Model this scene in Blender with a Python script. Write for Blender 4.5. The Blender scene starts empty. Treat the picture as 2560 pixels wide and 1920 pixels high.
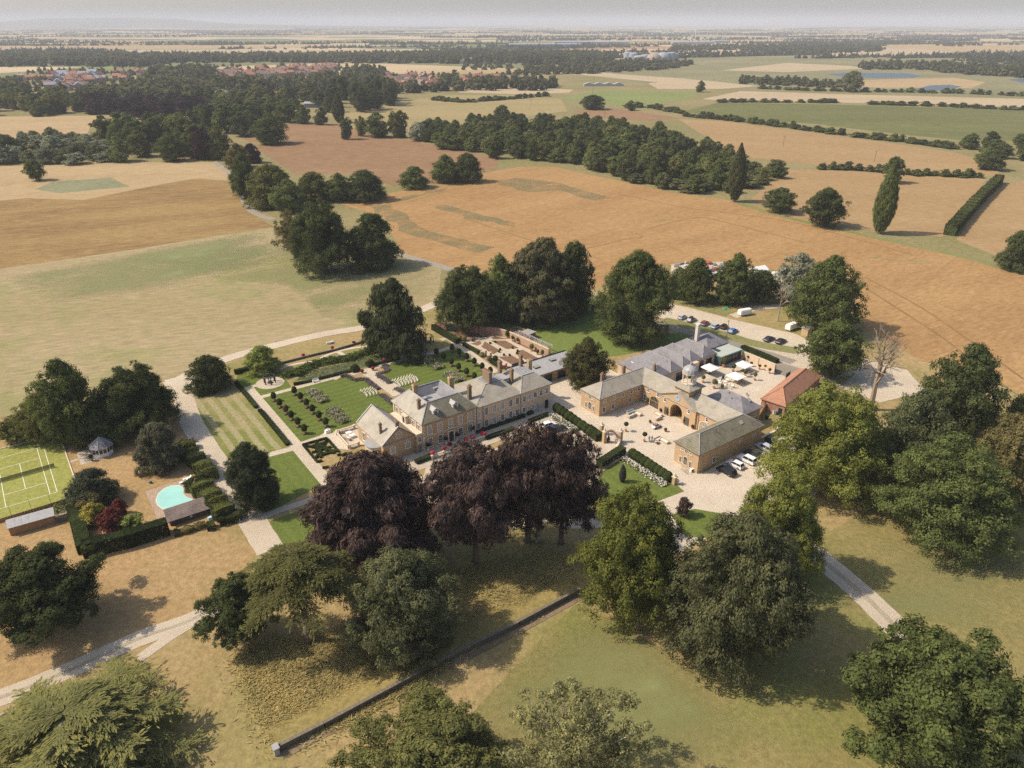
import bpy, math, random
import numpy as np
from mathutils import Vector

S = bpy.context.scene
R_ = random.Random(7)

# ---------------------------------------------------------------- camera, sky, sun, exposure
cam_data = bpy.data.cameras.new('camera')
cam = bpy.data.objects.new('camera', cam_data)
S.collection.objects.link(cam)
cam.location = (0, 0, 92.5)
cam.rotation_euler = (math.radians(90 - 26.27), 0, 0)
cam_data.sensor_width = 36.0
cam_data.lens = 36.0 * 1830 / 2560
cam_data.clip_end = 120000
cam_data.clip_start = 0.5
S.camera = cam

SUN_EL, SUN_AZ = math.radians(47), math.radians(181)      # the sun stands to the left of the view
world = bpy.data.worlds.new('World')
S.world = world
world.use_nodes = True
wn = world.node_tree
sky = wn.nodes.new('ShaderNodeTexSky')
sky.sky_type = 'NISHITA'
sky.sun_disc = False
sky.sun_elevation = SUN_EL
sky.sun_rotation = math.pi / 2 - SUN_AZ
sky.air_density = 1.0
sky.dust_density = 2.2
sky.ozone_density = 1.0
wn.nodes['Background'].inputs[1].default_value = 0.15
wn.links.new(sky.outputs[0], wn.nodes['Background'].inputs[0])

sd = bpy.data.lights.new('sun', 'SUN')
sd.energy = 4.4
sd.angle = math.radians(0.55)
sd.color = (1.0, 0.90, 0.75)
sun = bpy.data.objects.new('sun', sd)
S.collection.objects.link(sun)
to_sun = Vector((math.cos(SUN_AZ) * math.cos(SUN_EL), math.sin(SUN_AZ) * math.cos(SUN_EL), math.sin(SUN_EL)))
sun.rotation_euler = to_sun.to_track_quat('Z', 'Y').to_euler()
sun.location = (0, 0, 400)

S.view_settings.view_transform = 'Standard'
S.view_settings.look = 'None'
S.view_settings.exposure = 0.24
S.view_settings.gamma = 1.0
S.view_settings.use_curve_mapping = False
S.cycles.max_bounces = 6
S.cycles.diffuse_bounces = 3
S.cycles.glossy_bounces = 2
S.cycles.transmission_bounces = 3
S.cycles.volume_bounces = 1
S.cycles.use_denoising = False
S.cycles.use_adaptive_sampling = False
S.cycles.sample_clamp_indirect = 3.0

# ---------------------------------------------------------------- helpers
COL = S.collection
TH = math.radians(36.0)
CT, ST = math.cos(TH), math.sin(TH)
OX, OY = -21.2, 150.6
PI = math.pi


def est(u, v):
    """estate grid (along the front of the house, away from it) to world"""
    return (OX + u * CT - v * ST, OY + u * ST + v * CT)


def prop(o, label=None, cat=None, group=None, kind=None):
    if label: o['label'] = label
    if cat: o['category'] = cat
    if group: o['group'] = group
    if kind: o['kind'] = kind
    return o


def thing(name, label, cat, loc=(0, 0, 0), rz=0.0, group=None):
    o = bpy.data.objects.new(name, None)
    o.empty_display_size = 0.5
    COL.objects.link(o)
    o.location = loc if len(loc) == 3 else (loc[0], loc[1], 0)
    o.rotation_euler = (0, 0, rz)
    return prop(o, label, cat, group)


def link(name, me, parent=None, loc=(0, 0, 0), rz=0.0):
    o = bpy.data.objects.new(name, me)
    COL.objects.link(o)
    if parent is not None: o.parent = parent
    o.location = loc
    o.rotation_euler = (0, 0, rz)
    return o


def copy_tree(o, parent=None):
    c = o.copy()
    COL.objects.link(c)
    if parent is not None: c.parent = parent
    for ch in list(o.children): copy_tree(ch, c)
    return c


class MB:
    """collects simple shapes and links them as one mesh"""
    def __init__(s, ox=0, oy=0, oz=0):
        s.v, s.f, s.o = [], [], (ox, oy, oz)

    def add(s, vs, fs):
        b = len(s.v)
        ox, oy, oz = s.o
        s.v += [(a - ox, c - oy, d - oz) for a, c, d in vs]
        s.f += [tuple(i + b for i in f) for f in fs]
        return s

    def poly(s, pts):
        return s.add(pts, [tuple(range(len(pts)))])

    def box(s, x0, x1, y0, y1, z0, z1):
        return s.add([(x0, y0, z0), (x1, y0, z0), (x1, y1, z0), (x0, y1, z0), (x0, y0, z1), (x1, y0, z1), (x1, y1, z1), (x0, y1, z1)],
                     [(0, 3, 2, 1), (4, 5, 6, 7), (0, 1, 5, 4), (1, 2, 6, 5), (2, 3, 7, 6), (3, 0, 4, 7)])

    def prism(s, poly, z0, z1):
        n = len(poly)
        return s.add([(x, y, z0) for x, y in poly] + [(x, y, z1) for x, y in poly],
                     [tuple(range(n - 1, -1, -1)), tuple(range(n, 2 * n))] + [(i, (i + 1) % n, n + (i + 1) % n, n + i) for i in range(n)])

    def loft(s, rings, cap=True, close=True):
        n = len(rings[0])
        vs = [p for r in rings for p in r]
        fs = []
        for k in range(len(rings) - 1):
            for i in range(n if close else n - 1):
                j = (i + 1) % n
                fs.append((k * n + i, k * n + j, (k + 1) * n + j, (k + 1) * n + i))
        if cap:
            fs += [tuple(range(n - 1, -1, -1)), tuple(range((len(rings) - 1) * n, len(rings) * n))]
        return s.add(vs, fs)

    def cyl(s, p0, p1, r0, r1=None, n=8, cap=True):
        r1 = r0 if r1 is None else r1
        a, b = Vector(p0), Vector(p1)
        d = (b - a).normalized()
        t = Vector((1, 0, 0)) if abs(d.x) < .9 else Vector((0, 1, 0))
        e = d.cross(t).normalized()
        g = d.cross(e)
        ring = lambda c, r: [tuple(c + e * (r * math.cos(2 * PI * i / n)) - g * (r * math.sin(2 * PI * i / n))) for i in range(n)]
        return s.loft([ring(a, r0), ring(b, r1)], cap)

    def lathe(s, prof, n=12, c=(0, 0), ph=0.0):
        return s.loft([[(c[0] + r * math.cos(2 * PI * i / n + ph), c[1] + r * math.sin(2 * PI * i / n + ph), z) for i in range(n)] for r, z in prof])

    def blob(s, c, r, rnd=None, n=10, m=6, wob=0.12):
        rnd = rnd or R_
        rr = r if isinstance(r, tuple) else (r, r, r)
        rings = []
        for k in range(m + 1):
            th = PI * (k + .02) / (m + .04)
            rings.append([])
            for i in range(n):
                w = 1 + rnd.uniform(-wob, wob)
                ph = 2 * PI * i / n
                rings[-1].append((c[0] + rr[0] * w * math.sin(th) * math.cos(ph), c[1] + rr[1] * w * math.sin(th) * math.sin(ph), c[2] - rr[2] * w * math.cos(th)))
        return s.loft(rings)

    def mesh(s, name, m, smooth=False):
        me = bpy.data.meshes.new(name)
        me.from_pydata(s.v, [], s.f)
        me.materials.append(m)
        if smooth: me.polygons.foreach_set('use_smooth', [True] * len(me.polygons))
        me.update()
        return me

    def build(s, name, m, parent=None, smooth=False, loc=(0, 0, 0), rz=0.0):
        return link(name, s.mesh(name, m, smooth), parent, loc, rz)


# ---------------------------------------------------------------- materials
def nodes(name):
    m = bpy.data.materials.new(name)
    m.use_nodes = True
    return m, m.node_tree.nodes, m.node_tree.links, m.node_tree.nodes['Principled BSDF']


def N(nt, typ, **kw):
    n = nt.new(typ)
    for k, v in kw.items():
        if k in n.inputs: n.inputs[k].default_value = v
        else: setattr(n, k, v)
    return n


def mixc(nt, ln, fac, a, b, blend='MIX'):
    n = nt.new('ShaderNodeMix')
    n.data_type = 'RGBA'
    n.blend_type = blend
    for sock, val in ((n.inputs[0], fac), (n.inputs[6], a), (n.inputs[7], b)):
        if hasattr(val, 'is_linked'): ln.new(val, sock)
        elif isinstance(val, (int, float)): sock.default_value = val
        else: sock.default_value = (*val[:3], 1)
    return n.outputs[2]


def ramp(nt, ln, src, lo, hi, a=0.0, b=1.0):
    n = nt.new('ShaderNodeMapRange')
    n.inputs[1].default_value, n.inputs[2].default_value = lo, hi
    n.inputs[3].default_value, n.inputs[4].default_value = a, b
    ln.new(src, n.inputs[0])
    return n.outputs[0]


def noise(nt, ln, scale, detail=3, vec=None, stretch=None, rot=0.0, coord='Object', rough=.55):
    tc = nt.new('ShaderNodeTexCoord')
    mp = nt.new('ShaderNodeMapping')
    src = tc.outputs[coord]
    if vec is not None: src = vec
    ln.new(src, mp.inputs[0])
    mp.inputs['Rotation'].default_value = (0, 0, -rot)
    if stretch:                                   # rotate first, then stretch
        mp.vector_type = 'POINT'
        mp2 = nt.new('ShaderNodeMapping')
        ln.new(mp.outputs[0], mp2.inputs[0])
        mp2.inputs['Scale'].default_value = stretch
        out = mp2.outputs[0]
    else:
        out = mp.outputs[0]
    n = N(nt, 'ShaderNodeTexNoise', Scale=scale, Detail=detail, Roughness=rough)
    ln.new(out, n.inputs['Vector'])
    return n.outputs['Fac']


def paint(name, col, rough=.6, var=.0, scale=1.0, spec=.3, col2=None, metal=0.0, obj_color=False):
    """plain surface with a little uneven tone"""
    m, nt, ln, b = nodes(name)
    b.inputs['Roughness'].default_value = rough
    b.inputs['Specular IOR Level'].default_value = spec
    b.inputs['Metallic'].default_value = metal
    if obj_color:
        oi = nt.new('ShaderNodeObjectInfo')
        ln.new(oi.outputs['Color'], b.inputs['Base Color'])
    elif var or col2:
        f = noise(nt, ln, scale, 5)
        c2 = col2 or tuple(max(0, min(1, c * (1 - var))) for c in col)
        c1 = col if col2 else tuple(min(1, c * (1 + var)) for c in col)
        o = mixc(nt, ln, ramp(nt, ln, f, .32, .68), c1, c2)
        ln.new(o, b.inputs['Base Color'])
    else:
        b.inputs['Base Color'].default_value = (*col, 1)
    return m


def wall_mat(name, col, col2, scale=.8, mortar=.18, bw=.6, bh=.25, bump=.3):
    """coursed masonry: block joints as fine relief, patchy weathering"""
    m, nt, ln, b = nodes(name)
    b.inputs['Roughness'].default_value = .85
    b.inputs['Specular IOR Level'].default_value = .15
    tc = nt.new('ShaderNodeTexCoord')
    sp = nt.new('ShaderNodeSeparateXYZ')
    ln.new(tc.outputs['Object'], sp.inputs[0])
    ad = N(nt, 'ShaderNodeMath', operation='ADD')
    ln.new(sp.outputs[0], ad.inputs[0]); ln.new(sp.outputs[1], ad.inputs[1])
    cb = nt.new('ShaderNodeCombineXYZ')
    ln.new(ad.outputs[0], cb.inputs[0]); ln.new(sp.outputs[2], cb.inputs[1])
    br = N(nt, 'ShaderNodeTexBrick', Scale=1.0)
    br.inputs['Brick Width'].default_value = bw
    br.inputs['Row Height'].default_value = bh
    br.inputs['Mortar Size'].default_value = .012
    br.inputs['Color1'].default_value = (*col, 1)
    br.inputs['Color2'].default_value = (*[x * (1 - mortar) for x in col], 1)
    br.inputs['Mortar'].default_value = (*[x * .8 for x in col], 1)
    ln.new(cb.outputs[0], br.inputs['Vector'])
    f = noise(nt, ln, scale, 6)
    o = mixc(nt, ln, ramp(nt, ln, f, .38, .7), br.outputs['Color'], col2)
    ln.new(o, b.inputs['Base Color'])
    return m


def roof_mat(name, col, col2, col3, course=.22, depth=.25, scale=.35):
    """slates: courses follow the height, lichen patches over them"""
    m, nt, ln, b = nodes(name)
    b.inputs['Roughness'].default_value = .8
    b.inputs['Specular IOR Level'].default_value = .2
    tc = nt.new('ShaderNodeTexCoord')
    sp = nt.new('ShaderNodeSeparateXYZ')
    ln.new(tc.outputs['Object'], sp.inputs[0])
    dv = N(nt, 'ShaderNodeMath', operation='DIVIDE'); dv.inputs[1].default_value = course
    ln.new(sp.outputs[2], dv.inputs[0])
    fr = N(nt, 'ShaderNodeMath', operation='FRACT'); ln.new(dv.outputs[0], fr.inputs[0])
    f1 = noise(nt, ln, scale, 6)
    f2 = noise(nt, ln, scale * 6, 4, stretch=(1, 1, 2.5))
    base = mixc(nt, ln, ramp(nt, ln, f1, .35, .65), col, col2)
    base = mixc(nt, ln, ramp(nt, ln, f2, .45, .75, 0, .75), base, col3)
    base = mixc(nt, ln, ramp(nt, ln, fr.outputs[0], 0.0, .35, depth, 0), base, (.03, .03, .03))
    f3 = noise(nt, ln, scale * 1.7, 7, stretch=(1, 1, .35), rough=.75)
    base = mixc(nt, ln, ramp(nt, ln, f3, .5, .66, 0, .5), base, tuple(c * .52 for c in col2))
    ln.new(base, b.inputs['Base Color'])
    bp = N(nt, 'ShaderNodeBump', Strength=.35, Distance=.04)
    ln.new(fr.outputs[0], bp.inputs['Height'])
    ln.new(bp.outputs[0], b.inputs['Normal'])
    return m


LAND = .80        # summer-dry land is a little darker than its first guess


def field_mat(name, cols, scale=.02, fine=.6, stretch=(1, 1, 1), rot=0.0, lines=0.0, lscale=8.0, lrot=0.0, lcol=None, patch=None, pscale=.02, pth=(.58, .68), pstretch=(1, 1, 1), rough=.95, fine_amt=.5, sharp=False):
    """land: two tones in broad drifts, a third in fine flecks, optional drilled or mown lines, optional weedy patches"""
    m, nt, ln, b = nodes(name)
    b.inputs['Roughness'].default_value = rough
    b.inputs['Specular IOR Level'].default_value = .05
    cols = [tuple(c * LAND for c in q) for q in cols]
    patch = patch and tuple(c * LAND for c in patch)
    lcol = lcol and tuple(c * LAND for c in lcol)
    f1 = noise(nt, ln, scale, 6, stretch=stretch, rot=rot)
    f2 = noise(nt, ln, fine, 5, stretch=stretch, rot=rot, rough=.7)
    f3 = noise(nt, ln, fine * 6, 3, rough=.7)
    o = mixc(nt, ln, ramp(nt, ln, f1, .36, .64), cols[0], cols[1])
    o = mixc(nt, ln, ramp(nt, ln, f2, .42, .72, 0, fine_amt), o, cols[2])
    o = mixc(nt, ln, ramp(nt, ln, f3, .5, .75, 0, fine_amt * .7), o, tuple(c * .55 for c in cols[1]))
    if lines:
        tc = nt.new('ShaderNodeTexCoord')
        mp = nt.new('ShaderNodeMapping')
        mp.inputs['Rotation'].default_value = (0, 0, -lrot)
        ln.new(tc.outputs['Object'], mp.inputs[0])
        w = N(nt, 'ShaderNodeTexWave', Scale=1.0, Distortion=.35 if sharp else 1.2, Detail=2)
        w.bands_direction = 'X'
        w.inputs['Scale'].default_value = 2 * PI / 20.0 / lscale * 1.0
        w.inputs['Detail Scale'].default_value = .6
        ln.new(mp.outputs[0], w.inputs['Vector'])
        o = mixc(nt, ln, ramp(nt, ln, w.outputs['Fac'], .9 if sharp else .3, .985 if sharp else .7, 0, lines), o, lcol or tuple(c * .6 for c in cols[0]))
    if patch:
        f4 = noise(nt, ln, pscale, 5, stretch=pstretch, rot=rot, rough=.65)
        o = mixc(nt, ln, ramp(nt, ln, f4, pth[0], pth[1], 0, .85), o, patch)
    f5 = noise(nt, ln, fine * 2.2, 6, stretch=stretch, rot=rot, rough=.75)
    o = mixc(nt, ln, ramp(nt, ln, f5, .35, .65, 0, 1), mixc(nt, ln, 1.0, o, (.74, .74, .73), 'MULTIPLY'), mixc(nt, ln, 1.0, o, (1.18, 1.17, 1.14), 'MULTIPLY'))
    ln.new(o, b.inputs['Base Color'])
    bp = N(nt, 'ShaderNodeBump', Strength=.5, Distance=.25)
    ln.new(f3, bp.inputs['Height'])
    ln.new(bp.outputs[0], b.inputs['Normal'])
    return m


def leaf_mat(name, trans=.25, lo=.70, hi=1.75, twig=None):
    """foliage: colour of the object times a per-leaf tint"""
    m = bpy.data.materials.new(name)
    m.use_nodes = True
    nt, ln = m.node_tree.nodes, m.node_tree.links
    nt.remove(nt['Principled BSDF'])
    oi = nt.new('ShaderNodeObjectInfo')
    at = N(nt, 'ShaderNodeAttribute', attribute_name='tint')
    v = ramp(nt, ln, at.outputs['Fac'], 0, 1, lo, hi)
    rv = ramp(nt, ln, oi.outputs['Random'], 0, 1, .82, 1.2)
    mu = N(nt, 'ShaderNodeMath', operation='MULTIPLY')
    ln.new(v, mu.inputs[0]); ln.new(rv, mu.inputs[1])
    cv = nt.new('ShaderNodeCombineColor')
    for i in range(3): ln.new(mu.outputs[0], cv.inputs[i])
    o = mixc(nt, ln, 1.0, oi.outputs['Color'], cv.outputs[0], 'MULTIPLY')
    warm = mixc(nt, ln, ramp(nt, ln, at.outputs['Fac'], .55, 1, 0, .35), o, mixc(nt, ln, 1.0, o, (1.5, 1.15, .6), 'MULTIPLY'))
    if twig:
        warm = mixc(nt, ln, ramp(nt, ln, at.outputs['Fac'], .93, .95, 0, 1), warm, twig)
    d = N(nt, 'ShaderNodeBsdfDiffuse')
    t = N(nt, 'ShaderNodeBsdfTranslucent')
    ln.new(warm, d.inputs[0]); ln.new(warm, t.inputs[0])
    mx = N(nt, 'ShaderNodeMixShader'); mx.inputs[0].default_value = trans
    ln.new(d.outputs[0], mx.inputs[1]); ln.new(t.outputs[0], mx.inputs[2])
    ln.new(mx.outputs[0], nt['Material Output'].inputs[0])
    return m


M_LEAF = leaf_mat('foliage', trans=.40)
M_TWIGGY = leaf_mat('twiggy_foliage', trans=.12, lo=.5, hi=1.6, twig=(.17, .105, .085))
M_BARK = paint('bark', (.16, .12, .085), .9, .3, 3)
M_PALEBARK = paint('pale_bark', (.36, .29, .21), .9, .3, 2)
M_STONE = wall_mat('golden_stone', (.50, .36, .20), (.40, .28, .15), bw=.7, bh=.3, mortar=.12)
M_BRICKW = wall_mat('warm_brick', (.48, .33, .19), (.40, .27, .155), bw=.45, bh=.16, mortar=.2)
M_STBRICK = wall_mat('stable_brick', (.54, .37, .215), (.44, .30, .17), bw=.45, bh=.16, mortar=.2)
M_RENDER = paint('cream_render', (.58, .44, .30), .85, .1, .7)
M_DRESSED = paint('dressed_stone', (.60, .50, .37), .8, .12, 2)
M_REDBRICK = wall_mat('red_brick', (.36, .17, .11), (.42, .27, .19), bw=.45, bh=.15, mortar=.25, scale=1.2)
M_ROOFH = roof_mat('house_slate', (.21, .185, .125), (.155, .135, .09), (.29, .265, .19), .26, .45)
M_ROOFL = roof_mat('pale_slate', (.42, .37, .29), (.34, .30, .235), (.30, .28, .23), .26, .15)
M_ROOFG = roof_mat('green_slate', (.39, .345, .27), (.31, .27, .205), (.255, .225, .18), .24, .28)
M_ROOFB = roof_mat('blue_slate', (.23, .215, .22), (.18, .165, .165), (.30, .28, .28), .24, .2)
M_PANTILE = roof_mat('pantile', (.42, .20, .12), (.35, .165, .095), (.40, .25, .165), .32, .3)
M_SHINGLE = roof_mat('wood_shingle', (.23, .17, .14), (.16, .12, .10), (.32, .25, .21), .2, .5)
M_LEAD = paint('lead', (.33, .315, .30), .5, .12, 1.5, .4)
M_WHITE = paint('white_paint', (.78, .75, .70), .5, .05, 3)
M_GLASS = paint('window_glass', (.025, .028, .032), .08, spec=.6)
M_BLIND = paint('pane_with_blind', (.30, .26, .215), .25, .15, 2, spec=.5)
M_DARK = paint('dark_paint', (.02, .025, .035), .4)
M_NAVY = paint('navy_paint', (.015, .025, .045), .35)
M_SLATEGREEN = paint('dark_green_cladding', (.05, .075, .075), .6, .1, 2)
M_GRAVEL = field_mat('pale_gravel', [(.70, .585, .44), (.62, .51, .38), (.76, .65, .50)], .06, 4.0, fine_amt=.25)
M_PAVE = field_mat('pale_paving', [(.75, .635, .495), (.67, .56, .43), (.81, .70, .56)], .12, 4.0, fine_amt=.25)
M_FLAG = field_mat('flagstones', [(.64, .545, .42), (.57, .475, .36), (.71, .61, .48)], .2, 2.5, fine_amt=.3)
M_TARMAC = field_mat('grey_drive', [(.36, .31, .25), (.31, .265, .215), (.42, .37, .30)], .08, .9, fine_amt=.4)
M_SOIL = field_mat('bare_soil', [(.27, .165, .10), (.22, .13, .078), (.33, .215, .14)], .1, 1.2)
M_WOOD = paint('weathered_wood', (.20, .14, .09), .8, .25, 4)
M_TERRA = paint('terracotta', (.42, .19, .10), .8, .2, 5)
M_METAL = paint('dark_metal', (.05, .05, .05), .5)
M_WATER = paint('lake_water', (.085, .105, .125), .45, spec=.25)
M_POOL = paint('pool_water', (.33, .60, .53), .12, .06, .3, spec=.3)
M_BRICKCHIM = wall_mat('chimney_brick', (.30, .205, .135), (.22, .155, .105), bw=.3, bh=.12, mortar=.3, scale=2)

# ---------------------------------------------------------------- land
_si = [0]


def sheet(name, pts, lvl, m, wig=0.0, step=6.0, seed=1):
    rnd = random.Random(seed + len(pts))
    if wig:
        out = []
        for i, a in enumerate(pts):
            b = pts[(i + 1) % len(pts)]
            n = max(1, int(math.dist(a, b) / step))
            for k in range(n):
                t = k / n
                j = 0 if k == 0 else wig
                out.append((a[0] + (b[0] - a[0]) * t + rnd.uniform(-j, j), a[1] + (b[1] - a[1]) * t + rnd.uniform(-j, j)))
        pts = out
    _si[0] += 1
    z = lvl * .012 + (_si[0] % 10) * .001
    b = MB()
    b.poly([(x, y, z) for x, y in pts])
    return prop(b.build(name, m), kind='structure')


def ribbon(pts, w, sub=6):
    """outline of a track of width w along a smoothed line"""
    P = [Vector((*p, 0)) for p in pts]
    if len(P) > 2:
        Q = [P[0]]
        for i in range(len(P) - 1):
            p0, p1, p2, p3 = P[max(i - 1, 0)], P[i], P[i + 1], P[min(i + 2, len(P) - 1)]
            for k in range(1, sub + 1):
                t = k / sub
                Q.append(.5 * ((2 * p1) + (p2 - p0) * t + (2 * p0 - 5 * p1 + 4 * p2 - p3) * t * t + (3 * p1 - p0 - 3 * p2 + p3) * t ** 3))
        P = Q
    L, Rr = [], []
    for i, p in enumerate(P):
        d = (P[min(i + 1, len(P) - 1)] - P[max(i - 1, 0)]).normalized()
        n = Vector((-d.y, d.x, 0)) * w / 2
        L.append((p.x + n.x, p.y + n.y)); Rr.append((p.x - n.x, p.y - n.y))
    return L + Rr[::-1]


def track(name, pts, w, lvl, m, sub=6):
    r = ribbon(pts, w, sub)
    if sub > 1: r = [(x + R_.uniform(-.018, .018) * w, y + R_.uniform(-.018, .018) * w) for x, y in r]
    n = len(r) // 2
    _si[0] += 1
    z = lvl * .012 + (_si[0] % 10) * .001
    b = MB()
    b.add([(x, y, z) for x, y in r], [(i, 2 * n - 1 - i, 2 * n - 2 - i, i + 1) for i in range(n - 1)])
    return prop(b.build(name, m), kind='structure')


# far patchwork: irregular fields of stubble, ripe corn and grass
m, nt, ln, b_ = nodes('farmland')
b_.inputs['Roughness'].default_value = .95
b_.inputs['Specular IOR Level'].default_value = .03
tc = nt.new('ShaderNodeTexCoord'); mp = nt.new('ShaderNodeMapping')
ln.new(tc.outputs['Object'], mp.inputs[0])
mp.inputs['Rotation'].default_value = (0, 0, .25); mp.inputs['Scale'].default_value = (.0019, .0026, 0)
vo = N(nt, 'ShaderNodeTexVoronoi', Scale=1.0, Randomness=.85)
ln.new(mp.outputs[0], vo.inputs['Vector'])
sp = nt.new('ShaderNodeSeparateColor'); ln.new(vo.outputs['Color'], sp.inputs[0])
cr = nt.new('ShaderNodeValToRGB'); cr.color_ramp.interpolation = 'CONSTANT'
els = [(0, (.46, .34, .20)), (.22, (.38, .27, .14)), (.36, (.17, .17, .075)), (.5, (.50, .38, .23)), (.66, (.26, .22, .11)), (.78, (.33, .19, .11)), (.86, (.12, .14, .06))]
for i, (p, c) in enumerate(els):
    e = cr.color_ramp.elements[i] if i < 2 else cr.color_ramp.elements.new(p)
    e.position = p; e.color = (*c, 1)
ln.new(sp.outputs[0], cr.inputs[0])
f_ = noise(nt, ln, .004, 5)
ln.new(mixc(nt, ln, ramp(nt, ln, f_, .4, .7, 0, .35), cr.outputs[0], (.22, .20, .11)), b_.inputs['Base Color'])
M_FARM = m
g = MB(); g.poly([(-45000, -1500, -.05), (45000, -1500, -.05), (45000, 60000, -.05), (-45000, 60000, -.05)])
prop(g.build('ground', M_FARM), kind='structure')

# low hills along the left of the horizon
hp = [(-17000, 60), (-14000, 130), (-12500, 175), (-10500, 165), (-9300, 120), (-8600, 165), (-7800, 190), (-7000, 185), (-6200, 165), (-5500, 100), (-4600, 60), (-3500, 38), (-2000, 20), (-500, 0)]
b = MB()
rows = []
for k, (dy, s) in enumerate([(0, 0), (500, .55), (1100, .9), (1600, 1.0), (2600, .8), (4500, 0)]):
    rows.append([(x * 1.15, 15500 + dy + 300 * math.sin(i * 1.7), h * s * (1 + .06 * math.sin(i * 2.3 + k)) - .2) for i, (x, h) in enumerate(hp)])
b.loft(rows, cap=False, close=False)
prop(b.build('hills', field_mat('hill_land', [(.10, .12, .07), (.22, .20, .12), (.14, .15, .08)], .0012, .006), smooth=True), kind='structure')

M_MEADOW = field_mat('rough_pasture', [(.27, .235, .10), (.36, .285, .145), (.20, .19, .075)], .01, .2)
M_WHEAT = field_mat('ripe_corn', [(.45, .27, .117), (.375, .215, .09), (.51, .33, .16)], .012, .12, stretch=(1, 3.0, 1), rot=.5, lines=.16, sharp=True, lscale=20, lrot=-.75, lcol=(.30, .18, .08),
                    patch=(.20, .21, .09), pscale=.011, pth=(.635, .72), pstretch=(1, 2.2, 1))
M_BROWN = field_mat('brown_corn', [(.31, .185, .10), (.35, .215, .118), (.26, .15, .08)], .009, .1, stretch=(.5, 2, 1), lines=.14, sharp=True, lscale=22, lrot=.9, lcol=(.27, .15, .07))
M_GOLD = field_mat('rough_gold_field', [(.36, .235, .095), (.255, .155, .065), (.45, .31, .14)], .022, .16, stretch=(.6, 2, 1), rot=.35, fine_amt=.7)
M_TAN = field_mat('tan_stubble', [(.50, .36, .195), (.44, .31, .16), (.56, .42, .25)], .01, .12, stretch=(.4, 2.5, 1), rot=.2)
M_TANOR = field_mat('tan_corn', [(.43, .285, .14), (.38, .245, .115), (.48, .335, .18)], .012, .15, stretch=(.6, 2.4, 1), rot=-.3, lines=.14, sharp=True, lscale=18, lrot=-1.1, lcol=(.36, .22, .10))
M_BEAN = field_mat('green_crop', [(.165, .165, .065), (.20, .20, .075), (.13, .135, .055)], .01, .09, stretch=(.3, 1.5, 1))
M_BRIGHT = field_mat('bright_grass_field', [(.26, .29, .10), (.22, .25, .085), (.30, .32, .13)], .01, .1)
M_SAGE = field_mat('grey_green_crop', [(.29, .28, .16), (.235, .235, .12), (.36, .33, .21)], .03, .25, fine_amt=.7)
M_PALEFIELD = field_mat('pale_corn', [(.54, .42, .27), (.48, .365, .225), (.58, .465, .315)], .01, .12, stretch=(.4, 2.5, 1))
M_OLIVEF = field_mat('olive_field', [(.36, .29, .135), (.42, .32, .16), (.29, .25, .11)], .012, .15, stretch=(.4, 2, 1))
M_REED = field_mat('scrubland', [(.25, .23, .12), (.33, .29, .16), (.17, .175, .08)], .006, .06)

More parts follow.
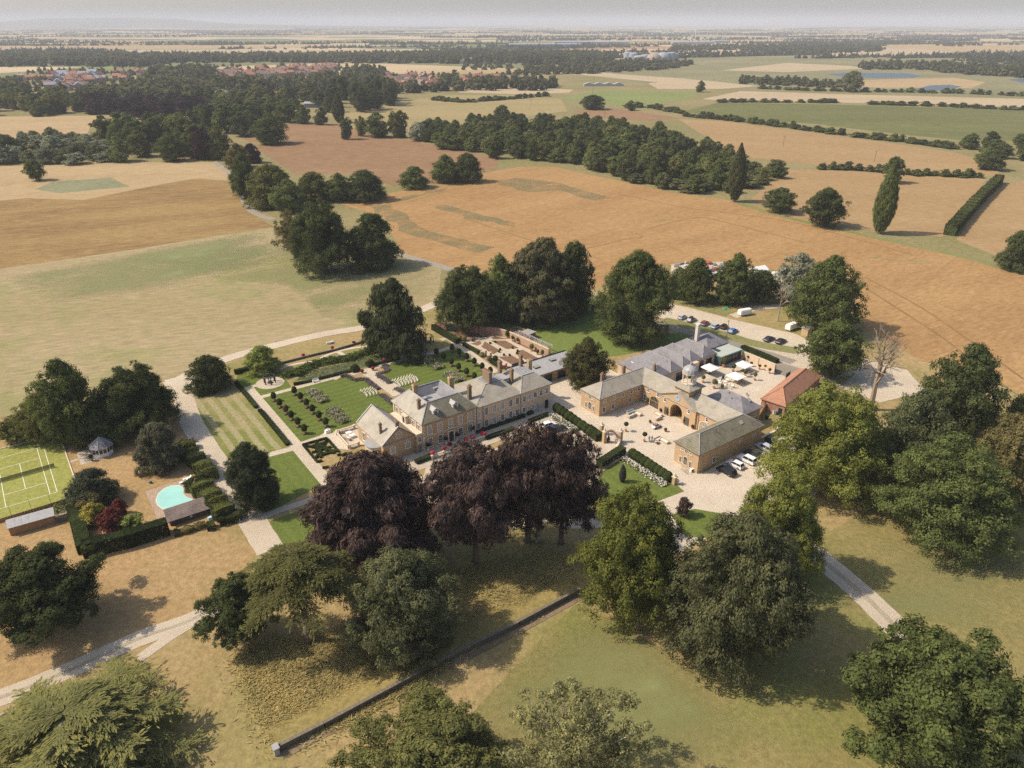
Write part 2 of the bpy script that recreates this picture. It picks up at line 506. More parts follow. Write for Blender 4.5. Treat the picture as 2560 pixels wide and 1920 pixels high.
sheet('pasture', [(-1328.5,1122.1),(-1153,1401),(-362,1526),(403,1760),(1363,1294),(347.76,233.85),(-317.97,233.85)], 0.5, M_MEADOW)
sheet('scrubland', [(50,1959),(591,2600),(1659,2600),(1908,2207),(935.4,1058.3),(701.0,1071.9),(354,1220),(252,1247)], 1, M_REED, 4, 60)
F_ = [
    ('corn_field', [(-97.9,419.8),(-74.4,447.6),(-48.8,472.9),(-14.7,517.9),(4.6,537.8),(31.1,537.8),(57.2,502.6),(96.8,450.3),(131.8,424.6),(177.0,347.4),(199.96,309.07),(210.97,290.70),(245.13,225.51),(171.14,143.66),(140.37,178.14),(139.76,195.02),(124.78,203.25),(118.91,228.79),(128.16,262.23),(112.44,293.84),(67.88,302.28),(33.14,271.91),(-1.12,284.59),(-27.40,297.04),(-49.22,319.02),(-67.7,386.6)], M_WHEAT),
    ('golden_field', [(-401.7,424.6),(-295.0,424.6),(-284.9,434.6),(-249.6,429.5),(-226.9,470.0),(-210.1,494.5),(-180.9,485.0),(-152.2,413.9),(-129.0,378.6),(-120.3,367.0),(-170.45,327.25),(-214.54,296.39),(-262.96,262.23)], M_GOLD),
    ('stubble_field', [(-529.7,535.9),(-367.1,539.6),(-309.7,557.1),(-222.5,557.1),(-193.7,517.9),(-181.1,486.6),(-210.1,494.5),(-226.9,470.0),(-249.6,429.5),(-284.9,434.6),(-296.5,427.1),(-428.3,424.6)], M_TAN),
    ('grey_green_strip', [(-294.8,458.5),(-297.3,485.0),(-266.8,497.7),(-240.3,468.5),(-272.5,447.6)], M_SAGE),
    ('far_stubble_field', [(-842.0,878.8),(-562.7,851.4),(-457.8,860.4),(-415.8,760.0),(-380.9,679.7),(-378.4,631.1),(-616.4,631.1)], M_TAN),
    ('brown_field', [(-214.2,631.1),(-191.7,679.7),(-147.3,674.0),(-93.0,674.0),(-56.0,631.1),(-11.3,575.6),(-10.4,528.6),(-49.4,478.9),(-74.9,470.0),(-109.2,511.0),(-146.2,507.6),(-172.4,555.1)], M_BROWN),
    ('upper_brown_field', [(-229.6,801.3),(-171.0,778.3),(-132.2,716.2),(-94.6,679.7),(-147.9,676.8),(-192.5,682.6),(-223.6,657.3),(-243.0,685.5)], M_BROWN),
    ('barley_field', [(-192.9,878.8),(-147.7,971.9),(-96.1,1114.7),(-3.9,1114.7),(66.4,1058.3),(64.9,907.9),(-22.3,809.3),(-98.9,725.8),(-147.7,778.3)], M_OLIVEF),
    ('green_crop_field', [(194.8,898.0),(266.3,1007.2),(405.0,983.4),(645.7,907.9),(491.2,679.7),(402.6,662.7),(362.9,703.6),(308.4,785.8),(231.0,851.4)], M_BEAN),
    ('stubble_strip', [(256.7,1058.3),(344.9,1185.4),(522.5,1114.7),(738.6,1045.1),(663.0,933.5),(459.5,1001.1),(277.5,1032.2)], M_PALEFIELD),
    ('grass_field', [(59.6,1071.9),(136.4,1193.7),(277.8,1160.9),(231.4,1045.1),(145.0,960.6)], M_BRIGHT),
    ('hay_field', [(177.9,825.6),(220.1,809.3),(258.8,749.5),(319.0,662.7),(350.5,602.2),(356.4,555.1),(325.5,500.9),(272.9,517.9),(219.9,547.3),(175.3,579.9),(174.4,662.7)], M_TANOR),
    ('stubble_paddock', [(193.4,528.6),(253.8,517.9),(313.7,494.5),(271.5,432.0),(207.3,347.4),(181.7,357.9),(155.4,386.6),(139.1,429.5),(157.7,465.6)], M_TANOR),
    ('paddock', [(307.6,470.0),(381.6,517.9),(225.94,262.23),(216.58,299.64),(211.2,342.4),(258.4,408.2)], M_TANOR),
    ('clearing', [(72.5,907.9),(123.7,928.3),(171.6,860.4),(181.6,834.1),(142.5,809.3),(78.3,851.4)], M_BROWN),
    ('pale_field', [(-77,1237),(-20,1284),(95,1211),(84.8,1160.9),(9.3,1129.7),(-79.4,1160.9)], M_PALEFIELD),
    ('pale_corn_field', [(58,1834),(137,1760),(209,1597),(319,1461),(368,1324),(263,1345),(171,1512),(89,1627)], M_PALEFIELD),
    ('pale_stubble_field', [(232,1345),(331,1436),(403,1284),(328,1228),(227,1228)], M_PALEFIELD),
    ('cut_field', [(-129.0,1058.3),(-81.9,1100.1),(-66.4,1058.3),(-98.0,995.2),(-136.2,971.9)], M_OLIVEF),
    ('green_meadow', [(-1019,1796),(-963,1915),(-875,1778),(-950,1707)], M_BRIGHT),
    ('sand_workings', [(456,1724),(706,2051),(805,1915),(808,1796),(574,1658)], M_PALEFIELD),
    ('far_pale_field', [(1108,2853),(1665,3276),(1700,2853),(1303,2525),(958,2388)], M_PALEFIELD),
    ('far_corn_field', [(1609,3276),(2209,3685),(2250,3276),(1963,2853),(1536,2679)], M_TAN),
    ('wide_corn_field', [(-1538,3050),(-374,3159),(-207,2853),(-592,2525),(-1209,2600)], M_PALEFIELD),
    ('wide_stubble_field', [(-2749,3402),(-1705,3685),(-521,3685),(-878,3276),(-1766,3050)], M_TAN),
    ('scrub_meadow', [(524,1367),(667,1436),(829,1486),(820,1367),(728,1247),(582,1247)], M_TAN),
]
for n_, p_, mm in F_:
    sheet(n_, p_, 2, mm, .7, 9, 3)

M_VERGE = field_mat('verge_grass', [(.23, .24, .085), (.31, .28, .125), (.18, .20, .06)], .05, .5)
# weedy drifts and wheel lines in the corn
m, nt, ln, b_ = nodes('weeds')
b_.inputs['Base Color'].default_value = (.16, .165, .075, 1); b_.inputs['Roughness'].default_value = .95
f_ = noise(nt, ln, .06, 8, stretch=(1, 1.5, 1), rot=.5, rough=.78)
ln.new(ramp(nt, ln, f_, .36, .72, 0, .8), b_.inputs['Alpha'])
for p_ in [[(-12.8,488.6),(2.5,496.6),(31.3,478.3),(58.2,436.3),(48.2,427.9),(31.8,454.1),(8.9,451.8),(-4.5,468.3)], [(-81.1,413.8),(-68.2,415.8),(-42.2,360.4),(-22.7,342.9),(-7.58,329.45),(-14.37,320.57),(-34.0,337.4),(-52.3,354.4)], [(-50.2,419.7),(-35.7,415.8),(-14.6,389.8),(1.9,376.2),(1.1,366.6),(-18.3,379.5)], [(-67.3,427.9),(-52.2,456.4),(-39.4,463.5),(-47.5,447.3),(-63.4,425.8)]]:
    sheet('weed_patch', p_, 3, m, 2.5, 7, 4)
m, nt, ln, b_ = nodes('green_drift')
b_.inputs['Base Color'].default_value = (.22, .225, .08, 1); b_.inputs['Roughness'].default_value = .95
f_ = noise(nt, ln, .022, 6, stretch=(1, 1.8, 1), rot=.5, rough=.65)
fa = N(nt, 'ShaderNodeAttribute', attribute_name='fade')
mu = N(nt, 'ShaderNodeMath', operation='MULTIPLY')
ln.new(ramp(nt, ln, f_, .36, .66, 0, .9), mu.inputs[0]); ln.new(fa.outputs['Fac'], mu.inputs[1]); ln.new(mu.outputs[0], b_.inputs['Alpha'])


def soft_sheet(name, pts, lvl, m, step=10, inner=.6):
    # a patch that thins out towards its rim
    out = []
    for i, a in enumerate(pts):
        c = pts[(i + 1) % len(pts)]
        n = max(1, int(math.dist(a, c) / step))
        out += [(a[0] + (c[0] - a[0]) * k / n, a[1] + (c[1] - a[1]) * k / n) for k in range(n)]
    cx = sum(p[0] for p in out) / len(out); cy = sum(p[1] for p in out) / len(out)
    _si[0] += 1
    z = lvl * .012 + (_si[0] % 10) * .001
    n = len(out)
    vs = [(x, y, z) for x, y in out] + [(cx + (x - cx) * inner, cy + (y - cy) * inner, z) for x, y in out] + [(cx, cy, z)]
    b = MB(); b.add(vs, [(i, (i + 1) % n, n + (i + 1) % n, n + i) for i in range(n)] + [(n + i, n + (i + 1) % n, 2 * n) for i in range(n)])
    o = b.build(name, m)
    at = o.data.attributes.new('fade', 'FLOAT', 'POINT')
    at.data.foreach_set('value', [0.0] * n + [1.0] * (n + 1))
    return prop(o, kind='structure')


for p_ in [[(-124.9,357.9),(-81.99,310.46),(-50.88,319.02),(-29.07,293.84),(-28.88,252.15),(-48.50,233.85),(-65.36,238.21),(-87.83,273.02),(-128.48,284.59),(-162.78,310.46)], [(-207.14,284.59),(-169.41,324.97),(-121.7,362.4),(-102.19,310.46),(-127.59,273.02),(-169.90,252.15)], [(-7.54,79.72),(11.60,96.37),(24.90,94.18),(29.01,84.20),(39.51,71.64),(24.62,64.54),(-6.62,64.54)], [(53.11,99.77),(73.73,118.10),(99.14,112.41),(91.18,89.01),(70.89,94.18)]]:
    soft_sheet('green_drift', p_, 3, m)
M_TRAM = field_mat('wheel_line', [(.33, .20, .085), (.28, .165, .07), (.38, .25, .12)], .05, .5)
for p_ in [[(63.9,447.3),(94.2,411.9),(116.4,396.9),(143.6,377.9),(162.6,345.7),(178.22,316.89)], [(68.6,363.5),(97.1,386.3),(112.5,372.9),(137.2,337.4)], [(32.22,326.87),(39.0,330.8),(53.6,342.9),(62.4,347.1),(60.5,354.4)], [(136.86,278.70),(139.66,242.71),(140.97,217.66),(139.32,196.62)], [(143.09,284.59),(148.08,249.73),(148.43,217.66),(148.01,190.33)], [(-26.0,386.6),(9.6,340.7),(39.18,310.46)], [(-90.2,413.9),(-64.9,419.8),(-41.2,451.6),(-19.7,480.4)]]:
    track('wheel_line', p_, .9, 4, M_TRAM)
track('field_margin', [(128.8,423.4),(145.6,386.6),(175.8,344.9),(197.78,316.12),(210.19,289.46),(225.94,262.23)], 5, 3, M_VERGE)
# lakes among the gravel pits
for pts in [[(631,1592),(690,1639),(756,1627),(802,1615),(795,1536),(752,1484),(680,1474),(629,1515)], [(421,1417),(461,1464),(510,1469),(538,1445),(496,1390),(456,1347),(411,1338)], [(625,1225),(688,1299),(729,1314),(725,1268),(668,1211),(630.1,1191.4)], [(1422,2349),(1505,2426),(1633,2479),(1342,2029),(1273,2029)], [(899,1435),(947,1464),(997,1445),(943,1364),(880,1364)]]:
    sheet('lake', pts, 3, M_WATER, 3, 40)

# the park, parched by summer
M_PARK = field_mat('parched_park_grass', [(.44, .31, .15), (.36, .27, .115), (.50, .37, .20)], .035, .35, patch=(.24, .235, .075), pscale=.016, pth=(.47, .62), fine_amt=.45)
M_PARKL = field_mat('scorched_grass', [(.46, .30, .145), (.39, .26, .115), (.52, .365, .19)], .04, .4, patch=(.28, .24, .09), pscale=.03, pth=(.56, .7), fine_amt=.5)
M_BIGMEADOW = field_mat('mown_meadow', [(.42, .325, .185), (.37, .29, .15), (.46, .355, .215)], .012, .16, stretch=(.5, 2, 1), rot=.3, lines=.14, lscale=7, lrot=.64, lcol=(.31, .30, .12), patch=(.24, .265, .08), pscale=.012, pth=(.50, .68), fine_amt=.35)
M_LAWN = field_mat('fresh_lawn', [(.165, .20, .045), (.138, .17, .038), (.20, .225, .06)], .05, .6, lines=.6, lscale=2.4, lrot=TH + PI / 2, lcol=(.115, .155, .032), fine_amt=.3)
M_LAWN2 = field_mat('cross_mown_lawn', [(.18, .215, .05), (.15, .185, .042), (.21, .235, .07)], .05, .6, lines=.4, lscale=2.6, lrot=TH, lcol=(.12, .16, .036), fine_amt=.3)
M_LAWN3 = field_mat('striped_dry_lawn', [(.25, .25, .075), (.205, .225, .055), (.31, .285, .11)], .05, .6, lines=.75, lscale=3.0, lrot=TH, lcol=(.43, .37, .21), patch=(.44, .34, .18), pscale=.035, pth=(.50, .62), fine_amt=.3)
M_LAWN4 = field_mat('back_lawn', [(.16, .215, .05), (.20, .24, .065), (.25, .26, .085)], .03, .5, lines=.3, lscale=3.4, lrot=-.5, lcol=(.20, .235, .06), patch=(.34, .30, .125), pscale=.02, pth=(.58, .70), fine_amt=.3)
M_COURT = field_mat('tennis_turf', [(.36, .36, .10), (.32, .32, .085), (.40, .395, .125)], .08, .5, fine_amt=.2)
M_LINE = paint('court_paint', (.72, .70, .55), .8)

sheet('mown_meadow', [(-262.96,262.23),(-214.54,296.39),(-170.45,327.25),(-120.3,367.0),(-96.96,321.23),(-80.11,302.28),(-48.81,319.02),(-29.24,295.75),(-28.11,262.23),(-29.48,249.73),(-49.71,231.72),(-75.89,218.81),(-96.18,191.87),(-129.10,171.98),(-133.31,166.89),(-161.69,143.66)], 2, M_BIGMEADOW, .3, 8)
sheet('park_grass', [(-170.65,141.71),(-133.31,166.89),(-95.31,189.72),(-75.02,215.77),(-47.62,228.79),(-27.81,249.73),(29.64,273.02),(66.85,297.04),(111.81,291.95),(127.09,259.65),(120.46,228.79),(125.85,202.57),(139.21,194.06),(139.68,177.04),(183.08,134.30),(193.33,64.54),(84.68,25.66),(-81.12,25.66),(-162.84,64.54)], 1, M_PARK)
sheet('scorched_lawn', [(-115.99,159.69),(-101.42,160.86),(-93.54,166.89),(-90.49,175.96),(-85.60,168.14),(-49.81,115.20),(-50.42,96.37),(-61.55,89.01),(-72.53,81.48),(-83.45,76.36),(-106.23,52.63),(-152.92,112.41),(-118.39,127.45),(-105.56,122.64)], 2, M_PARKL, .4, 5)
sheet('mossy_lawn', [(57.83,115.20),(88.02,136.10),(119.99,145.66),(183.78,145.66),(105.56,52.63),(44.97,43.04),(31.63,67.27),(12.12,64.54),(-6.25,58.24),(-13.19,67.27),(11.88,99.77),(29.22,85.13)], 2, field_mat('park_lawn', [(.27, .225, .082), (.34, .265, .115), (.215, .20, .06)], .05, .45, lines=.22, lscale=6, lrot=1.2, lcol=(.30, .255, .10), patch=(.215, .23, .065), pscale=.03, pth=(.48, .66), fine_amt=.35), .5, 6)
sheet('back_lawn', [(-4.19,238.21),(27.93,254.61),(33.87,262.23),(37.67,238.21),(47.93,223.51),(58.48,227.14),(60.41,224.71),(54.20,216.90),(32.06,206.70),(14.84,206.00),(6.55,216.90)], 3, M_LAWN4, .2, 5)

# drives, forecourts and paths
M_ASH = field_mat('old_lane', [(.40, .345, .275), (.35, .30, .24), (.45, .39, .31)], .06, .6)
track('lane', [(-220.9,559.1),(-206.5,535.9),(-190.1,507.6),(-169.9,465.6),(-156.0,429.5),(-145.0,405.9),(-134.6,390.8),(-125.3,382.6)], 4.2, 4, M_ASH)
track('park_road', [(-97.24,187.31),(-92.88,196.62),(-86.49,206.00),(-75.02,215.77),(-62.25,224.71),(-49.56,230.87),(-38.29,240.44),(-27.42,254.61)], 4.6, 4, M_GRAVEL)
track('meadow_road', [(-50.88,319.02),(-41.60,310.46),(-28.48,298.33),(-16.11,284.59),(-1.05,262.23)], 4.5, 4, M_ASH)
track('west_drive', [(-98.23,190.33),(-91.97,181.49),(-83.89,166.89),(-74.45,152.97),(-62.46,136.10),(-53.26,122.64),(-47.11,113.79)], 5.4, 5, M_GRAVEL)
sheet('forecourt', [(-100.25,189.72),(-93.63,195.02),(-89.36,190.95),(-90.94,181.49),(-89.23,175.96)], 4, M_GRAVEL, .2, 3)
track('south_drive', [(-81.22,77.18),(-75.15,81.03),(-68.93,85.61),(-62.47,91.03),(-56.20,94.72),(-51.95,98.39),(-45.76,102.13),(-39.17,105.83)], 3.9, 4, M_GRAVEL)
track('side_track', [(-60.43,86.56),(-59.17,88.81),(-56.79,92.27),(-54.11,95.48)], 2.0, 4, M_GRAVEL)
track('park_drive', [(39.05,129.11),(47.81,125.01),(54.28,121.10),(57.83,115.20),(60.63,108.39),(63.51,100.94),(65.63,93.11),(66.79,86.08),(66.91,78.02)], 5.2, 4, M_GRAVEL)
M_CROWN = field_mat('drive_crown', [(.50, .42, .31), (.44, .36, .25), (.58, .50, .38)], .3, 1.2)
track('drive_crown', [(39.05,129.11),(47.81,125.01),(54.28,121.10),(57.83,115.20),(60.63,108.39),(63.51,100.94),(65.63,93.11),(66.79,86.08),(66.91,78.02)], 1.1, 5, M_CROWN)
track('drive_crown', [(-81.22,77.18),(-75.15,81.03),(-68.93,85.61),(-62.47,91.03),(-56.20,94.72),(-51.95,98.39),(-45.76,102.13)], .7, 5, M_CROWN)
# car park behind the stables
sheet('car_park', [(25.37,254.61),(32.57,266.46),(35.62,262.23),(56.87,254.61),(65.68,248.30),(76.30,238.21),(94.14,224.71),(96.96,215.77),(96.55,203.25),(87.11,196.62),(74.39,209.53),(60.95,227.14),(53.77,238.21),(37.34,248.30)], 5, M_GRAVEL, .15, 4)
track('car_park_spur', [(77.50,241.15),(80.99,243.42),(86.04,248.09),(92.62,250.48),(97.86,251.09)], 4, 5, M_GRAVEL)
track('stable_lane', [(48.70,234.52),(53.35,231.85),(57.48,227.16),(63.49,223.13),(69.07,218.26),(73.72,213.56),(79.51,208.58),(83.25,204.64),(85.56,202.08)], 4.2, 5, M_TARMAC)
track('gate_lane', [(88.58,210.82),(84.73,203.78),(81.02,197.94),(76.22,191.58),(70.33,183.37),(65.98,176.38)], 8.5, 4, M_TARMAC)
sheet('yard', [(93.85,199.89),(106.48,206.70),(117.33,196.62),(116.45,181.49),(99.79,175.96),(93.14,184.36),(89.44,191.87)], 4, M_GRAVEL, .5, 4)
track('carpark_verge', [(52.48,237.79),(62.83,230.27),(71.11,223.13),(78.23,216.36),(89.67,210.82)], 5.5, 6, M_VERGE)
track('carpark_verge', [(57.79,261.74),(65.13,255.39),(72.72,248.09),(77.30,243.42)], 7, 6, M_VERGE)

# ---------------------------------------------------------------- paving, paths and lawns about the house
def esheet(name, uvs, lvl, m, **k):
    return sheet(name, [est(*p) for p in uvs], lvl, m, **k)


esheet('forecourt', [(-14, -9), (40, -9), (44, -11.5), (44, -20), (38, -32), (20, -36), (-2, -30), (-12, -18)], 4, M_GRAVEL)
esheet('terrace', [(-13, -6.6), (40, -6.6), (40, .2), (-2, .2), (-2, 1), (-13, 1)], 6, M_FLAG)
esheet('courtyard', [(38.6, -9), (39.2, 12.6), (68, 12.4), (68, -2), (62, -8), (62, -40), (46, -46), (45.4, -62), (20, -62), (22, -50), (30, -36), (38, -22)], 5, M_PAVE)
esheet('parking_yard', [(44, -46), (44, -62), (60, -66), (84, -60), (88, -48), (70, -44.5), (60, -44.8)], 4, M_PAVE)
esheet('tea_terrace', [(68, -8.8), (106, -8.8), (106, -27), (100, -27.5), (84, -33), (76, -40), (69, -40)], 6, M_PAVE)
esheet('terrace_rug', [(84, -13.5), (89, -13.5), (89, -16.5), (84, -16.5)], 8, M_FLAG)
track('shaded_drive', [(8.17,125.82),(12.81,122.96),(21.58,124.22),(30.97,128.28),(39.05,129.11)], 4.5, 4, M_GRAVEL)
track('beech_drive', [(-17.10,147.69),(-17.28,137.93),(-13.84,127.45),(-9.08,121.10),(-1.53,122.64),(8.17,125.82)], 5, 4, M_GRAVEL)

track('garden_path', [(-75.05,185.37),(-73.37,182.99),(-53.09,154.14),(-49.12,148.40),(-40.79,136.55)], 3.0, 5, M_GRAVEL, 1)
track('garden_path', [(-51.62,190.41),(-50.23,192.73),(-46.96,193.83),(-41.62,197.97),(-34.00,203.84),(-24.27,209.58),(-19.81,213.42),(-16.85,215.60)], 1.9, 5, M_GRAVEL, 1)
track('garden_path', [(-69.64,178.82),(-50.14,192.46),(-47.26,193.93)], 1.7, 5, M_GRAVEL, 1)
track('garden_path', [(-58.10,149.13),(-53.27,151.86),(-51.83,153.89),(-47.32,157.28),(-45.97,159.69)], 2.1, 5, M_GRAVEL, 1)
track('broad_path', [(-42.97,196.45),(-39.65,192.00),(-30.87,180.90)], 4.6, 5, M_GRAVEL, 1)
track('garden_path', [(-23.10,219.62),(-20.78,221.44),(-17.23,216.04),(-6.65,197.97),(-4.65,194.95)], 2.6, 5, M_GRAVEL, 1)
track('lawn_path', [(-52.98,123.90),(-49.48,126.79),(-44.42,129.96),(-41.03,132.54)], 2.0, 5, M_GRAVEL, 1)
x0, y0 = (-69.24,188.01)
sheet('arbour_circle', [(x0 + 4.0 * math.cos(k * PI / 14), y0 + 4.0 * math.sin(k * PI / 14)) for k in range(28)], 6, M_GRAVEL)
track('arbour_path', [(-74.92,184.00),(-73.63,185.71),(-71.60,187.10)], 1.6, 5, M_GRAVEL, 1)
sheet('garden_terrace', [(-47.71,157.81),(-44.02,160.79),(-40.16,163.57),(-36.69,159.69),(-34.77,154.92),(-39.39,151.35),(-42.11,151.86)], 5, M_PAVE)

sheet('striped_lawn', [(-92.07,184.00),(-90.02,186.75),(-84.77,186.75),(-79.19,187.59),(-54.89,153.07),(-57.12,151.10),(-64.49,145.06),(-66.45,144.50),(-89.82,177.27)], 3, M_LAWN3)
sheet('arbour_lawn', [(-79.70,189.57),(-80.38,193.93),(-75.67,196.17),(-68.39,195.41),(-62.68,185.92),(-62.55,184.00),(-70.06,179.67),(-73.08,184.00),(-75.75,184.68)], 3, M_LAWN)
sheet('garden_lawn', [(-68.99,178.43),(-50.02,191.87),(-48.25,192.82),(-45.44,189.43),(-43.19,190.43),(-31.40,174.24),(-30.30,170.56),(-40.95,164.02),(-47.87,158.51),(-52.23,154.92)], 3, M_LAWN)
sheet('garden_lawn', [(-37.92,194.05),(-36.64,196.07),(-38.30,199.12),(-35.97,201.46),(-23.81,208.33),(-18.68,212.13),(-16.31,212.56),(-4.97,194.95),(-6.41,189.12),(-14.87,184.94),(-22.67,186.32),(-29.80,181.89)], 3, M_LAWN)
sheet('front_lawn', [(-61.63,143.66),(-56.76,150.61),(-52.99,151.46),(-42.45,136.46),(-52.31,125.17),(-57.36,129.96)], 3, M_LAWN2)
sheet('front_lawn', [(-50.68,122.64),(-43.46,128.11),(-40.43,129.96),(-28.57,113.79),(-40.37,107.10),(-45.70,115.20)], 3, M_LAWN2)
sheet('hedge_lawn', [(20.61,141.71),(26.21,147.69),(36.77,136.46),(37.89,133.94),(31.30,130.13),(25.17,129.11),(17.50,131.67)], 6, M_LAWN2)
sheet('hedge_lawn', [(33.39,125.50),(38.68,127.45),(44.15,125.82),(48.61,121.10),(41.97,117.37),(34.73,118.10)], 6, M_LAWN2)
sheet('beech_lawn', [(4.41,131.15),(9.48,132.19),(14.84,129.96),(15.34,127.78),(9.16,126.14),(5.31,127.78)], 6, M_LAWN2)
sheet('pond_bank', [(-68.92,196.17),(-61.91,186.75),(-47.41,194.67),(-33.32,203.94),(-28.65,209.69),(-33.14,218.38),(-43.65,216.15),(-54.45,209.69),(-65.53,201.56)], 2, field_mat('bank_grass', [(.27, .26, .09), (.36, .30, .13), (.22, .22, .075)], .08, .6))
sheet('lily_pond', [(-62.35,189.57),(-61.53,192.46),(-58.63,196.17),(-54.82,199.22),(-50.08,201.56),(-44.96,205.97),(-38.84,209.69),(-31.13,210.53),(-30.73,207.20),(-41.15,201.16),(-47.71,196.17),(-57.30,190.64)], 3, paint('pond_water', (.05, .055, .03), .2))
track('boardwalk', [(-69.02,197.07),(-67.29,199.60),(-64.21,201.56),(-60.03,203.30),(-57.61,207.20),(-55.16,209.86),(-52.21,212.07),(-48.11,213.96),(-44.02,215.27)], 1.1, 5, M_PAVE)
track('boardwalk', [(-54.54,210.11),(-52.74,208.02),(-50.73,205.56)], 1.5, 6, M_PAVE)
# walled garden
sheet('kitchen_garden_paths', [(-16.33,221.62),(-10.10,221.88),(-5.09,223.62),(-1.23,221.10),(11.56,206.37),(9.02,204.53),(-0.02,198.51),(-2.78,198.73),(-8.94,206.37),(-14.61,216.00)], 4, M_GRAVEL)
for k, q in enumerate([[(-14.89,221.00),(-10.83,221.10),(-11.97,218.78),(-14.15,218.43)], [(-13.30,216.61),(-10.18,218.78),(-9.85,216.40),(-11.02,215.01)], [(-14.01,215.90),(-9.50,211.10),(-10.39,209.19),(-12.93,214.02)], [(-8.78,218.43),(-3.80,211.20),(-5.76,208.15),(-9.80,214.02)], [(-7.00,219.14),(-2.02,219.04),(2.16,213.04),(-1.77,212.26)],
                       [(1.76,211.00),(3.46,211.58),(7.96,205.36),(4.85,203.17),(1.03,208.24)], [(-4.39,206.28),(0.36,206.84),(3.53,202.27),(0.53,199.82)], [(-6.87,221.52),(-5.48,222.77),(-1.03,220.48),(-6.03,219.96)], [(-20.74,226.67),(-13.51,225.59),(-6.10,223.30),(-8.09,221.93),(-14.91,221.52),(-18.24,223.09)], [(-0.02,221.10),(11.10,208.95),(10.63,206.84),(5.03,212.55),(0.77,217.51)]]):
    sheet('soil_bed', q, 6, M_SOIL)
# pool and court
sheet('dry_pool_lawn', [(-115.69,159.17),(-102.05,158.60),(-84.99,143.22),(-77.50,149.29),(-71.10,138.44),(-66.00,130.42),(-70.10,122.29),(-74.62,122.29),(-84.25,127.90),(-89.82,139.38),(-101.07,141.76)], 3, M_PARKL)
sheet('pool_deck', [(-80.67,133.90),(-72.69,139.85),(-65.91,130.85),(-71.98,125.05),(-73.05,123.07)], 5, field_mat('pink_paving', [(.52, .38, .28), (.46, .33, .235), (.57, .43, .33)], .2, 1.0, fine_amt=.3))
pts = [Vector(p) for p in [(-76.87,130.85),(-77.31,133.02),(-76.89,134.88),(-75.80,135.96),(-74.07,136.14),(-72.67,134.97),(-72.04,133.02),(-70.79,131.80),(-69.39,131.11),(-68.80,129.91),(-69.79,128.65),(-70.79,127.49),(-71.96,126.75),(-73.98,127.49),(-75.72,128.94)]]
sheet('swimming_pool', [tuple(p) for p in pts], 7, M_POOL)
cpx = sum(p.x for p in pts) / len(pts); cpy = sum(p.y for p in pts) / len(pts)
sheet('pool_coping', [(cpx + (p.x - cpx) * 1.05, cpy + (p.y - cpy) * 1.06) for p in pts], 6, paint('pool_coping', (.62, .55, .45), .7))
sheet('summerhouse_paving', [(-104.45,150.08),(-101.52,151.94),(-97.20,146.71),(-100.50,144.70)], 4, M_FLAG)
track('summerhouse_path', [(-105.23,144.95),(-103.88,145.95),(-102.38,147.22)], .9, 4, M_FLAG, 1)
CX, CY, CTH = -111.34, 140.05, .6316
def court(a, b_): return (CX + a * math.cos(CTH) - b_ * math.sin(CTH), CY + a * math.sin(CTH) + b_ * math.cos(CTH))
sheet('tennis_court', [court(*p) for p in ((-9.2, -17), (9.3, -17), (9.3, 16.6), (-9.2, 16.6))], 5, M_COURT)
b = MB()
def cl(a0, a1, b0, b1): b.poly([(*court(*p), .086) for p in ((a0, b0), (a1, b0), (a1, b1), (a0, b1))])
for a in (-5.485, 5.485): cl(a - .06, a + .06, -11.945, 11.945)
for a in (-4.115, 4.115): cl(a - .06, a + .06, -11.82, 11.82)
for q in (-11.885, 11.885):
    cl(-5.42, -4.18, q - .06, q + .06); cl(-4.05, 4.05, q - .06, q + .06); cl(4.18, 5.42, q - .06, q + .06)
for q in (-6.4, 6.4): cl(-4.05, 4.05, q - .06, q + .06)
cl(-.06, .06, -6.33, 6.33)
prop(b.build('court_lines', M_LINE), kind='structure')
sheet('kitchen_bed', [(-104.39,123.46),(-95.46,130.42),(-92.57,126.67),(-94.54,123.86),(-102.02,120.38)], 5, field_mat('gravel_bed', [(.46, .37, .26), (.38, .30, .19), (.53, .45, .33)], .3, 1.2, patch=(.16, .18, .07), pscale=.35, pth=(.52, .6)))

# ---------------------------------------------------------------- tree prototypes
def leaf_mesh(name, P, Nn, size, tint, aspect=1.0, dirs=None, seed=1, mat=None):
    """one small leaf-spray face per point"""
    rg = np.random.default_rng(seed)
    n = len(P)
    Nn = Nn / (np.linalg.norm(Nn, axis=1, keepdims=True) + 1e-9)
    A = rg.normal(size=(n, 3)) if dirs is None else dirs
    A = A - (A * Nn).sum(1, keepdims=True) * Nn
    A /= np.linalg.norm(A, axis=1, keepdims=True) + 1e-9
    B = np.cross(Nn, A)
    s = (size * rg.uniform(.6, 1.4, n))[:, None]
    w = s * .5 / math.sqrt(aspect)
    l = s * .5 * math.sqrt(aspect)
    V = np.empty((n, 4, 3))
    V[:, 0] = P - A * l; V[:, 1] = P + B * w * .8; V[:, 2] = P + A * l; V[:, 3] = P - B * w * .8
    V += rg.normal(scale=.06, size=(n, 4, 1)) * s[:, :, None] * Nn[:, None, :]
    me = bpy.data.meshes.new(name)
    me.vertices.add(n * 4); me.loops.add(n * 4); me.polygons.add(n)
    me.vertices.foreach_set('co', V.astype('f4').ravel())
    me.loops.foreach_set('vertex_index', np.arange(n * 4, dtype='i4'))
    me.polygons.foreach_set('loop_start', np.arange(0, n * 4, 4, dtype='i4'))
    at = me.attributes.new('tint', 'FLOAT', 'FACE')
    at.data.foreach_set('value', tint.astype('f4'))
    me.materials.append(mat or M_LEAF)
    me.update()
    return me


def unit(rg, n):
    v = rg.normal(size=(n, 3))
    return v / np.linalg.norm(v, axis=1, keepdims=True)


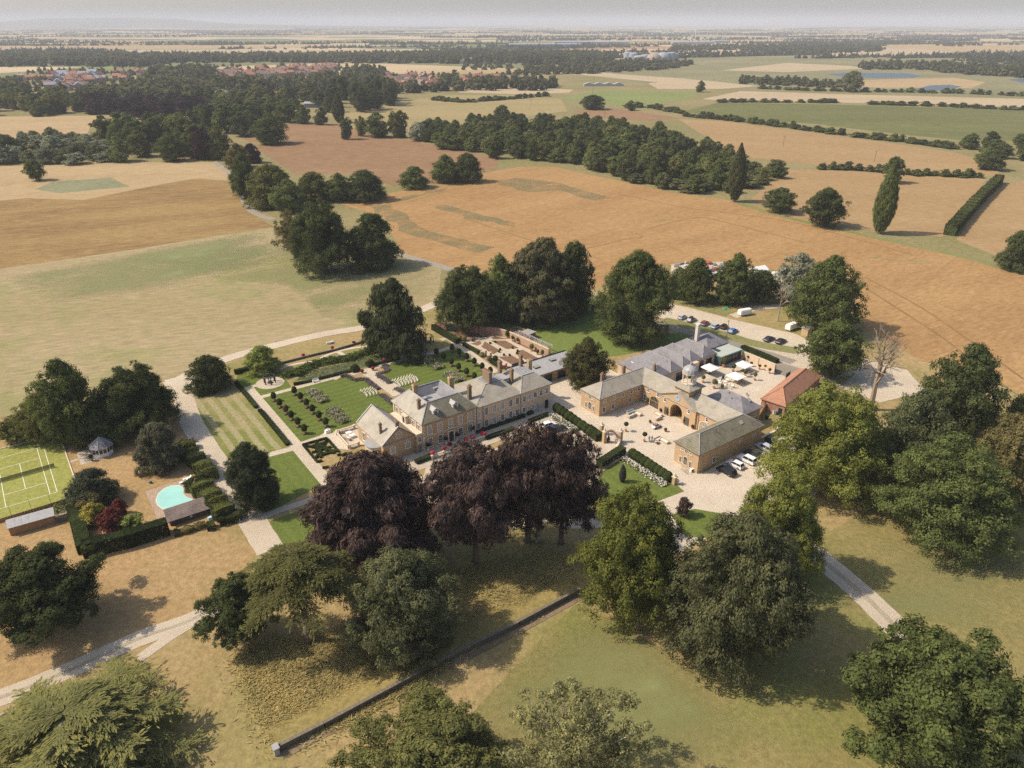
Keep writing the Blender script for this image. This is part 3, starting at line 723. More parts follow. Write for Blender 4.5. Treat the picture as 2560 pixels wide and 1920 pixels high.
def crown_points(rg, n, lobes, lr, up=.25, depth=.35, nsub=30, tight=.34):
    """leaf sprays gathered in small clumps over every bough"""
    w = lr ** 2 * rg.uniform(.7, 1.3, len(lr)); w[-7:] *= .45
    idx = rg.choice(len(lr), n, p=w / w.sum())
    sd = unit(rg, len(lr) * nsub).reshape(len(lr), nsub, 3)
    sd[:, :, 2] = np.abs(sd[:, :, 2]) * np.where(rg.random((len(lr), nsub)) < .5 + up, 1, -1)
    sr = rg.uniform(.72, 1.14, (len(lr), nsub))
    k = rg.integers(0, nsub, n)
    c = sd[idx, k]
    e = unit(rg, n)
    q = tight * rg.random((n, 1)) ** .5
    rad = sr[idx, k] * (1 - depth * .6 * rg.random(n) ** 2)
    d = c * rad[:, None] + e * q
    P = lobes[idx] + d * lr[idx][:, None] * np.array([1, 1, .82])
    nr = c + e * .4
    return P, nr / np.linalg.norm(nr, axis=1, keepdims=True), idx


def broad_lobes(rg, nl, prof, base, lr=(.2, .36), ragged=.18):
    """lobe centres over an egg: prof(t) is the half width at height t (0..1) of the crown"""
    L, Rr = [], []
    for k in range(nl):
        t = rg.uniform(.0, 1) ** .85
        ph = 2 * PI * (k * .618 + rg.uniform(-.08, .08))
        r0 = prof(t) * (1 + rg.uniform(-ragged, ragged))
        q = rg.uniform(*lr) * (.75 + .5 * (1 - t))
        rr = max(0, r0 - q * .8) * (rg.uniform(.25, 1) if rg.random() < .25 else 1)
        L.append((rr * math.cos(ph), rr * math.sin(ph), base + t * (2.0 - base - q * .6)))
        Rr.append(q)
    for k in range(7):                                  # boughs round the stem close the middle of the crown
        t = .08 + .12 * k
        q = .62 * prof(t)
        L.append((rg.uniform(-.12, .12), rg.uniform(-.12, .12), base + t * (1.95 - base - q * .6)))
        Rr.append(q)
    return np.array(L), np.array(Rr)


def trunk_mesh(name, rg, lobes, base_r=.075, top=1.25, lean=0.0, limbs=9, mat=None):
    b = MB()
    z = [0, .06, .3, .65, top]
    rr = [base_r * 1.7, base_r * 1.15, base_r, base_r * .8, base_r * .35]
    cx = [0, 0, lean * .2, lean * .5, lean]
    b.loft([[(cx[k] + rr[k] * math.cos(2 * PI * i / 7), rr[k] * math.sin(2 * PI * i / 7), z[k]) for i in range(7)] for k in range(5)])
    for k in rg.choice(len(lobes) - 7, min(limbs, len(lobes) - 7), replace=False):
        l = lobes[k]
        zz = rg.uniform(.4, .95) * min(top, max(.35, l[2]))
        m_ = (l[0] * .45, l[1] * .45, zz + (l[2] - zz) * .35)
        b.cyl((lean * zz / top, 0, zz), m_, base_r * .42, base_r * .28, 5)
        b.cyl(m_, tuple(l), base_r * .28, base_r * .08, 4)
    return b.mesh(name, mat or M_BARK, True)


PROTO = {}      # name -> (crown mesh, trunk mesh); 2 units high, 1 unit radius


def make_broad(key, seed, n, size, prof, base=.35, nl=60, lr=(.2, .36), mat=None, aspect=1.3, ragged=.18, droop=0.0, trunk=.075, up=.25, limbs=9, twigs=0.0, bark=None, depth=.35):
    rg = np.random.default_rng(seed)
    lobes, q = broad_lobes(rg, nl, prof, base, lr, ragged)
    P, d, idx = crown_points(rg, n, lobes, q, up, depth)
    f = np.array([1 / np.percentile(np.hypot(P[:, 0], P[:, 1]), 97)] * 2 + [1.98 / P[:, 2].max()])
    P *= f; lobes = lobes * f
    lt = rg.uniform(0, 1, len(q))
    tint = np.clip(.25 * lt[idx] + .6 * rg.random(n) + .12 * rg.normal(size=n), 0, .92)
    if twigs: tint[rg.random(n) < twigs] = 1.0
    Nn = d + unit(rg, n) * .42
    dirs = None
    if droop:
        out = P * np.array([1, 1, 0]); out /= np.linalg.norm(out, axis=1, keepdims=True) + 1e-6
        dirs = out * (1 - droop) + np.array([0, 0, -1.0]) * droop + unit(rg, n) * .5
    PROTO[key] = (leaf_mesh('foliage_' + key, P, Nn, size, tint, aspect, dirs, seed, mat), trunk_mesh('trunk_' + key, rg, lobes, trunk, limbs=limbs, mat=bark))


def egg(t): return math.sin(PI * min(1, .14 + .86 * t) ** .8) ** .55
def dome(t): return max(.12, math.cos(PI / 2 * max(0, t - .12) ** 1.35)) ** .8
def spread(t): return max(.2, math.sin(PI * (.22 + .74 * t)) ** .7)
def spire(t): return .12 + .88 * math.sin(PI * (.12 + .82 * t)) ** .8 if t < .5 else .1 + .9 * (1 - ((t - .5) / .5) ** 1.7)
def tall(t): return max(.3, math.sin(PI * (.15 + .75 * t)) ** .5)


make_broad('near_a', 11, 115000, .030, dome, .22, 110, (.15, .30), aspect=1.5, ragged=.22)
make_broad('near_b', 12, 110000, .031, spread, .45, 90, (.13, .27), aspect=1.5, ragged=.35, limbs=22, trunk=.06)
make_broad('near_c', 13, 115000, .029, egg, .15, 120, (.14, .28), aspect=1.7, ragged=.2, droop=.35)
make_broad('sparse', 14, 34000, .031, spread, .4, 90, (.10, .2), aspect=1.5, ragged=.4, limbs=46, trunk=.055, bark=M_PALEBARK, depth=.7)
make_broad('big_a', 21, 42000, .046, dome, .14, 95, (.18, .34), aspect=1.4)
make_broad('big_b', 22, 42000, .046, egg, .16, 90, (.18, .34), aspect=1.4, ragged=.25)
make_broad('big_c', 23, 40000, .046, spread, .3, 80, (.16, .32), aspect=1.4, ragged=.3, limbs=14)
make_broad('beech_a', 31, 105000, .040, dome, .12, 110, (.16, .30), mat=M_TWIGGY, aspect=4.0, droop=.55, ragged=.2, twigs=.07)
make_broad('beech_b', 32, 70000, .040, tall, .66, 70, (.16, .32), mat=M_TWIGGY, aspect=4.0, droop=.6, ragged=.3, twigs=.07, limbs=16, trunk=.06)
make_broad('weeping', 33, 34000, .06, dome, .08, 60, (.16, .32), aspect=3.5, droop=.8)
make_broad('mid_a', 41, 9000, .095, dome, .12, 34, (.22, .40), aspect=1.3)
make_broad('mid_b', 42, 9000, .095, egg, .12, 34, (.2, .38), aspect=1.3, ragged=.25)
make_broad('mid_c', 43, 8500, .095, spread, .25, 30, (.2, .38), aspect=1.3, ragged=.3)
make_broad('mid_tall', 44, 9000, .095, tall, .15, 36, (.22, .38), aspect=1.3)
make_broad('bush_a', 45, 5200, .12, dome, .02, 30, (.24, .42), aspect=1.3, trunk=.05)
make_broad('low_a', 51, 700, .30, dome, .1, 14, (.32, .5), aspect=1.2)
make_broad('low_b', 52, 700, .30, egg, .1, 14, (.3, .48), aspect=1.2)
make_broad('low_tall', 53, 700, .28, tall, .1, 14, (.3, .48), aspect=1.2)


def make_poplar(key, seed, n, size):
    rg = np.random.default_rng(seed)
    nl = 90
    t = (np.arange(nl) + .5) / nl
    prof = np.where(t < .35, .45 + .55 * np.sin(t / .35 * PI / 2), np.cos((t - .35) / .65 * PI / 2) ** .75)
    ph = np.arange(nl) * 2.4
    q = .16 + .26 * prof
    rr = np.maximum(0, prof - q * .7)
    lobes = np.stack([rr * np.cos(ph), rr * np.sin(ph), .12 + t * 1.83], 1)
    d = unit(rg, n)
    idx = rg.choice(nl, n, p=q ** 2 / (q ** 2).sum())
    P = lobes[idx] + d * (q[idx] * (1 - .4 * rg.random(n)))[:, None] * np.array([1, 1, .32])
    tint = np.clip(.3 * rg.random(nl)[idx] + .55 * rg.random(n), 0, .92)
    PROTO[key] = (leaf_mesh('foliage_' + key, P, d + unit(rg, n) * .5 + np.array([0, 0, .2]), size, tint, 2.2, np.tile([0, 0, 1.0], (n, 1)) + unit(rg, n) * .6, seed),
                  trunk_mesh('trunk_' + key, rg, lobes[10:40], .11, 1.7, limbs=6))


make_poplar('poplar', 61, 17000, .085)
make_poplar('cypress', 62, 3000, .18)


def make_cedar(key, seed, n, flat):
    """tiers of flat boughs, each a fern of side sprays"""
    rg = np.random.default_rng(seed)
    P, D, T = [], [], []
    boughs = 52 if flat else 74
    b = MB()
    b.cyl((0, 0, -.02), (0, 0, .5), .085, .06, 8); b.cyl((0, 0, .5), (.03, 0, 1.75), .06, .015, 7)
    per = n // boughs
    for k in range(boughs):
        t = k / boughs
        z = (1.18 + .70 * t) if flat else (.22 + 1.68 * t ** .9)
        ln_ = (.95 - .55 * max(0, t - .35) / .65 if flat else 1.05 - .80 * t ** 1.25) * rg.uniform(.62, 1.15)
        ph = k * 2.39996 + rg.uniform(-.45, .45)
        rise = rg.uniform(-.02, .14)
        u = np.array([math.cos(ph), math.sin(ph), 0]); w = np.array([-math.sin(ph), math.cos(ph), 0])
        m_ = int(per * (.35 + .9 * ln_))
        nb = int(18 + 30 * ln_)
        br = rg.integers(0, nb, m_)
        side = np.where(rg.random(m_) < .5, 1, -1)
        s0 = (br + .5) / nb * ln_
        bl = (.07 + .17 * np.sin(np.clip(s0 / ln_, .05, 1) * PI * .82)) * (.6 + .5 * ln_) * (.8 + .4 * np.sin(br * 7.3 + side))
        q = rg.random(m_) ** .8 * bl
        ang = .75 + .25 * np.sin(br * 3.1)
        p = u * (s0 + q * np.cos(ang))[:, None] + w * (side * q * np.sin(ang))[:, None] + rg.normal(size=(m_, 3)) * .011
        s = np.hypot(p[:, 0], p[:, 1])
        p[:, 2] += z + rise * s - (.24 if flat else .20) * s ** 2 - q * .16
        P.append(p)
        d = u * np.cos(ang)[:, None] + w * (side * np.sin(ang))[:, None] + unit(rg, m_) * .3
        d[:, 2] -= .25
        D.append(d)
        T.append(np.clip(.25 * rg.random() + .35 * q / .22 + .4 * rg.random(m_), 0, .92))
        e = u * ln_ * .8
        b.cyl((0, 0, z - .06), (e[0] * .5, e[1] * .5, z + .02), .016, .010, 4)
        b.cyl((e[0] * .5, e[1] * .5, z + .02), (e[0], e[1], z - .08), .010, .004, 4)
    P = np.concatenate(P); D = np.concatenate(D); T = np.concatenate(T)
    f = 1 / np.percentile(np.hypot(P[:, 0], P[:, 1]), 97)
    P[:, :2] *= f
    n_ = len(P)
    PROTO[key] = (leaf_mesh('foliage_' + key, P, np.tile([0, 0, 1.0], (n_, 1)) + unit(rg, n_) * .45, .030, T, 3.0, D, seed), b.mesh('trunk_' + key, M_BARK, True))


make_cedar('cedar', 71, 90000, False)
make_cedar('cedar_flat', 72, 80000, True)


def branch(b, rg, p, d, r, l, lev, maxlev):
    q = p + d * l
    b.cyl(tuple(p), tuple(q), r, r * .68, 6 if lev < 2 else 4, cap=False)
    if lev >= maxlev: return
    for k in range(3 if lev < maxlev - 1 else 4):
        dd = (d + Vector(rg.normal(size=3)) * (.42 + .06 * lev) + Vector((0, 0, .12))).normalized()
        branch(b, rg, p + d * l * rg.uniform(.6, 1), dd, r * rg.uniform(.45, .68), l * rg.uniform(.62, .85), lev + 1, maxlev)


def make_bare(key, seed, mat, maxlev=5):
    rg = np.random.default_rng(seed)
    b = MB()
    branch(b, rg, Vector((0, 0, 0)), Vector((.05, 0, 1)), .062, .62, 0, maxlev)
    V = np.array(b.v); r = np.percentile(np.hypot(V[:, 0], V[:, 1]), 96)
    b.v = [(x / r, y / r, z * 2 / V[:, 2].max()) for x, y, z in b.v]
    PROTO[key] = (None, b.mesh('branches_' + key, mat))


make_bare('bare', 81, paint('brown_bark', (.27, .205, .145), .9, .25, 2))
make_bare('bare2', 85, M_PALEBARK)

GREEN = (.062, .072, .026)
C = dict(dark=(.085, .100, .037), mid=(.112, .132, .043), olive=(.148, .148, .050), bright=(.165, .176, .042), grey=(.138, .142, .066), bronze=(.150, .128, .052),
         pale=(.26, .265, .18), willow=(.22, .23, .15), copper=(.074, .050, .043), plum=(.058, .038, .040), red=(.16, .045, .04), yellow=(.36, .31, .07), lime=(.19, .215, .055), teal=(.090, .098, .044), cedar=(.165, .160, .058))
TONE = dict(dark='dark', mid='mid green', olive='olive', teal='bluish dark', grey='greyish', plum='plum', willow='silvery', bright='bright')
UNITH = 2.0


def tree(name, key, spec, tone, label, cat='tree', group=None, rz=None, parts=True):
    x, y, h, r = spec
    cm, tm = PROTO[key]
    col = C[tone] if isinstance(tone, str) else tone
    j = R_.uniform(.80, 1.24) if group else R_.uniform(.92, 1.12)
    if cm is not None and not parts:
        o = link(name, cm, None, (x, y, 0), R_.uniform(0, 6.28) if rz is None else rz)
        o.scale = (r, r, h / UNITH)
        o.color = (col[0] * j, col[1] * j, col[2] * j, 1)
        return prop(o, label, cat, group)
    t = thing(name, label, cat, (x, y, 0), R_.uniform(0, 6.28) if rz is None else rz, group)
    t.scale = (r, r, h / UNITH)
    if cm is not None:
        k = link('crown', cm, t); k.color = (col[0] * j, col[1] * j, col[2] * j, 1)
        link('trunk', tm, t)
    else:
        link('trunk', tm, t)
    return t


# ---------------------------------------------------------------- the trees one can tell apart
BT = 'broadleaf_tree'
TREES = [
    # name, prototype, (x, y, height, crown radius), tone, label
    ('cedar_tree', 'cedar', (-60.2,68.7,10.5,14.3), 'cedar', 'wide feathery cedar in the lower left corner, spreading over the gravel drive'),
    (BT, 'near_b', (-79.1,94.7,15.0,10.7), 'dark', 'spreading dark oak on the scorched grass beside the long clipped hedge and kitchen garden'),
    (BT, 'near_b', (-44.7,90.7,13.3,6.2), 'dark', 'small dark oak leaning beside the bare trunked cedar, its foot in shade'),
    ('cedar_tree', 'cedar_flat', (-33.8,90.3,20.1,8.7), 'cedar', 'flat topped cedar on a tall bare pale trunk above the rough grass'),
    (BT, 'near_c', (-18.1,90.5,18.8,9.0), 'grey', 'drooping grey green tree between the bare trunked cedar and the ha-ha wall'),
    ('copper_beech', 'beech_a', (-26.0,110.4,24.5,12.2), 'copper', 'largest purple copper beech, hiding the forecourt corner by the gabled pavilion'),
    ('copper_beech', 'beech_b', (-6.9,110.6,25.1,9.2), 'copper', 'tall copper beech on an ivy clad trunk in front of the house terrace'),
    ('copper_beech', 'beech_b', (3.1,116.9,26.2,9.1), 'copper', 'copper beech on twin trunks, the middle one of the tall purple row'),
    ('copper_beech', 'beech_b', (9.7,116.3,24.7,8.0), 'copper', 'copper beech with a thick bare trunk nearest the gate piers and hedge'),
    (BT, 'near_a', (20.3,97.9,25.6,9.3), 'bright', 'fresh green leafy tree standing at the upper end of the ha-ha wall'),
    (BT, 'near_c', (35.5,87.9,28.1,10.9), 'grey', 'huge grey green tree with brownish top, between lawn and park drive'),
    (BT, 'near_a', (48.6,107.0,23.3,7.7), 'bright', 'yellow green tree overhanging the parked cars beside the stable wing'),
    (BT, 'near_a', (68.4,135.5,25.5,12.4), 'bright', 'bright rounded tree hiding part of the red tiled barn'),
    (BT, 'near_a', (85.1,117.6,23.1,12.3), 'mid', 'dense dark domed tree on the right of the park drive, foliage to the ground'),
    (BT, 'big_b', (110.2,159.1,25.2,9.3), 'dark', 'tall dark tree right of the bare dead tree by the yard'),
    (BT, 'big_b', (88.3,138.9,22.7,8.4), 'teal', 'dark bluish tree squeezed between the bright rounded tree and the dense dome'),
    (BT, 'near_b', (57.6,68.7,21.0,13.6), 'mid', 'enormous oak filling the lower right corner of the park'),
    (BT, 'near_b', (-11.1,63.9,10.9,11.2), 'olive', 'oak crown at the bottom edge below the ha-ha wall'),
    (BT, 'sparse', (8.5,62.6,19.5,9.4), (.26,.25,.11), 'thin pale tree with dead silvery boughs at the bottom edge'),
    (BT, 'big_c', (106.9,130.7,21.8,9.2), 'bronze', 'bronze tinted tree at the right edge behind the dense dome'),
    (BT, 'big_a', (127.3,156.8,13.8,6.8), 'mid', 'green tree cut by the right edge above the bronze tinted one'),
    ('dead_tree', 'bare', (95.4,171.7,25.3,9.0), 'dark', 'tall leafless dead tree beside the yard, bark pale'),
    (BT, 'big_c', (92.3,191.9,18.4,8.5), 'mid', 'open branched tree on the lane corner by the stable gates'),
    (BT, 'big_b', (104.2,228.9,26.1,11.4), 'mid', 'tall broad tree at the far corner of the car park'),
    ('willow_tree', 'mid_b', (103.5,255.5,19.2,8.0), 'pale', 'silvery willow behind the tall broad car park tree'),
    ('dead_tree', 'bare2', (91.7,236.4,15.4,5.5), 'dark', 'small leafless pale tree on the grass by the covered trailers'),
    (BT, 'big_a', (67.6,256.7,17.0,7.2), 'mid', 'dark round tree left of the builders yard beyond the car park'),
    (BT, 'big_b', (81.5,255.6,19.0,8.2), 'mid', 'tree in front of the builders yard, between two others of the car park row'),
    (BT, 'big_a', (62.3,261.2,11.9,4.7), 'mid', 'small tree tucked between the great car park tree and its dark round neighbour'),
    (BT, 'big_c', (91.4,256.3,12.5,5.9), 'dark', 'low dark tree shading the verge next to the leafless pale one'),
    (BT, 'near_c', (39.7,221.6,30.1,12.2), 'mid', 'great green tree at the left end of the car park'),
    (BT, 'near_a', (-15.1,232.1,21.6,11.2), 'dark', 'dark tree at the left of the clump above the walled garden'),
    (BT, 'big_b', (-4.2,236.8,24.2,7.4), 'mid', 'tree second from the left in the clump above the walled garden'),
    ('copper_beech', 'beech_a', (10.0,238.9,29.2,12.6), (.092,.088,.042), 'bronze green beech, tallest of the clump above the walled garden'),
    (BT, 'big_a', (21.6,243.5,27.1,7.6), 'dark', 'dark tree at the right of the clump above the walled garden'),
    ('weeping_tree', 'weeping', (-36.4,209.8,24.2,10.3), (.060,.068,.030), 'weeping dark tree beside the lily pond'),
    (BT, 'near_a', (-77.3,292.5,30.1,12.7), 'dark', 'leftmost full tree of the dark clump on the mown meadow'),
    (BT, 'big_a', (-58.8,300.0,23.3,11.4), 'dark', 'right tree of the dark clump on the mown meadow'),
    (BT, 'sparse', (-95.3,311.9,22.0,9.2), 'bronze', 'half bare twiggy tree at the left of the dark clump on the mown meadow'),
    ('lime_tree', 'big_a', (-74.0,196.4,8.1,5.2), 'lime', 'round yellow green tree at the corner of the garden hedge'),
    (BT, 'big_a', (-85.0,184.8,10.3,6.1), 'dark', 'squat dark tree on the corner of the striped dry lawn'),
    (BT, 'big_b', (-107.1,155.6,22.6,7.8), 'mid', 'tall tree at the middle of the dark clump left of the west drive'),
    (BT, 'near_a', (-93.3,161.5,18.5,9.2), 'dark', 'dense tree nearest the west drive in the dark left clump'),
    (BT, 'big_c', (-114.8,156.6,13.0,6.2), 'olive', 'olive tree behind the tennis court'),
    (BT, 'big_a', (-100.2,157.2,11.5,6.8), 'dark', 'low dark tree behind the white summerhouse'),
    ('bush', 'bush_a', (-122.2,156.5,6.4,5.1), 'olive', 'olive bushes beyond the far left corner of the tennis court'),
    (BT, 'near_c', (-54.8,128.8,16.0,5.4), (.058,.068,.036), 'upright egg shaped dark tree on the lawn by the west drive'),
    ('weeping_tree', 'weeping', (-80.8,143.4,12.2,4.9), (.13, .125, .075), 'weeping grey conifer beside the wavy yew hedge'),
    ('round_shrub', 'big_a', (-90.0,130.2,8.0,5.3), (.060,.068,.040), 'large round shrub between tennis court and swimming pool'),
    ('shrub', 'mid_a', (-85.6,122.3,5.3,2.6), 'yellow', 'golden leaved shrub in the pool shrubbery'),
    ('shrub', 'mid_b', (-80.0,119.2,6.6,2.8), 'red', 'larger dark red maple shrub in the pool shrubbery'),
    ('shrub', 'mid_a', (-81.7,125.1,4.4,1.6), 'red', 'smaller red shrub behind the golden one in the pool shrubbery'),
    ('shrub', 'mid_b', (-76.2,119.1,4.8,2.9), 'lime', 'lime green shrub at the front of the pool shrubbery'),
    ('shrub', 'mid_c', (-88.1,126.8,4.9,3.4), 'bronze', 'brownish shrub below the large round one'),
    (BT, 'big_b', (21.0,186.3,15.2,6.5), (.105,.098,.036), 'olive tree between the house wing and the stables'),
    ('conifer', 'cypress', (24.7,137.6,4.8,0.8), (.09, .10, .085), 'small dark conifer on the lawn inside the flower hedge'),
    ('ornamental_tree', 'mid_c', (35.7,124.9,4.9,1.6), (.13,.09,.075), 'little pinkish tree where the lawn meets the drive'),
    (BT, 'big_c', (-310.4,487.9,14.1,6.0), 'mid', 'lone tree standing in the stubble field at the left'),
    ('poplar_tree', 'poplar', (128.0,424.6,32.7,4.5), (.088,.090,.042), 'slender poplar at the end of the wood, two spires close together'),
    ('poplar_tree', 'poplar', (179.5,353.4,33.6,4.9), 'mid', 'lone leaning poplar on the edge of the corn field'),
    (BT, 'mid_a', (244.5,480.8,16.9,6.8), 'dark', 'round tree behind the top of the lone leaning poplar'),
    (BT, 'big_c', (145.4,398.7,13.6,9.0), 'dark', 'smaller of two round oaks on the edge of the corn field'),
    (BT, 'big_c', (157.2,367.9,19.9,10.0), 'dark', 'larger of two round oaks on the edge of the corn field'),
    (BT, 'big_a', (210.0,295.3,17.1,7.6), 'dark', 'dark tree at the right edge beyond the corn field'),
    # avenue and middle distance
    (BT, 'big_a', (-134.4,413.6,23.9,13.4), 'olive', 'round sunlit tree by the bend of the lane'),
    (BT, 'big_b', (-121.1,400.0,17.8,10.0), 'mid', 'tree in front of the round sunlit one by the lane bend'),
    (BT, 'big_a', (-114.1,426.8,17.1,10.1), 'olive', 'yellowish tree left in the belt below the brown field'),
    (BT, 'big_b', (-99.4,426.6,16.2,8.0), 'mid', 'tree in the middle of the belt below the brown field'),
    (BT, 'big_a', (-85.2,429.6,17.6,12.3), 'dark', 'dark tree at the right end of the belt below the brown field'),
    (BT, 'big_a', (-61.4,464.9,13.5,9.5), 'mid', 'single round tree between belt and double tree at the corn edge'),
    (BT, 'big_b', (-43.0,481.0,18.0,9.2), 'mid', 'left of the double tree on the corn field edge'),
    (BT, 'big_a', (-28.8,484.0,18.7,9.8), 'dark', 'right of the double tree on the corn field edge'),
    (BT, 'big_b', (-155.3,432.3,26.1,8.3), 'mid', 'tall tree lining the lane before the bend'),
    (BT, 'big_b', (-194.4,535.4,17.1,9.2), 'bronze', 'bronze tree lining the lane behind the tall one'),
    ('copper_beech', 'big_a', (-191.1,555.1,14.4,6.8), 'plum', 'small plum coloured tree beside the brown field'),
    (BT, 'big_b', (-221.2,572.3,24.5,9.5), 'olive', 'sunlit tree where the lane leaves the left wood'),
    (BT, 'big_b', (-205.3,649.3,24.9,14.8), 'mid', 'round tree standing in the meadow beyond the lane'),
    (BT, 'mid_b', (-244.6,695.5,21.6,10.8), 'dark', 'dark tree left of the round meadow tree'),
    (BT, 'mid_a', (-267.1,718.8,26.5,12.9), 'mid', 'tree on the park edge by the village, behind the dark one'),
    (BT, 'mid_b', (-213.1,789.4,19.1,8.5), 'mid', 'upright tree on the far edge of the upper brown field'),
    (BT, 'mid_b', (-232.9,799.3,23.5,11.9), 'mid', 'round tree at the far edge of the upper brown field'),
    (BT, 'mid_b', (-191.7,778.6,17.5,7.0), 'dark', 'ivy covered tree right on the far edge of the upper brown field'),
    ('poplar_tree', 'poplar', (-178.2,796.7,29.0,6.2), 'dark', 'dark poplar at the corner of the barley field'),
    (BT, 'mid_tall', (-146.0,675.5,19.9,5.7), 'mid', 'narrow tree at the right end of the upper brown field'),
    (BT, 'mid_tall', (-136.9,697.1,17.5,5.4), 'olive', 'thin ivy clad tree in front of the barley field'),
    (BT, 'mid_b', (-121.3,689.2,22.3,10.8), 'mid', 'double crowned tree in front of the barley field'),
    (BT, 'mid_tall', (-101.6,688.6,23.9,9.1), 'olive', 'open sided tree at the left end of the great wood'),
    ('willow_tree', 'mid_a', (-81.4,668.8,16.0,10.1), 'pale', 'silver willow at the left end of the great wood'),
    (BT, 'mid_a', (-10.1,802.0,17.1,10.0), 'dark', 'round tree rising above the far edge of the great wood'),
    (BT, 'mid_a', (95.9,926.5,16.6,15.9), 'dark', 'dark clump tree beside the bright grass field'),
    (BT, 'mid_b', (139.1,912.3,11.8,6.0), 'dark', 'small dark tree on the hedge of the bright grass field'),
    (BT, 'mid_b', (279.9,1166.8,16.7,6.9), 'dark', 'round tree at the corner of the pale stubble fields'),
    ('willow_tree', 'mid_a', (506.9,1175.3,29.5,17.9), 'grey', 'tall grey willow between the two lakes'),
]
made = []
for nm, key, sp_, tone, lab in TREES:
    cat = {'shrub': 'shrub', 'bush': 'bush', 'round_shrub': 'shrub'}.get(nm, 'tree')
    tree(nm, key, sp_, tone, lab, cat)
    made.append(sp_)


# ---------------------------------------------------------------- woods and belts of like trees
def inside(p, poly):
    x, y = p
    c = False
    for i in range(len(poly)):
        (x0, y0), (x1, y1) = poly[i], poly[i - 1]
        if (y0 > y) != (y1 > y) and x < (x1 - x0) * (y - y0) / (y1 - y0) + x0: c = not c
    return c


def scatter(poly, gap, n, rnd, old=None):
    xs = [p[0] for p in poly]; ys = [p[1] for p in poly]
    out = [] if old is None else old
    res = []
    for _ in range(n * 60):
        if len(res) >= n: break
        p = (rnd.uniform(min(xs), max(xs)), rnd.uniform(min(ys), max(ys)))
        if inside(p, poly) and all((p[0] - q[0]) ** 2 + (p[1] - q[1]) ** 2 > gap * gap for q in out):
            out.append(p); res.append(p)
    return res


rw = random.Random(5)
WOODS = [
    # outline, gap, count, height, radius, tones, keys, name, label, group
    ([(-90.9,679.7),(-55.2,621.2),(-9.1,569.3),(25.2,555.1),(54.6,507.6),(87.0,475.9),(110.2,447.6),(133.3,450.3),(157.0,472.9),(158.3,569.3),(137.4,679.7),(87.5,749.5),(6.5,778.3),(-66.4,756.5)], 5.6, 230, (10, 16), (5.4, 8.2), ('dark', 'mid', 'mid', 'teal', 'olive', 'mid'), ('mid_a', 'mid_b', 'mid_tall', 'mid_a'), 'woodland_tree',
     'tree of the great wood beyond the corn field', 'trees of the great wood'),
    ([(54.6,507.6),(67.8,488.1),(86.0,470.0),(109.6,444.9),(135.6,438.4),(181.0,496.1),(189.3,535.9),(160.9,528.6),(119.3,488.1),(92.2,507.6),(73.2,530.4)], 6, 34, (5, 10), (5, 7.5), ('grey', 'mid', 'olive', 'grey'), ('mid_a', 'bush_a'), BT,
     'tree along the near fringe of the great wood', 'fringe trees of the great wood'),
    ([(-308.7,555.1),(-260.9,547.3),(-224.3,559.1),(-271.5,679.7),(-341.0,729.1),(-365.3,685.5)], 7.5, 32, (17, 25), (8, 11), ('olive', 'mid', 'dark', 'mid'), ('big_b', 'mid_b', 'mid_tall'), BT,
     'tree of the left wood at the top of the lane', 'trees of the left wood'),
    ([(-242.2,555.1),(-225.8,563.2),(-248.1,621.2),(-267.1,631.1)], 6, 5, (19, 25), (6.5, 8.5), ('plum',), ('mid_b', 'mid_tall'), 'copper_beech',
     'tree at the right end of the left wood', 'plum trees of the left wood'),
    ([(-374.1,545.4),(-330.5,545.4),(-299.2,553.1),(-323.9,613.9),(-373.1,657.3),(-410.6,646.6),(-413.7,613.9)], 7.5, 36, (7, 14), (6, 9.5), ('willow', 'willow', 'grey'), ('bush_a', 'mid_a'), 'willow_tree',
     'willow of the thicket at the left edge', 'willows at the left edge'),
    ([(-386.6,549.2),(-359.6,549.2),(-396.9,613.9),(-439.8,631.1)], 9, 5, (12, 16), (8, 10), ('dark',), ('mid_a', 'mid_b'), BT,
     'tree at the left edge behind the willow thicket', 'dark trees at the left edge'),
    ([(-473.2,860.4),(-379.8,817.4),(-294.5,770.9),(-299.4,825.6),(-391.5,960.6),(-475.8,995.2),(-511.4,938.8)], 10, 28, (15, 21), (10, 14), ('plum',), ('mid_a', 'mid_b'), 'copper_beech',
     'beech of the long row before the village', 'purple beeches before the village'),
    ([(-292.6,729.1),(-257.5,785.8),(-234.3,860.4),(-219.5,907.9),(-266.7,1058.3),(-350.4,1085.8),(-403.6,1007.2)], 11, 36, (15, 22), (9, 13), ('mid', 'olive', 'dark'), ('mid_a', 'mid_b'), BT,
     'park tree standing before the village roofs', 'park trees before the village'),
    ([(-585.9,855.9),(-501.6,851.4),(-479.5,869.5),(-586.9,1071.9),(-706.3,1145.1),(-744.6,1100.1)], 11, 34, (15, 22), (8, 12), ('mid', 'grey', 'olive', 'teal'), ('mid_a', 'mid_b', 'mid_tall'), BT,
     'tree round the far stubble field at the left edge', 'trees by the far stubble field'),
    ([(-222.6,898.0),(-183.3,888.3),(-139.9,918.0),(-156.2,1051.7),(-215.1,1193.7),(-264.1,1160.9)], 9, 34, (22, 30), (7, 10), ('dark', 'dark', 'teal'), ('mid_tall', 'mid_b'), BT,
     'tree of the plantation right of the village', 'plantation trees right of the village'),
    ([(330.5,517.9),(379.3,559.1),(454.9,626.1),(491.2,679.7),(428.1,657.3),(373.8,631.1),(353.7,569.3)], 10, 20, (9, 14), (6, 9), ('dark', 'mid'), ('mid_a', 'mid_b'), BT,
     'tree of the spinney at the right edge beyond the green crop', 'trees of the right hand spinney'),
]
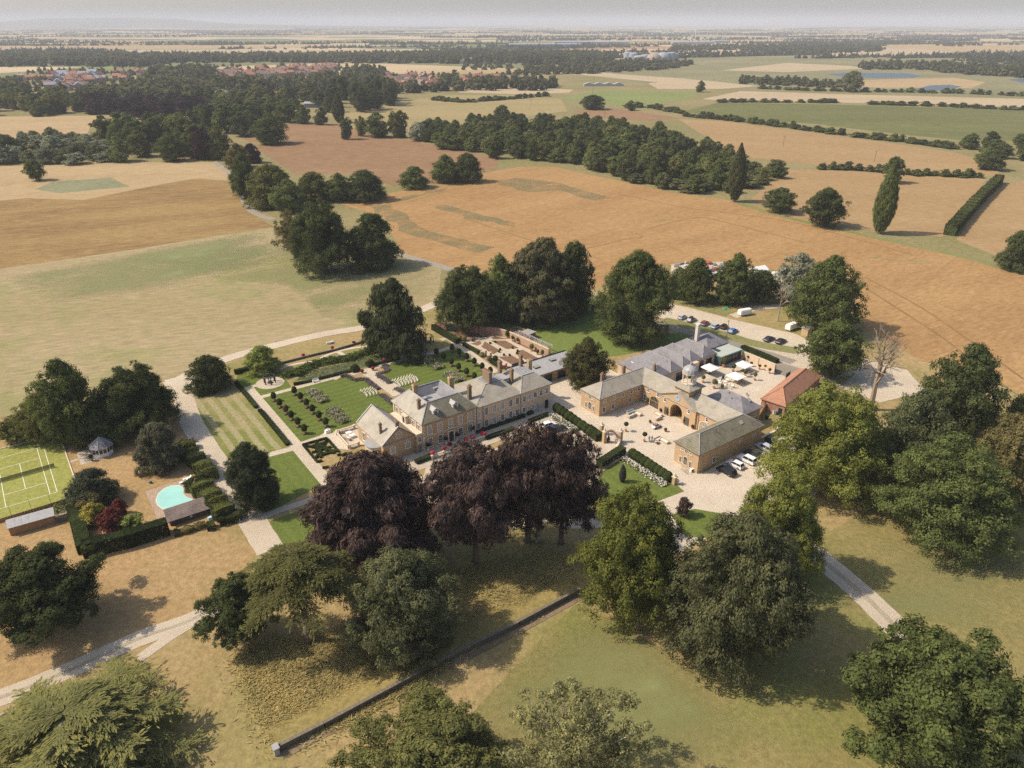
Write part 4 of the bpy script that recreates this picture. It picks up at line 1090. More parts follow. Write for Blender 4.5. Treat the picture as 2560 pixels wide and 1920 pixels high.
for poly, gap, cnt, hh, rr, tones, keys, nm, lab, grp in WOODS:
    for p in scatter(poly, gap, cnt, rw):
        h, r = rw.uniform(*hh), rw.uniform(*rr)
        tn = rw.choice(tones)
        tree(nm, rw.choice(keys), (p[0], p[1], h, r), tn, lab if TONE[tn].split()[-1] in lab else ('tall ' if h > (hh[0] + hh[1]) / 2 else 'lower ') + TONE[tn] + ' ' + lab, 'tree', grp)

# bushes of the field hedges, one by one
HEDGES = [
    ([(191.3,851.4),(215.5,829.8),(251.8,785.8),(283.2,735.8),(312.7,685.5),(340.4,657.3),(360.8,621.2)], 46, (3, 7), (4, 7), 'hedgerow bush between the green crop and the hay field', 'bushes of the hedge below the green crop'),
    ([(266.7,1013.3),(308.7,1013.3),(390.5,1007.2),(414.4,1007.2)], 16, (4, 6), (6, 9), 'trimmed hedge bush on the left of the far edge of the green crop', 'bushes left above the green crop'),
    ([(445.9,983.4),(492.8,971.9),(544.1,949.6),(582.2,928.3),(614.2,918.0)], 16, (4, 6), (6, 9), 'hedge bush on the right of the far edge of the green crop', 'bushes right above the green crop'),
    ([(214.6,528.6),(240.8,525.0),(268.0,507.6),(295.7,500.9),(309.4,497.7)], 24, (3, 6), (3, 5), 'hedge bush between hay field and stubble paddock', 'bushes above the stubble paddock'),
    ([(-108.9,1045.1),(-63.3,1007.2),(-16.1,1045.1),(48.1,1100.1)], 22, (4, 8), (5, 8), 'hedge tree along the pale cut field', 'hedge trees by the pale cut field'),
    ([(386,1228),(456.6,1185.4),(546.9,1168.9),(644.2,1145.1),(718.6,1100.1)], 30, (4, 8), (5, 9), 'bush of the hedge in front of the lakes', 'bushes in front of the lakes'),
    ([(196.1,878.8),(180.6,907.9),(165.9,949.6),(137.7,949.6)], 10, (4, 7), (5, 7), 'bush on the bank between the two green fields', 'bushes between the green fields'),
]
for pts, cnt, hh, rr, lab, grp in HEDGES:
    P = [Vector(p) for p in pts]
    for k in range(cnt):
        t = (k + rw.uniform(.1, .9)) / cnt * (len(P) - 1)
        i = min(int(t), len(P) - 2)
        p = P[i].lerp(P[i + 1], t - i)
        tree('hedge_bush', rw.choice(('low_a', 'low_b', 'low_a', 'bush_a')), (p.x + rw.uniform(-2, 2), p.y + rw.uniform(-2, 2), rw.uniform(*hh), rw.uniform(*rr)), rw.choice(('dark', 'mid', 'teal')), lab, 'bush', grp, parts=False)


# ---------------------------------------------------------------- far woodland as masses
def mass(name, items, key, m=None, seed=1, cols=None):
    """many crowns in one mesh; items: (x, y, h, r, tintlevel)"""
    rg = np.random.default_rng(seed)
    me0 = key if not isinstance(key, str) else PROTO[key][0]
    nv = len(me0.vertices); nf = len(me0.polygons)
    V0 = np.empty(nv * 3, 'f4'); me0.vertices.foreach_get('co', V0); V0 = V0.reshape(-1, 3)
    T0 = np.empty(nf, 'f4'); me0.attributes['tint'].data.foreach_get('value', T0)
    it = np.array(items)
    k = len(it)
    a = rg.uniform(0, 6.28, k)
    V = np.empty((k, nv, 3), 'f4')
    ca, sa = np.cos(a)[:, None], np.sin(a)[:, None]
    V[:, :, 0] = it[:, 0:1] + it[:, 3:4] * (V0[None, :, 0] * ca - V0[None, :, 1] * sa)
    V[:, :, 1] = it[:, 1:2] + it[:, 3:4] * (V0[None, :, 0] * sa + V0[None, :, 1] * ca)
    V[:, :, 2] = it[:, 2:3] / 2 * V0[None, :, 2]
    T = np.clip(T0[None] * .6 + it[:, 4:5], 0, .92)
    n = k * nf
    me = bpy.data.meshes.new(name)
    me.vertices.add(n * 4); me.loops.add(n * 4); me.polygons.add(n)
    me.vertices.foreach_set('co', V.ravel())
    me.loops.foreach_set('vertex_index', np.arange(n * 4, dtype='i4'))
    me.polygons.foreach_set('loop_start', np.arange(0, n * 4, 4, dtype='i4'))
    at = me.attributes.new('tint', 'FLOAT', 'FACE'); at.data.foreach_set('value', T.astype('f4').ravel())
    me.materials.append(m or M_LEAF); me.update()
    o = link(name, me); o.color = (*(cols or C['mid']), 1)
    return prop(o, kind='stuff')


make_broad('far_a', 91, 64, .80, dome, .05, 9, (.4, .6), aspect=1.1)
make_broad('far_b', 92, 10, 1.5, dome, .0, 5, (.5, .7), aspect=1.0)


CLEAR = [[(-1050,1724),(-784,1724),(-636,1389),(-559.7,1107.3),(-618.6,1071.9),(-706.3,1145.1)], [(-718,1915),(-400,1937),(-304,1461),(-380,1304),(-502,1324)], [(-450.6,1193.7),(-341.6,1193.7),(-275.1,995.2),(-367.0,971.9)], [(-244,1539),(-134,1567),(-102.6,1193.7),(-191.4,1177.1)], [(-102,1512),(-19,1512),(-16,1284),(-87,1284)],
         [(-120,1959),(40,2051),(35,1760),(-106,1724)], [(-278.2,1007.2),(-233.2,1019.5),(-213.2,928.3),(-254.7,918.0)], [(-714.1,1193.7),(-686.0,1193.7),(-611.1,1058.3),(-636.1,1058.3)]]


def items(poly, gap, n, hh, rr, rnd):
    return [(p[0], p[1], rnd.uniform(*hh), rnd.uniform(*rr), rnd.uniform(0, .4)) for p in scatter_fast(poly, gap, n, rnd) if not any(inside(p, q) for q in CLEAR)]


def scatter_fast(poly, gap, n, rnd):
    xs = [p[0] for p in poly]; ys = [p[1] for p in poly]
    seen, res = set(), []
    for _ in range(n * 12):
        if len(res) >= n: break
        p = (rnd.uniform(min(xs), max(xs)), rnd.uniform(min(ys), max(ys)))
        c = (int(p[0] / gap), int(p[1] / gap))
        if c in seen or not inside(p, poly): continue
        seen.add(c); res.append(p)
    return res


rf = random.Random(9)
VILL = [
    ([(-777.2,1129.7),(-697.2,1129.7),(-593.2,1071.9),(-528.7,983.4),(-481.3,1007.2),(-390.1,971.9),(-341.8,1058.3),(-308.6,1122.1),(-351,1228),(-479,1304),(-585,1284),(-688,1265),(-880,1284)], 15, 420, (13, 19), (7, 11)),
    ([(-333.0,1114.7),(-284.0,1129.7),(-271.3,1193.7),(-194.0,1193.7),(-169.5,1122.1),(-74.5,1193.7),(52.0,1193.7),(78,1284),(-37,1389),(-173,1436),(-291,1436),(-368,1345)], 16, 300, (12, 18), (6, 10)),
    ([(-677,1436),(-459,1436),(-405,1486),(-226,1512),(-131,1436),(-328,1627),(-528,1658),(-727,1627)], 17, 260, (13, 20), (7, 11)),
    ([(-1243,1834),(-1073,1874),(-859,1834),(-839,2051),(-554,2051),(-286,2004),(-314,2207),(-715,2264),(-1083,2324),(-1406,2324),(-1527,2264)], 22, 480, (14, 20), (8, 13)),
    ([(-738,2100),(-289,2027),(-30,1959),(211,1874),(260,2100),(45,2264),(-339,2388),(-753,2388)], 17, 620, (15, 20), (7, 10)),
    ([(-339,2388),(-139,2264),(56,2207),(267,2152),(327,2525),(83,2679),(-226,2679)], 26, 320, (12, 17), (8, 12)),
    ([(-23,1539),(162,1597),(352,1760),(458,2004),(302,2051),(77,1796)], 24, 220, (8, 14), (6, 10)),
    ([(584,2948),(867,3050),(1011,2679),(1305,2853),(1443,3159),(1162,3402),(667,3276)], 34, 360, (12, 18), (9, 14)),
    ([(908,1724),(1018,1760),(1112,1597),(1020,1461),(949,1512),(870,1597)], 18, 90, (11, 16), (7, 10)),
    ([(757,1724),(874,1760),(926,1597),(945,1461),(1003,1436),(1112,1597),(1059,1796),(972,1915),(804,1834)], 16, 170, (12, 17), (7, 10)),
    ([(415,1436),(483,1389),(539,1324),(530,1228),(448,1284),(384,1324)], 16, 70, (6, 11), (5, 8)),
]
acc = []
for poly, gap, n, hh, rr in VILL: acc += items(poly, gap, n, hh, rr, rf)
for q in CLEAR: acc += [(p[0], p[1], rf.uniform(4, 9), rf.uniform(3, 6), rf.uniform(0, .4)) for p in scatter_fast(q, 26, 160, rf)]
mass('village_woodland', acc, 'far_a', seed=3, cols=(.105, .105, .050))
# hedgerow trees and copses out on the plain
acc = []
for k in range(700):
    Y_ = 1500 * math.exp(rf.uniform(0, 2.75))
    X_ = rf.uniform(-1, 1) * Y_ * .85
    n = rf.randint(8, 84)
    a = rf.gauss(.25, .25) + (PI / 2 if rf.random() < .18 else 0)
    sp_ = rf.uniform(9, 16)
    wid = rf.choice((2, 3, 4, 25, 60)) * (1 if Y_ > 2500 else .4)
    for i in range(n):
        s = (i - n / 2) * sp_
        acc.append((X_ + s * math.cos(a) + rf.gauss(0, wid), Y_ + s * math.sin(a) + rf.gauss(0, wid), rf.uniform(5, 14), rf.uniform(4, 9), rf.uniform(0, .35)))
OPEN = [[(1108,2853),(1665,3276),(1700,2853),(1303,2525),(958,2388)], [(1609,3276),(2209,3685),(2250,3276),(1963,2853),(1536,2679)], [(-1538,3050),(-374,3159),(-207,2853),(-592,2525),(-1209,2600)], [(-2749,3402),(-1705,3685),(-521,3685),(-878,3276),(-1766,3050)], [(-3484,5508),(-1457,6281),(-18,5188),(-256,4209),(-1858,4019)], [(-11,3050),(801,3538),(1119,3276),(309,2763)]]
acc = [q for q in acc if (q[1] > 2300 or abs(q[0]) > 1200) and not any(inside(q[:2], p) for p in OPEN)]
mass('hedgerow_trees', acc, 'far_b', seed=4, cols=(.090, .092, .052))

# ---------------------------------------------------------------- buildings: helpers
def ething(name, label, cat, u, v, group=None, rz=0.0):
    x, y = est(u, v)
    return thing(name, label, cat, (x, y, 0), TH + rz, group)


def hip_roof(b, u0, u1, v0, v1, ze, top, zt, over=.35, thick=.16):
    """hipped roof: eaves rectangle up to a ridge or flat (tu0, tu1, tv0, tv1) at zt; fascia below the eaves"""
    u0, u1, v0, v1 = u0 - over, u1 + over, v0 - over, v1 + over
    a, c, d, e = top
    lo = [(u0, v0, ze), (u1, v0, ze), (u1, v1, ze), (u0, v1, ze)]
    hi = [(a, d, zt), (c, d, zt), (c, e, zt), (a, e, zt)]
    b.add([(x, y, ze - thick) for x, y, z in lo] + lo + hi, [(3, 2, 1, 0)] + [(i, (i + 1) % 4, 4 + (i + 1) % 4, 4 + i) for i in range(4)])
    vs = lo + hi
    fs = []
    for i in range(4):
        j = (i + 1) % 4
        if math.dist(hi[i], hi[j]) < 1e-3: fs.append((i, j, 4 + i))
        else: fs.append((i, j, 4 + j, 4 + i))
    if a != c and d != e: fs.append((4, 5, 6, 7))
    return b.add(vs, fs)


_wc = {}


def window(p, u, v, z, w=1.1, h=1.8, face='s', style='sash', off=(0, 0), blind=False, arch=False, label=None, name='window'):
    """a window on a wall: stone surround and glazing bars, with its pane as a part of it; s = -v side, w = -u, n = +v, e = +u"""
    key = (w, h, style, arch)
    if key not in _wc:
        b = MB()
        t = .10 if style in ('sash', 'case') else .17
        b.box(-w / 2 - t, -w / 2, -.08, .02, -.02, h); b.box(w / 2, w / 2 + t, -.08, .02, -.02, h)
        if not arch: b.box(-w / 2 - t, w / 2 + t, -.09, .02, h, h + t)
        else:
            n = 10
            for k in range(n):
                a0, a1 = PI * k / n, PI * (k + 1) / n
                q = lambda a, r: (r * math.cos(a), h + r * math.sin(a))
                pts = [q(a0, w / 2), q(a0, w / 2 + t), q(a1, w / 2 + t), q(a1, w / 2)]
                b.add([(x, -.08, zz) for x, zz in pts] + [(x, .02, zz) for x, zz in pts], [(0, 1, 2, 3), (0, 4, 5, 1), (1, 5, 6, 2), (2, 6, 7, 3), (3, 7, 4, 0)])
        b.box(-w / 2 - t - .06, w / 2 + t + .06, -.16, .02, -.14, -.02)
        nx = 2 if w < .9 else 3
        nz = 2 if style == 'case' else 4
        H = h + (w / 2 if arch else 0)
        for k in range(1, nx): b.box(-w / 2 + w * k / nx - .014, -w / 2 + w * k / nx + .014, -.045, -.005, 0, H - (.12 if arch else 0))
        for k in range(1, nz): b.box(-w / 2, w / 2, -.04 if k != nz // 2 else -.055, -.005, h * k / nz - .014, h * k / nz + .018)
        fr = b.mesh('window_frame', M_WHITE if style != 'stone' else M_DRESSED)
        b = MB()
        if arch: b.poly([(-w / 2, -.02, 0), (w / 2, -.02, 0)] + [(w / 2 * math.cos(PI * k / 10), -.02, h + w / 2 * math.sin(PI * k / 10)) for k in range(11)])
        else: b.poly([(-w / 2, -.02, 0), (w / 2, -.02, 0), (w / 2, -.02, h), (-w / 2, -.02, h)])
        me1 = b.mesh('window_pane', M_GLASS); me2 = b.mesh('window_pane_blind', M_BLIND)
        _wc[key] = (fr, me1, me2)
    fr, g1, g2 = _wc[key]
    rz = {'s': 0, 'w': -PI / 2, 'n': PI, 'e': PI / 2}[face]
    o = link(name, fr, p, (u - off[0], v - off[1], z), rz)
    link('pane', g2 if blind else g1, o)
    if label: o['label'] = label
    return o


def chimney(p, u, v, z0, z1, w=.9, d=.7, off=(0, 0), pots=2, m=None):
    b = MB(off[0], off[1])
    b.box(u - w / 2, u + w / 2, v - d / 2, v + d / 2, z0, z1)
    b.box(u - w / 2 - .1, u + w / 2 + .1, v - d / 2 - .1, v + d / 2 + .1, z1 - .32, z1 - .12)
    b.box(u - w / 2 - .05, u + w / 2 + .05, v - d / 2 - .05, v + d / 2 + .05, z1, z1 + .1)
    c = b.build('chimney', m or M_BRICKCHIM, p)
    for k in range(pots):
        t = (k + .5) / pots - .5
        q = MB(off[0], off[1])
        x, y = (u + t * w * .9, v) if w >= d else (u, v + t * d * .9)
        q.lathe([(.13, z1 + .1), (.15, z1 + .2), (.11, z1 + .3), (.14, z1 + .55), (.1, z1 + .56)], 8, (x, y))
        q.build('chimney_pot', M_TERRA, c)
    return c


def ridge_strip(b, p, q, w=.13):
    return b.cyl(p, q, w, w, 5)


# ---------------------------------------------------------------- the house
hs = ething('country_house', 'long cream and golden stone country house with slate roofs and many chimneys', 'house', 0, 0)
b = MB()
b.box(0, 15.1, 0, 14.6, 0, 7.55)
b.build('wall', M_BRICKW, hs)['label'] = 'warm brick walls of the five bay main block'
b = MB()
b.box(15.1, 29.2, .3, 14, 0, 7.0); b.box(29.2, 38.8, .1, 12.6, 0, 7.05)
b.build('wall', M_RENDER, hs)['label'] = 'cream rendered walls of the long side wing'
b = MB()
for k in range(16):
    w = .62 if k % 2 else .42
    b.box(-.06, w, -.06, .1, .25 + k * .46, .25 + k * .46 + .4)
    b.box(15.16 - w, 15.16, -.06, .1, .25 + k * .46, .25 + k * .46 + .4)
    b.box(-.06, .1, -.061, w * .8, .25 + k * .46, .25 + k * .46 + .4)
b.box(.45, 14.7, -.05, .05, 3.72, 3.92)
b.box(-.08, 15.18, -.09, 14.7, 7.3, 7.54)
b.box(.02, 15.1, -.05, .04, 0, .5)
b.build('quoins', M_DRESSED, hs)
# ring of roofs round a lead well
b = MB()
e0, e1, f0, f1, ze = -.45, 15.55, -.45, 15.0, 7.62
r0, r1, s0, s1, zr = 3.7, 12.6, 3.9, 12.7, 10.55
i0, i1, j0, j1, zi = 6.6, 10.0, 6.8, 10.6, 8.5
O4 = [(e0, f0, ze), (e1, f0, ze), (e1, f1, ze), (e0, f1, ze)]
R4 = [(r0, s0, zr), (r1, s0, zr), (r1, s1, zr), (r0, s1, zr)]
I4 = [(i0, j0, zi), (i1, j0, zi), (i1, j1, zi), (i0, j1, zi)]
b.add([(x, y, z - .14) for x, y, z in O4] + O4, [(i, (i + 1) % 4, 4 + (i + 1) % 4, 4 + i) for i in range(4)] + [(3, 2, 1, 0)])
b.add(O4 + R4, [(0, 1, 5, 4), (1, 2, 6, 5), (2, 3, 7, 6)])
b.build('roof', M_ROOFH, hs)['label'] = 'mossy brown slates of the front slope'
b = MB()
b.add([O4[3], O4[0], R4[0], R4[3]], [(0, 1, 2, 3)])
b.build('roof', M_ROOFL, hs)['label'] = 'pale sunlit slates of the garden slope'
b = MB()
b.add(R4 + I4, [(i, (i + 1) % 4, 4 + (i + 1) % 4, 4 + i) for i in range(4)])
b.build('roof', M_ROOFB, hs)['label'] = 'grey slates of the inner slopes'
b = MB()
b.add(I4, [(0, 1, 2, 3)])
for i in range(4):
    ridge_strip(b, O4[i], R4[i]); ridge_strip(b, R4[i], R4[(i + 1) % 4])
b.build('ridge_lead', M_LEAD, hs)
for u0, v0, zz in ((4.4, 7.2, 9.9), (9.9, 11.2, 9.6)):
    b = MB(); b.box(u0, u0 + 1.3, v0, v0 + 1.0, 8.6, zz); b.build('roof_hatch', M_LEAD, hs)
# front: five bays, door in the middle
bays = [1.9, 4.75, 7.75, 10.5, 13.3]
for k, u in enumerate(bays):
    window(hs, u, -.01, 4.35, 1.15, 2.25, blind=k != 5)
    if k != 2: window(hs, u, -.01, .95, 1.15, 2.15, blind=False)
b = MB(); b.box(7.75 - .65, 7.75 + .65, -.06, .03, .3, 3.0)
dr = b.build('front_door', M_NAVY, hs)
b = MB(); b.box(7.75 - 1.0, 7.75 - .66, -.25, .03, .1, 3.15); b.box(7.75 + .66, 7.75 + 1.0, -.25, .03, .1, 3.15); b.box(7.75 - 1.1, 7.75 + 1.1, -.3, .03, 3.15, 3.45)
n = 8
arc = [(7.75 + 1.45 * math.cos(PI * (.2 + .6 * k / n)), 2.75 + 1.45 * math.sin(PI * (.2 + .6 * k / n))) for k in range(n + 1)]
b.add([(x, -.5, z) for x, z in arc] + [(x, .03, z) for x, z in arc] + [(x, -.5, z + .16) for x, z in arc] + [(x, .03, z + .16) for x, z in arc],
      [(k, k + 1, 2 * (n + 1) + k + 1, 2 * (n + 1) + k) for k in range(n)] + [(2 * (n + 1) + k, 2 * (n + 1) + k + 1, 3 * (n + 1) + k + 1, 3 * (n + 1) + k) for k in range(n)] + [(n + 1 + k, k, k + 1, n + 2 + k)[::-1] for k in range(n)])
b.build('doorcase', M_DRESSED, hs)
b = MB(); b.box(7.75 - 1.4, 7.75 + 1.4, -.9, 0, 0, .28); b.box(7.75 - 1.7, 7.75 + 1.7, -1.3, -.9, 0, .14)
b.build('doorstep', M_DRESSED, hs)
# garden side of the main block: pilasters, tall windows, little porch
b = MB()
for v in (.35, 3.2, 5.9, 8.7, 11.4, 14.2): b.box(-.14, .02, v - .28, v + .28, 0, 7.3)
b.build('pilaster', M_DRESSED, hs)
for v in (1.8, 4.55, 10.0, 12.8): window(hs, -.01, v, 4.5, 1.0, 2.1, 'w')
b = MB(); b.box(-1.1, 0, 6.3, 8.4, 5.0, 7.0); b.box(-1.2, .05, 6.2, 8.5, 7.0, 7.15)
pc = b.build('porch', M_DRESSED, hs)
b = MB(); b.box(-1.13, -1.1, 6.9, 7.8, 5.05, 6.7); b.build('door', M_DARK, pc)
# dormers
for u in (4.4, 9.9):
    d_ = MB(); v0, z0 = 1.0, 8.35
    d_.box(u - .75, u + .75, v0, v0 + 2.0, z0 - .2, z0 + 1.15)
    dm = d_.build('dormer', M_WHITE, hs)
    q = MB()
    gx = [(u - 1.0, z0 + 1.12), (u, z0 + 1.75), (u + 1.0, z0 + 1.12)]
    q.add([(x, v0 - .25, z) for x, z in gx] + [(x, v0 + 3.2, z) for x, z in gx] + [(x, v0 - .25, z - .12) for x, z in gx], [(0, 1, 4, 3), (1, 2, 5, 4), (0, 6, 7, 1), (1, 7, 8, 2), (0, 2, 8, 6)])
    q.build('dormer_roof', M_LEAD, dm)
    q = MB(); q.box(u - .42, u + .42, v0 - .03, v0, z0 + .1, z0 + .95); q.build('pane', M_GLASS, dm)
# link and pavilion
b = MB(); b.box(-1.6, .1, .2, 13.5, 0, 5.0)
b.build('wall', M_BRICKW, hs)['label'] = 'narrow link block with a stone parapet'
b = MB(); b.box(-1.7, 0, .08, .28, 4.72, 5.25); b.box(-1.6, .0, .3, 13.5, 5.0, 5.12); b.box(-1.6, 0, .14, .22, 2.55, 2.75)
b.build('parapet', M_DRESSED, hs)
window(hs, -.85, .19, 3.0, .75, 1.35); b = MB(); b.box(-1.2, -.5, .14, .2, .1, 2.1); b.build('door', paint('blue_grey_door', (.16, .2, .22), .5), hs)
pu0, pu1, pv0, pv1, pe, pr, pm = -10.0, -1.6, .9, 14.6, 4.75, 8.3, -5.8
b = MB(); prof = [(pu0, 0), (pu1, 0), (pu1, pe), (pm, pr - .12), (pu0, pe)]
b.add([(x, pv0, z) for x, z in prof] + [(x, pv1, z) for x, z in prof], [(4, 3, 2, 1, 0)[::-1], (5, 6, 7, 8, 9)[::-1]] + [(i, (i + 1) % 5, 5 + (i + 1) % 5, 5 + i)[::-1] for i in (0, 1, 4)])
b.build('wall', M_BRICKW, hs)['label'] = 'gabled pavilion walls with a round window'
b = MB()
for (xa, za, xb, zb) in ((pu0 - .3, pe - .15, pm, pr), (pm, pr, pu1 + .3, pe - .15)):
    b.add([(xa, pv0 - .1, za), (xb, pv0 - .1, zb), (xb, pv1 + .1, zb), (xa, pv1 + .1, za)], [(0, 1, 2, 3)])
    b.add([(xa, pv0 - .1, za - .12), (xb, pv0 - .1, zb - .12), (xb, pv1 + .1, zb - .12), (xa, pv1 + .1, za - .12)], [(3, 2, 1, 0)])
b.build('roof', M_ROOFL, hs)['label'] = 'pale slates of the gabled pavilion'
b = MB()
for v in (pv0 - .12, pv1 - .12):
    for (xa, za, xb, zb) in ((pu0 - .35, pe - .12, pm, pr + .08), (pm, pr + .08, pu1 + .35, pe - .12)):
        b.add([(xa, v, za), (xb, v, zb), (xb, v + .35, zb), (xa, v + .35, za), (xa, v, za + .16), (xb, v, zb + .16), (xb, v + .35, zb + .16), (xa, v + .35, za + .16)],
              [(4, 5, 6, 7), (0, 1, 5, 4), (2, 3, 7, 6)])
b.box(pu0 - .1, pu1 + .1, pv0 - .3, pv0 - .02, pe - .35, pe - .1)
ridge_strip(b, (pm, pv0, pr + .05), (pm, pv1, pr + .05), .15)
b.build('coping', M_LEAD, hs)
b = MB(); b.cyl((pm, pv0 - .05, 6.25), (pm, pv0 + .02, 6.25), .95, .95, 20); rw_ = b.build('round_window', M_DRESSED, hs)
b = MB(); b.cyl((pm, pv0 - .07, 6.25), (pm, pv0 - .051, 6.25), .72, .72, 20); b.build('pane', M_BLIND, rw_)
window(hs, -3.7, pv0 - .01, 2.0, 1.2, 1.7, blind=True); window(hs, -7.6, pv0 - .01, 2.0, 1.2, 1.7, blind=True)
for v in (11.3, 8.6): window(hs, pu0 - .01, v, 1.2, 1.2, 2.2, 'w')
b = MB()
rg_ = [(pu0 - 2.4 * math.sin(PI * k / 12), 5.0 - 2.4 * math.cos(PI * k / 12)) for k in range(13)]
b.prism(rg_, 0, 3.6); bw = b.build('bow_bay', M_DRESSED, hs)
b = MB(); b.prism([(pu0 - 2.6 * math.sin(PI * k / 12), 5.0 - 2.6 * math.cos(PI * k / 12)) for k in range(13)], 3.6, 3.75); b.build('bay_roof', M_LEAD, bw)
chimney(hs, -8.6, 4.6, 4.9, 8.5, .6, .5, pots=1); chimney(hs, -5.7, 1.7, 7.8, 9.3, .75, .55, pots=1)
chimney(hs, 1.9, 4.6, 8.6, 11.6, .75, .65, pots=1); chimney(hs, 4.6, 11.2, 10, 12.2, 1.2, .9, pots=3, m=M_STONE); chimney(hs, 14.0, 9.6, 8.6, 12.1, 1.3, .9, pots=2, m=M_STONE)
chimney(hs, 16.2, 4.4, 7.2, 11.2, .9, .8)
# side wing roofs
b = MB(); hip_roof(b, 15.3, 29.2, .3, 14, 7.05, (21.9, 26.8, 5.6, 9.9), 9.5)
b.build('roof', M_ROOFG, hs)['label'] = 'greenish slate roof of the nearer half of the wing'
b = MB(); hip_roof(b, 29.2, 38.8, .1, 12.6, 7.1, (32.4, 36.2, 4.1, 9.0), 9.55)
b.build('roof', M_ROOFG, hs)['label'] = 'greenish slate roof of the far half of the wing'
b = MB()
for (a, c, d, e, z) in ((21.9, 26.8, 5.6, 9.9, 9.5), (32.4, 36.2, 4.1, 9.0, 9.55)):
    b.box(a - .1, c + .1, d - .1, e + .1, z, z + .12)
    for k in range(1, 7): b.box(a, c, d + (e - d) * k / 7 - .04, d + (e - d) * k / 7 + .04, z + .12, z + .2)
for p, q in (((14.95, -.05, 7.05), (21.9, 5.6, 9.5)), ((29.5, -.05, 7.05), (26.8, 5.6, 9.5)), ((28.9, -.25, 7.1), (32.4, 4.1, 9.55)), ((39.15, -.25, 7.1), (36.2, 4.1, 9.55))): ridge_strip(b, p, q, .1)
b.build('lead_flat', M_LEAD, hs)
b = MB(); b.box(27.4, 29.4, 5.5, 9.0, 8.2, 9.3); b.build('lead_link', M_LEAD, hs)
chimney(hs, 23.3, 6.9, 9.0, 12.4, .9, 3.2, pots=6); chimney(hs, 29.6, 10.2, 8.0, 12.2, .8, 1.0); chimney(hs, 29.9, 5.3, 8.0, 11.6, .7, .9); chimney(hs, 35.6, 9.0, 9.2, 12.8, .7, .9); chimney(hs, 37.2, 7.2, 8.6, 11.7, 1.2, .9, m=M_STONE)
for k, u in enumerate((16.2, 18.6, 21.1, 23.6, 26.2, 28.3)):
    if k: window(hs, u - .2, .29, 4.2, .95, 1.75, blind=k in (2, 3)); window(hs, u - .2, .29, .9, .95, 1.75, blind=k == 2)
    else: window(hs, u, .29, 4.0, .8, 1.5, blind=True); window(hs, u, .29, .9, .8, 1.5)
for u, zz in ((30.2, 4.4), (32.0, 4.5), (33.8, 4.5), (35.7, 4.6), (37.6, 4.6)): window(hs, u, .09, zz, .85, 1.35, blind=u in (32.0,))
for u in (30.2, 33.2): window(hs, u, .09, 1.2, .85, 1.3, blind=u > 32)
b = MB(); b.box(34.4, 35.2, .03, .1, .1, 2.3); b.build('door', paint('pale_blue_door', (.3, .36, .38), .5), hs)
b = MB(); b.box(37.1, 38.2, .03, .1, .1, 2.5); b.build('door', M_NAVY, hs)['label'] = 'dark blue door at the far end of the wing'
for u, z in ((15.5, 7.0), (17.4, 7.0), (29.2, 7.0)):
    b = MB(); b.cyl((u, .2, .1), (u, .2, z), .06, .06, 6); b.build('drainpipe', M_DARK, hs)

# ---------------------------------------------------------------- garage range behind the house
gr = ething('garage_range', 'low garage range with a grey lead roof and two rooflights behind the house wing', 'outbuilding', 38.9, 12)
OF = (38.9, 12)
b = MB(*OF); b.box(38.9, 60, 12.3, 19.5, 0, 3.1); b.build('wall', M_STONE, gr)
b = MB(*OF)
b.add([(38.6, 11.8, 3.1), (60.3, 11.8, 3.1), (60.3, 19.6, 3.75), (38.6, 19.6, 3.75), (38.6, 11.8, 3.28), (60.3, 11.8, 3.28), (60.3, 19.6, 3.93), (38.6, 19.6, 3.93)], [(3, 2, 1, 0), (4, 5, 6, 7), (0, 1, 5, 4), (1, 2, 6, 5), (2, 3, 7, 6), (3, 0, 4, 7)])
for k in range(1, 30): b.box(38.6 + k * .72, 38.66 + k * .72, 11.9, 19.5, 3.2, 3.34) if False else b.add([(38.6 + k * .72, 11.9, 3.3), (38.66 + k * .72, 11.9, 3.3), (38.66 + k * .72, 19.5, 3.97), (38.6 + k * .72, 19.5, 3.97)], [(0, 1, 2, 3)])
b.build('roof', M_LEAD, gr)
b = MB(*OF); b.box(38.6, 60.3, 19.62, 19.9, 3.4, 4.2); b.build('parapet', M_DARK, gr)
for u, v in ((45.6, 15.3), (52.3, 16.4)):
    b = MB(*OF); z = 3.28 + (v - 11.8) / 7.8 * .65; b.box(u, u + 1.9, v, v + 1.3, z - .1, z + .32); sk = b.build('rooflight', M_METAL, gr)
    b = MB(*OF); b.box(u + .12, u + 1.78, v + .12, v + 1.18, z + .32, z + .335); b.build('pane', M_BLIND, sk)
for u in (46.5, 51.5):
    b = MB(*OF); b.box(u, u + 2.9, 12.24, 12.32, 0, 2.4); b.build('garage_door', M_DARK, gr)

# ---------------------------------------------------------------- the stable court
st = ething('stable_block', 'golden stone stable court on three sides with a pedimented clock front', 'stables', 61, -24.6)
OF = (61, -24.6)
ZE, ZR = 5.25, 7.65
B_ = lambda: MB(*OF)
b = B_(); b.box(45.8, 61.2, -11.7, -4.5, 0, ZE); b.build('wall', M_STBRICK, st)['label'] = 'walls of the wing nearest the house'
b = B_(); b.box(45.6, 68.2, -45.1, -38.0, 0, ZE); b.build('wall', M_STBRICK, st)['label'] = 'walls of the wing beside the parked cars'
b = B_()
b.box(61.2, 69.2, -22.6, -4.5, 0, ZE); b.box(61.2, 69.2, -38.0, -26.6, 0, ZE); b.box(66.2, 69.2, -26.6, -22.6, 0, ZE)
n = 12
notch = [(-22.6, 0), (-22.6, 2.35)] + [(-24.6 + 2.0 * math.cos(PI * k / n), 2.35 + 2.0 * math.sin(PI * k / n)) for k in range(1, n)] + [(-26.6, 2.35), (-26.6, 0)]
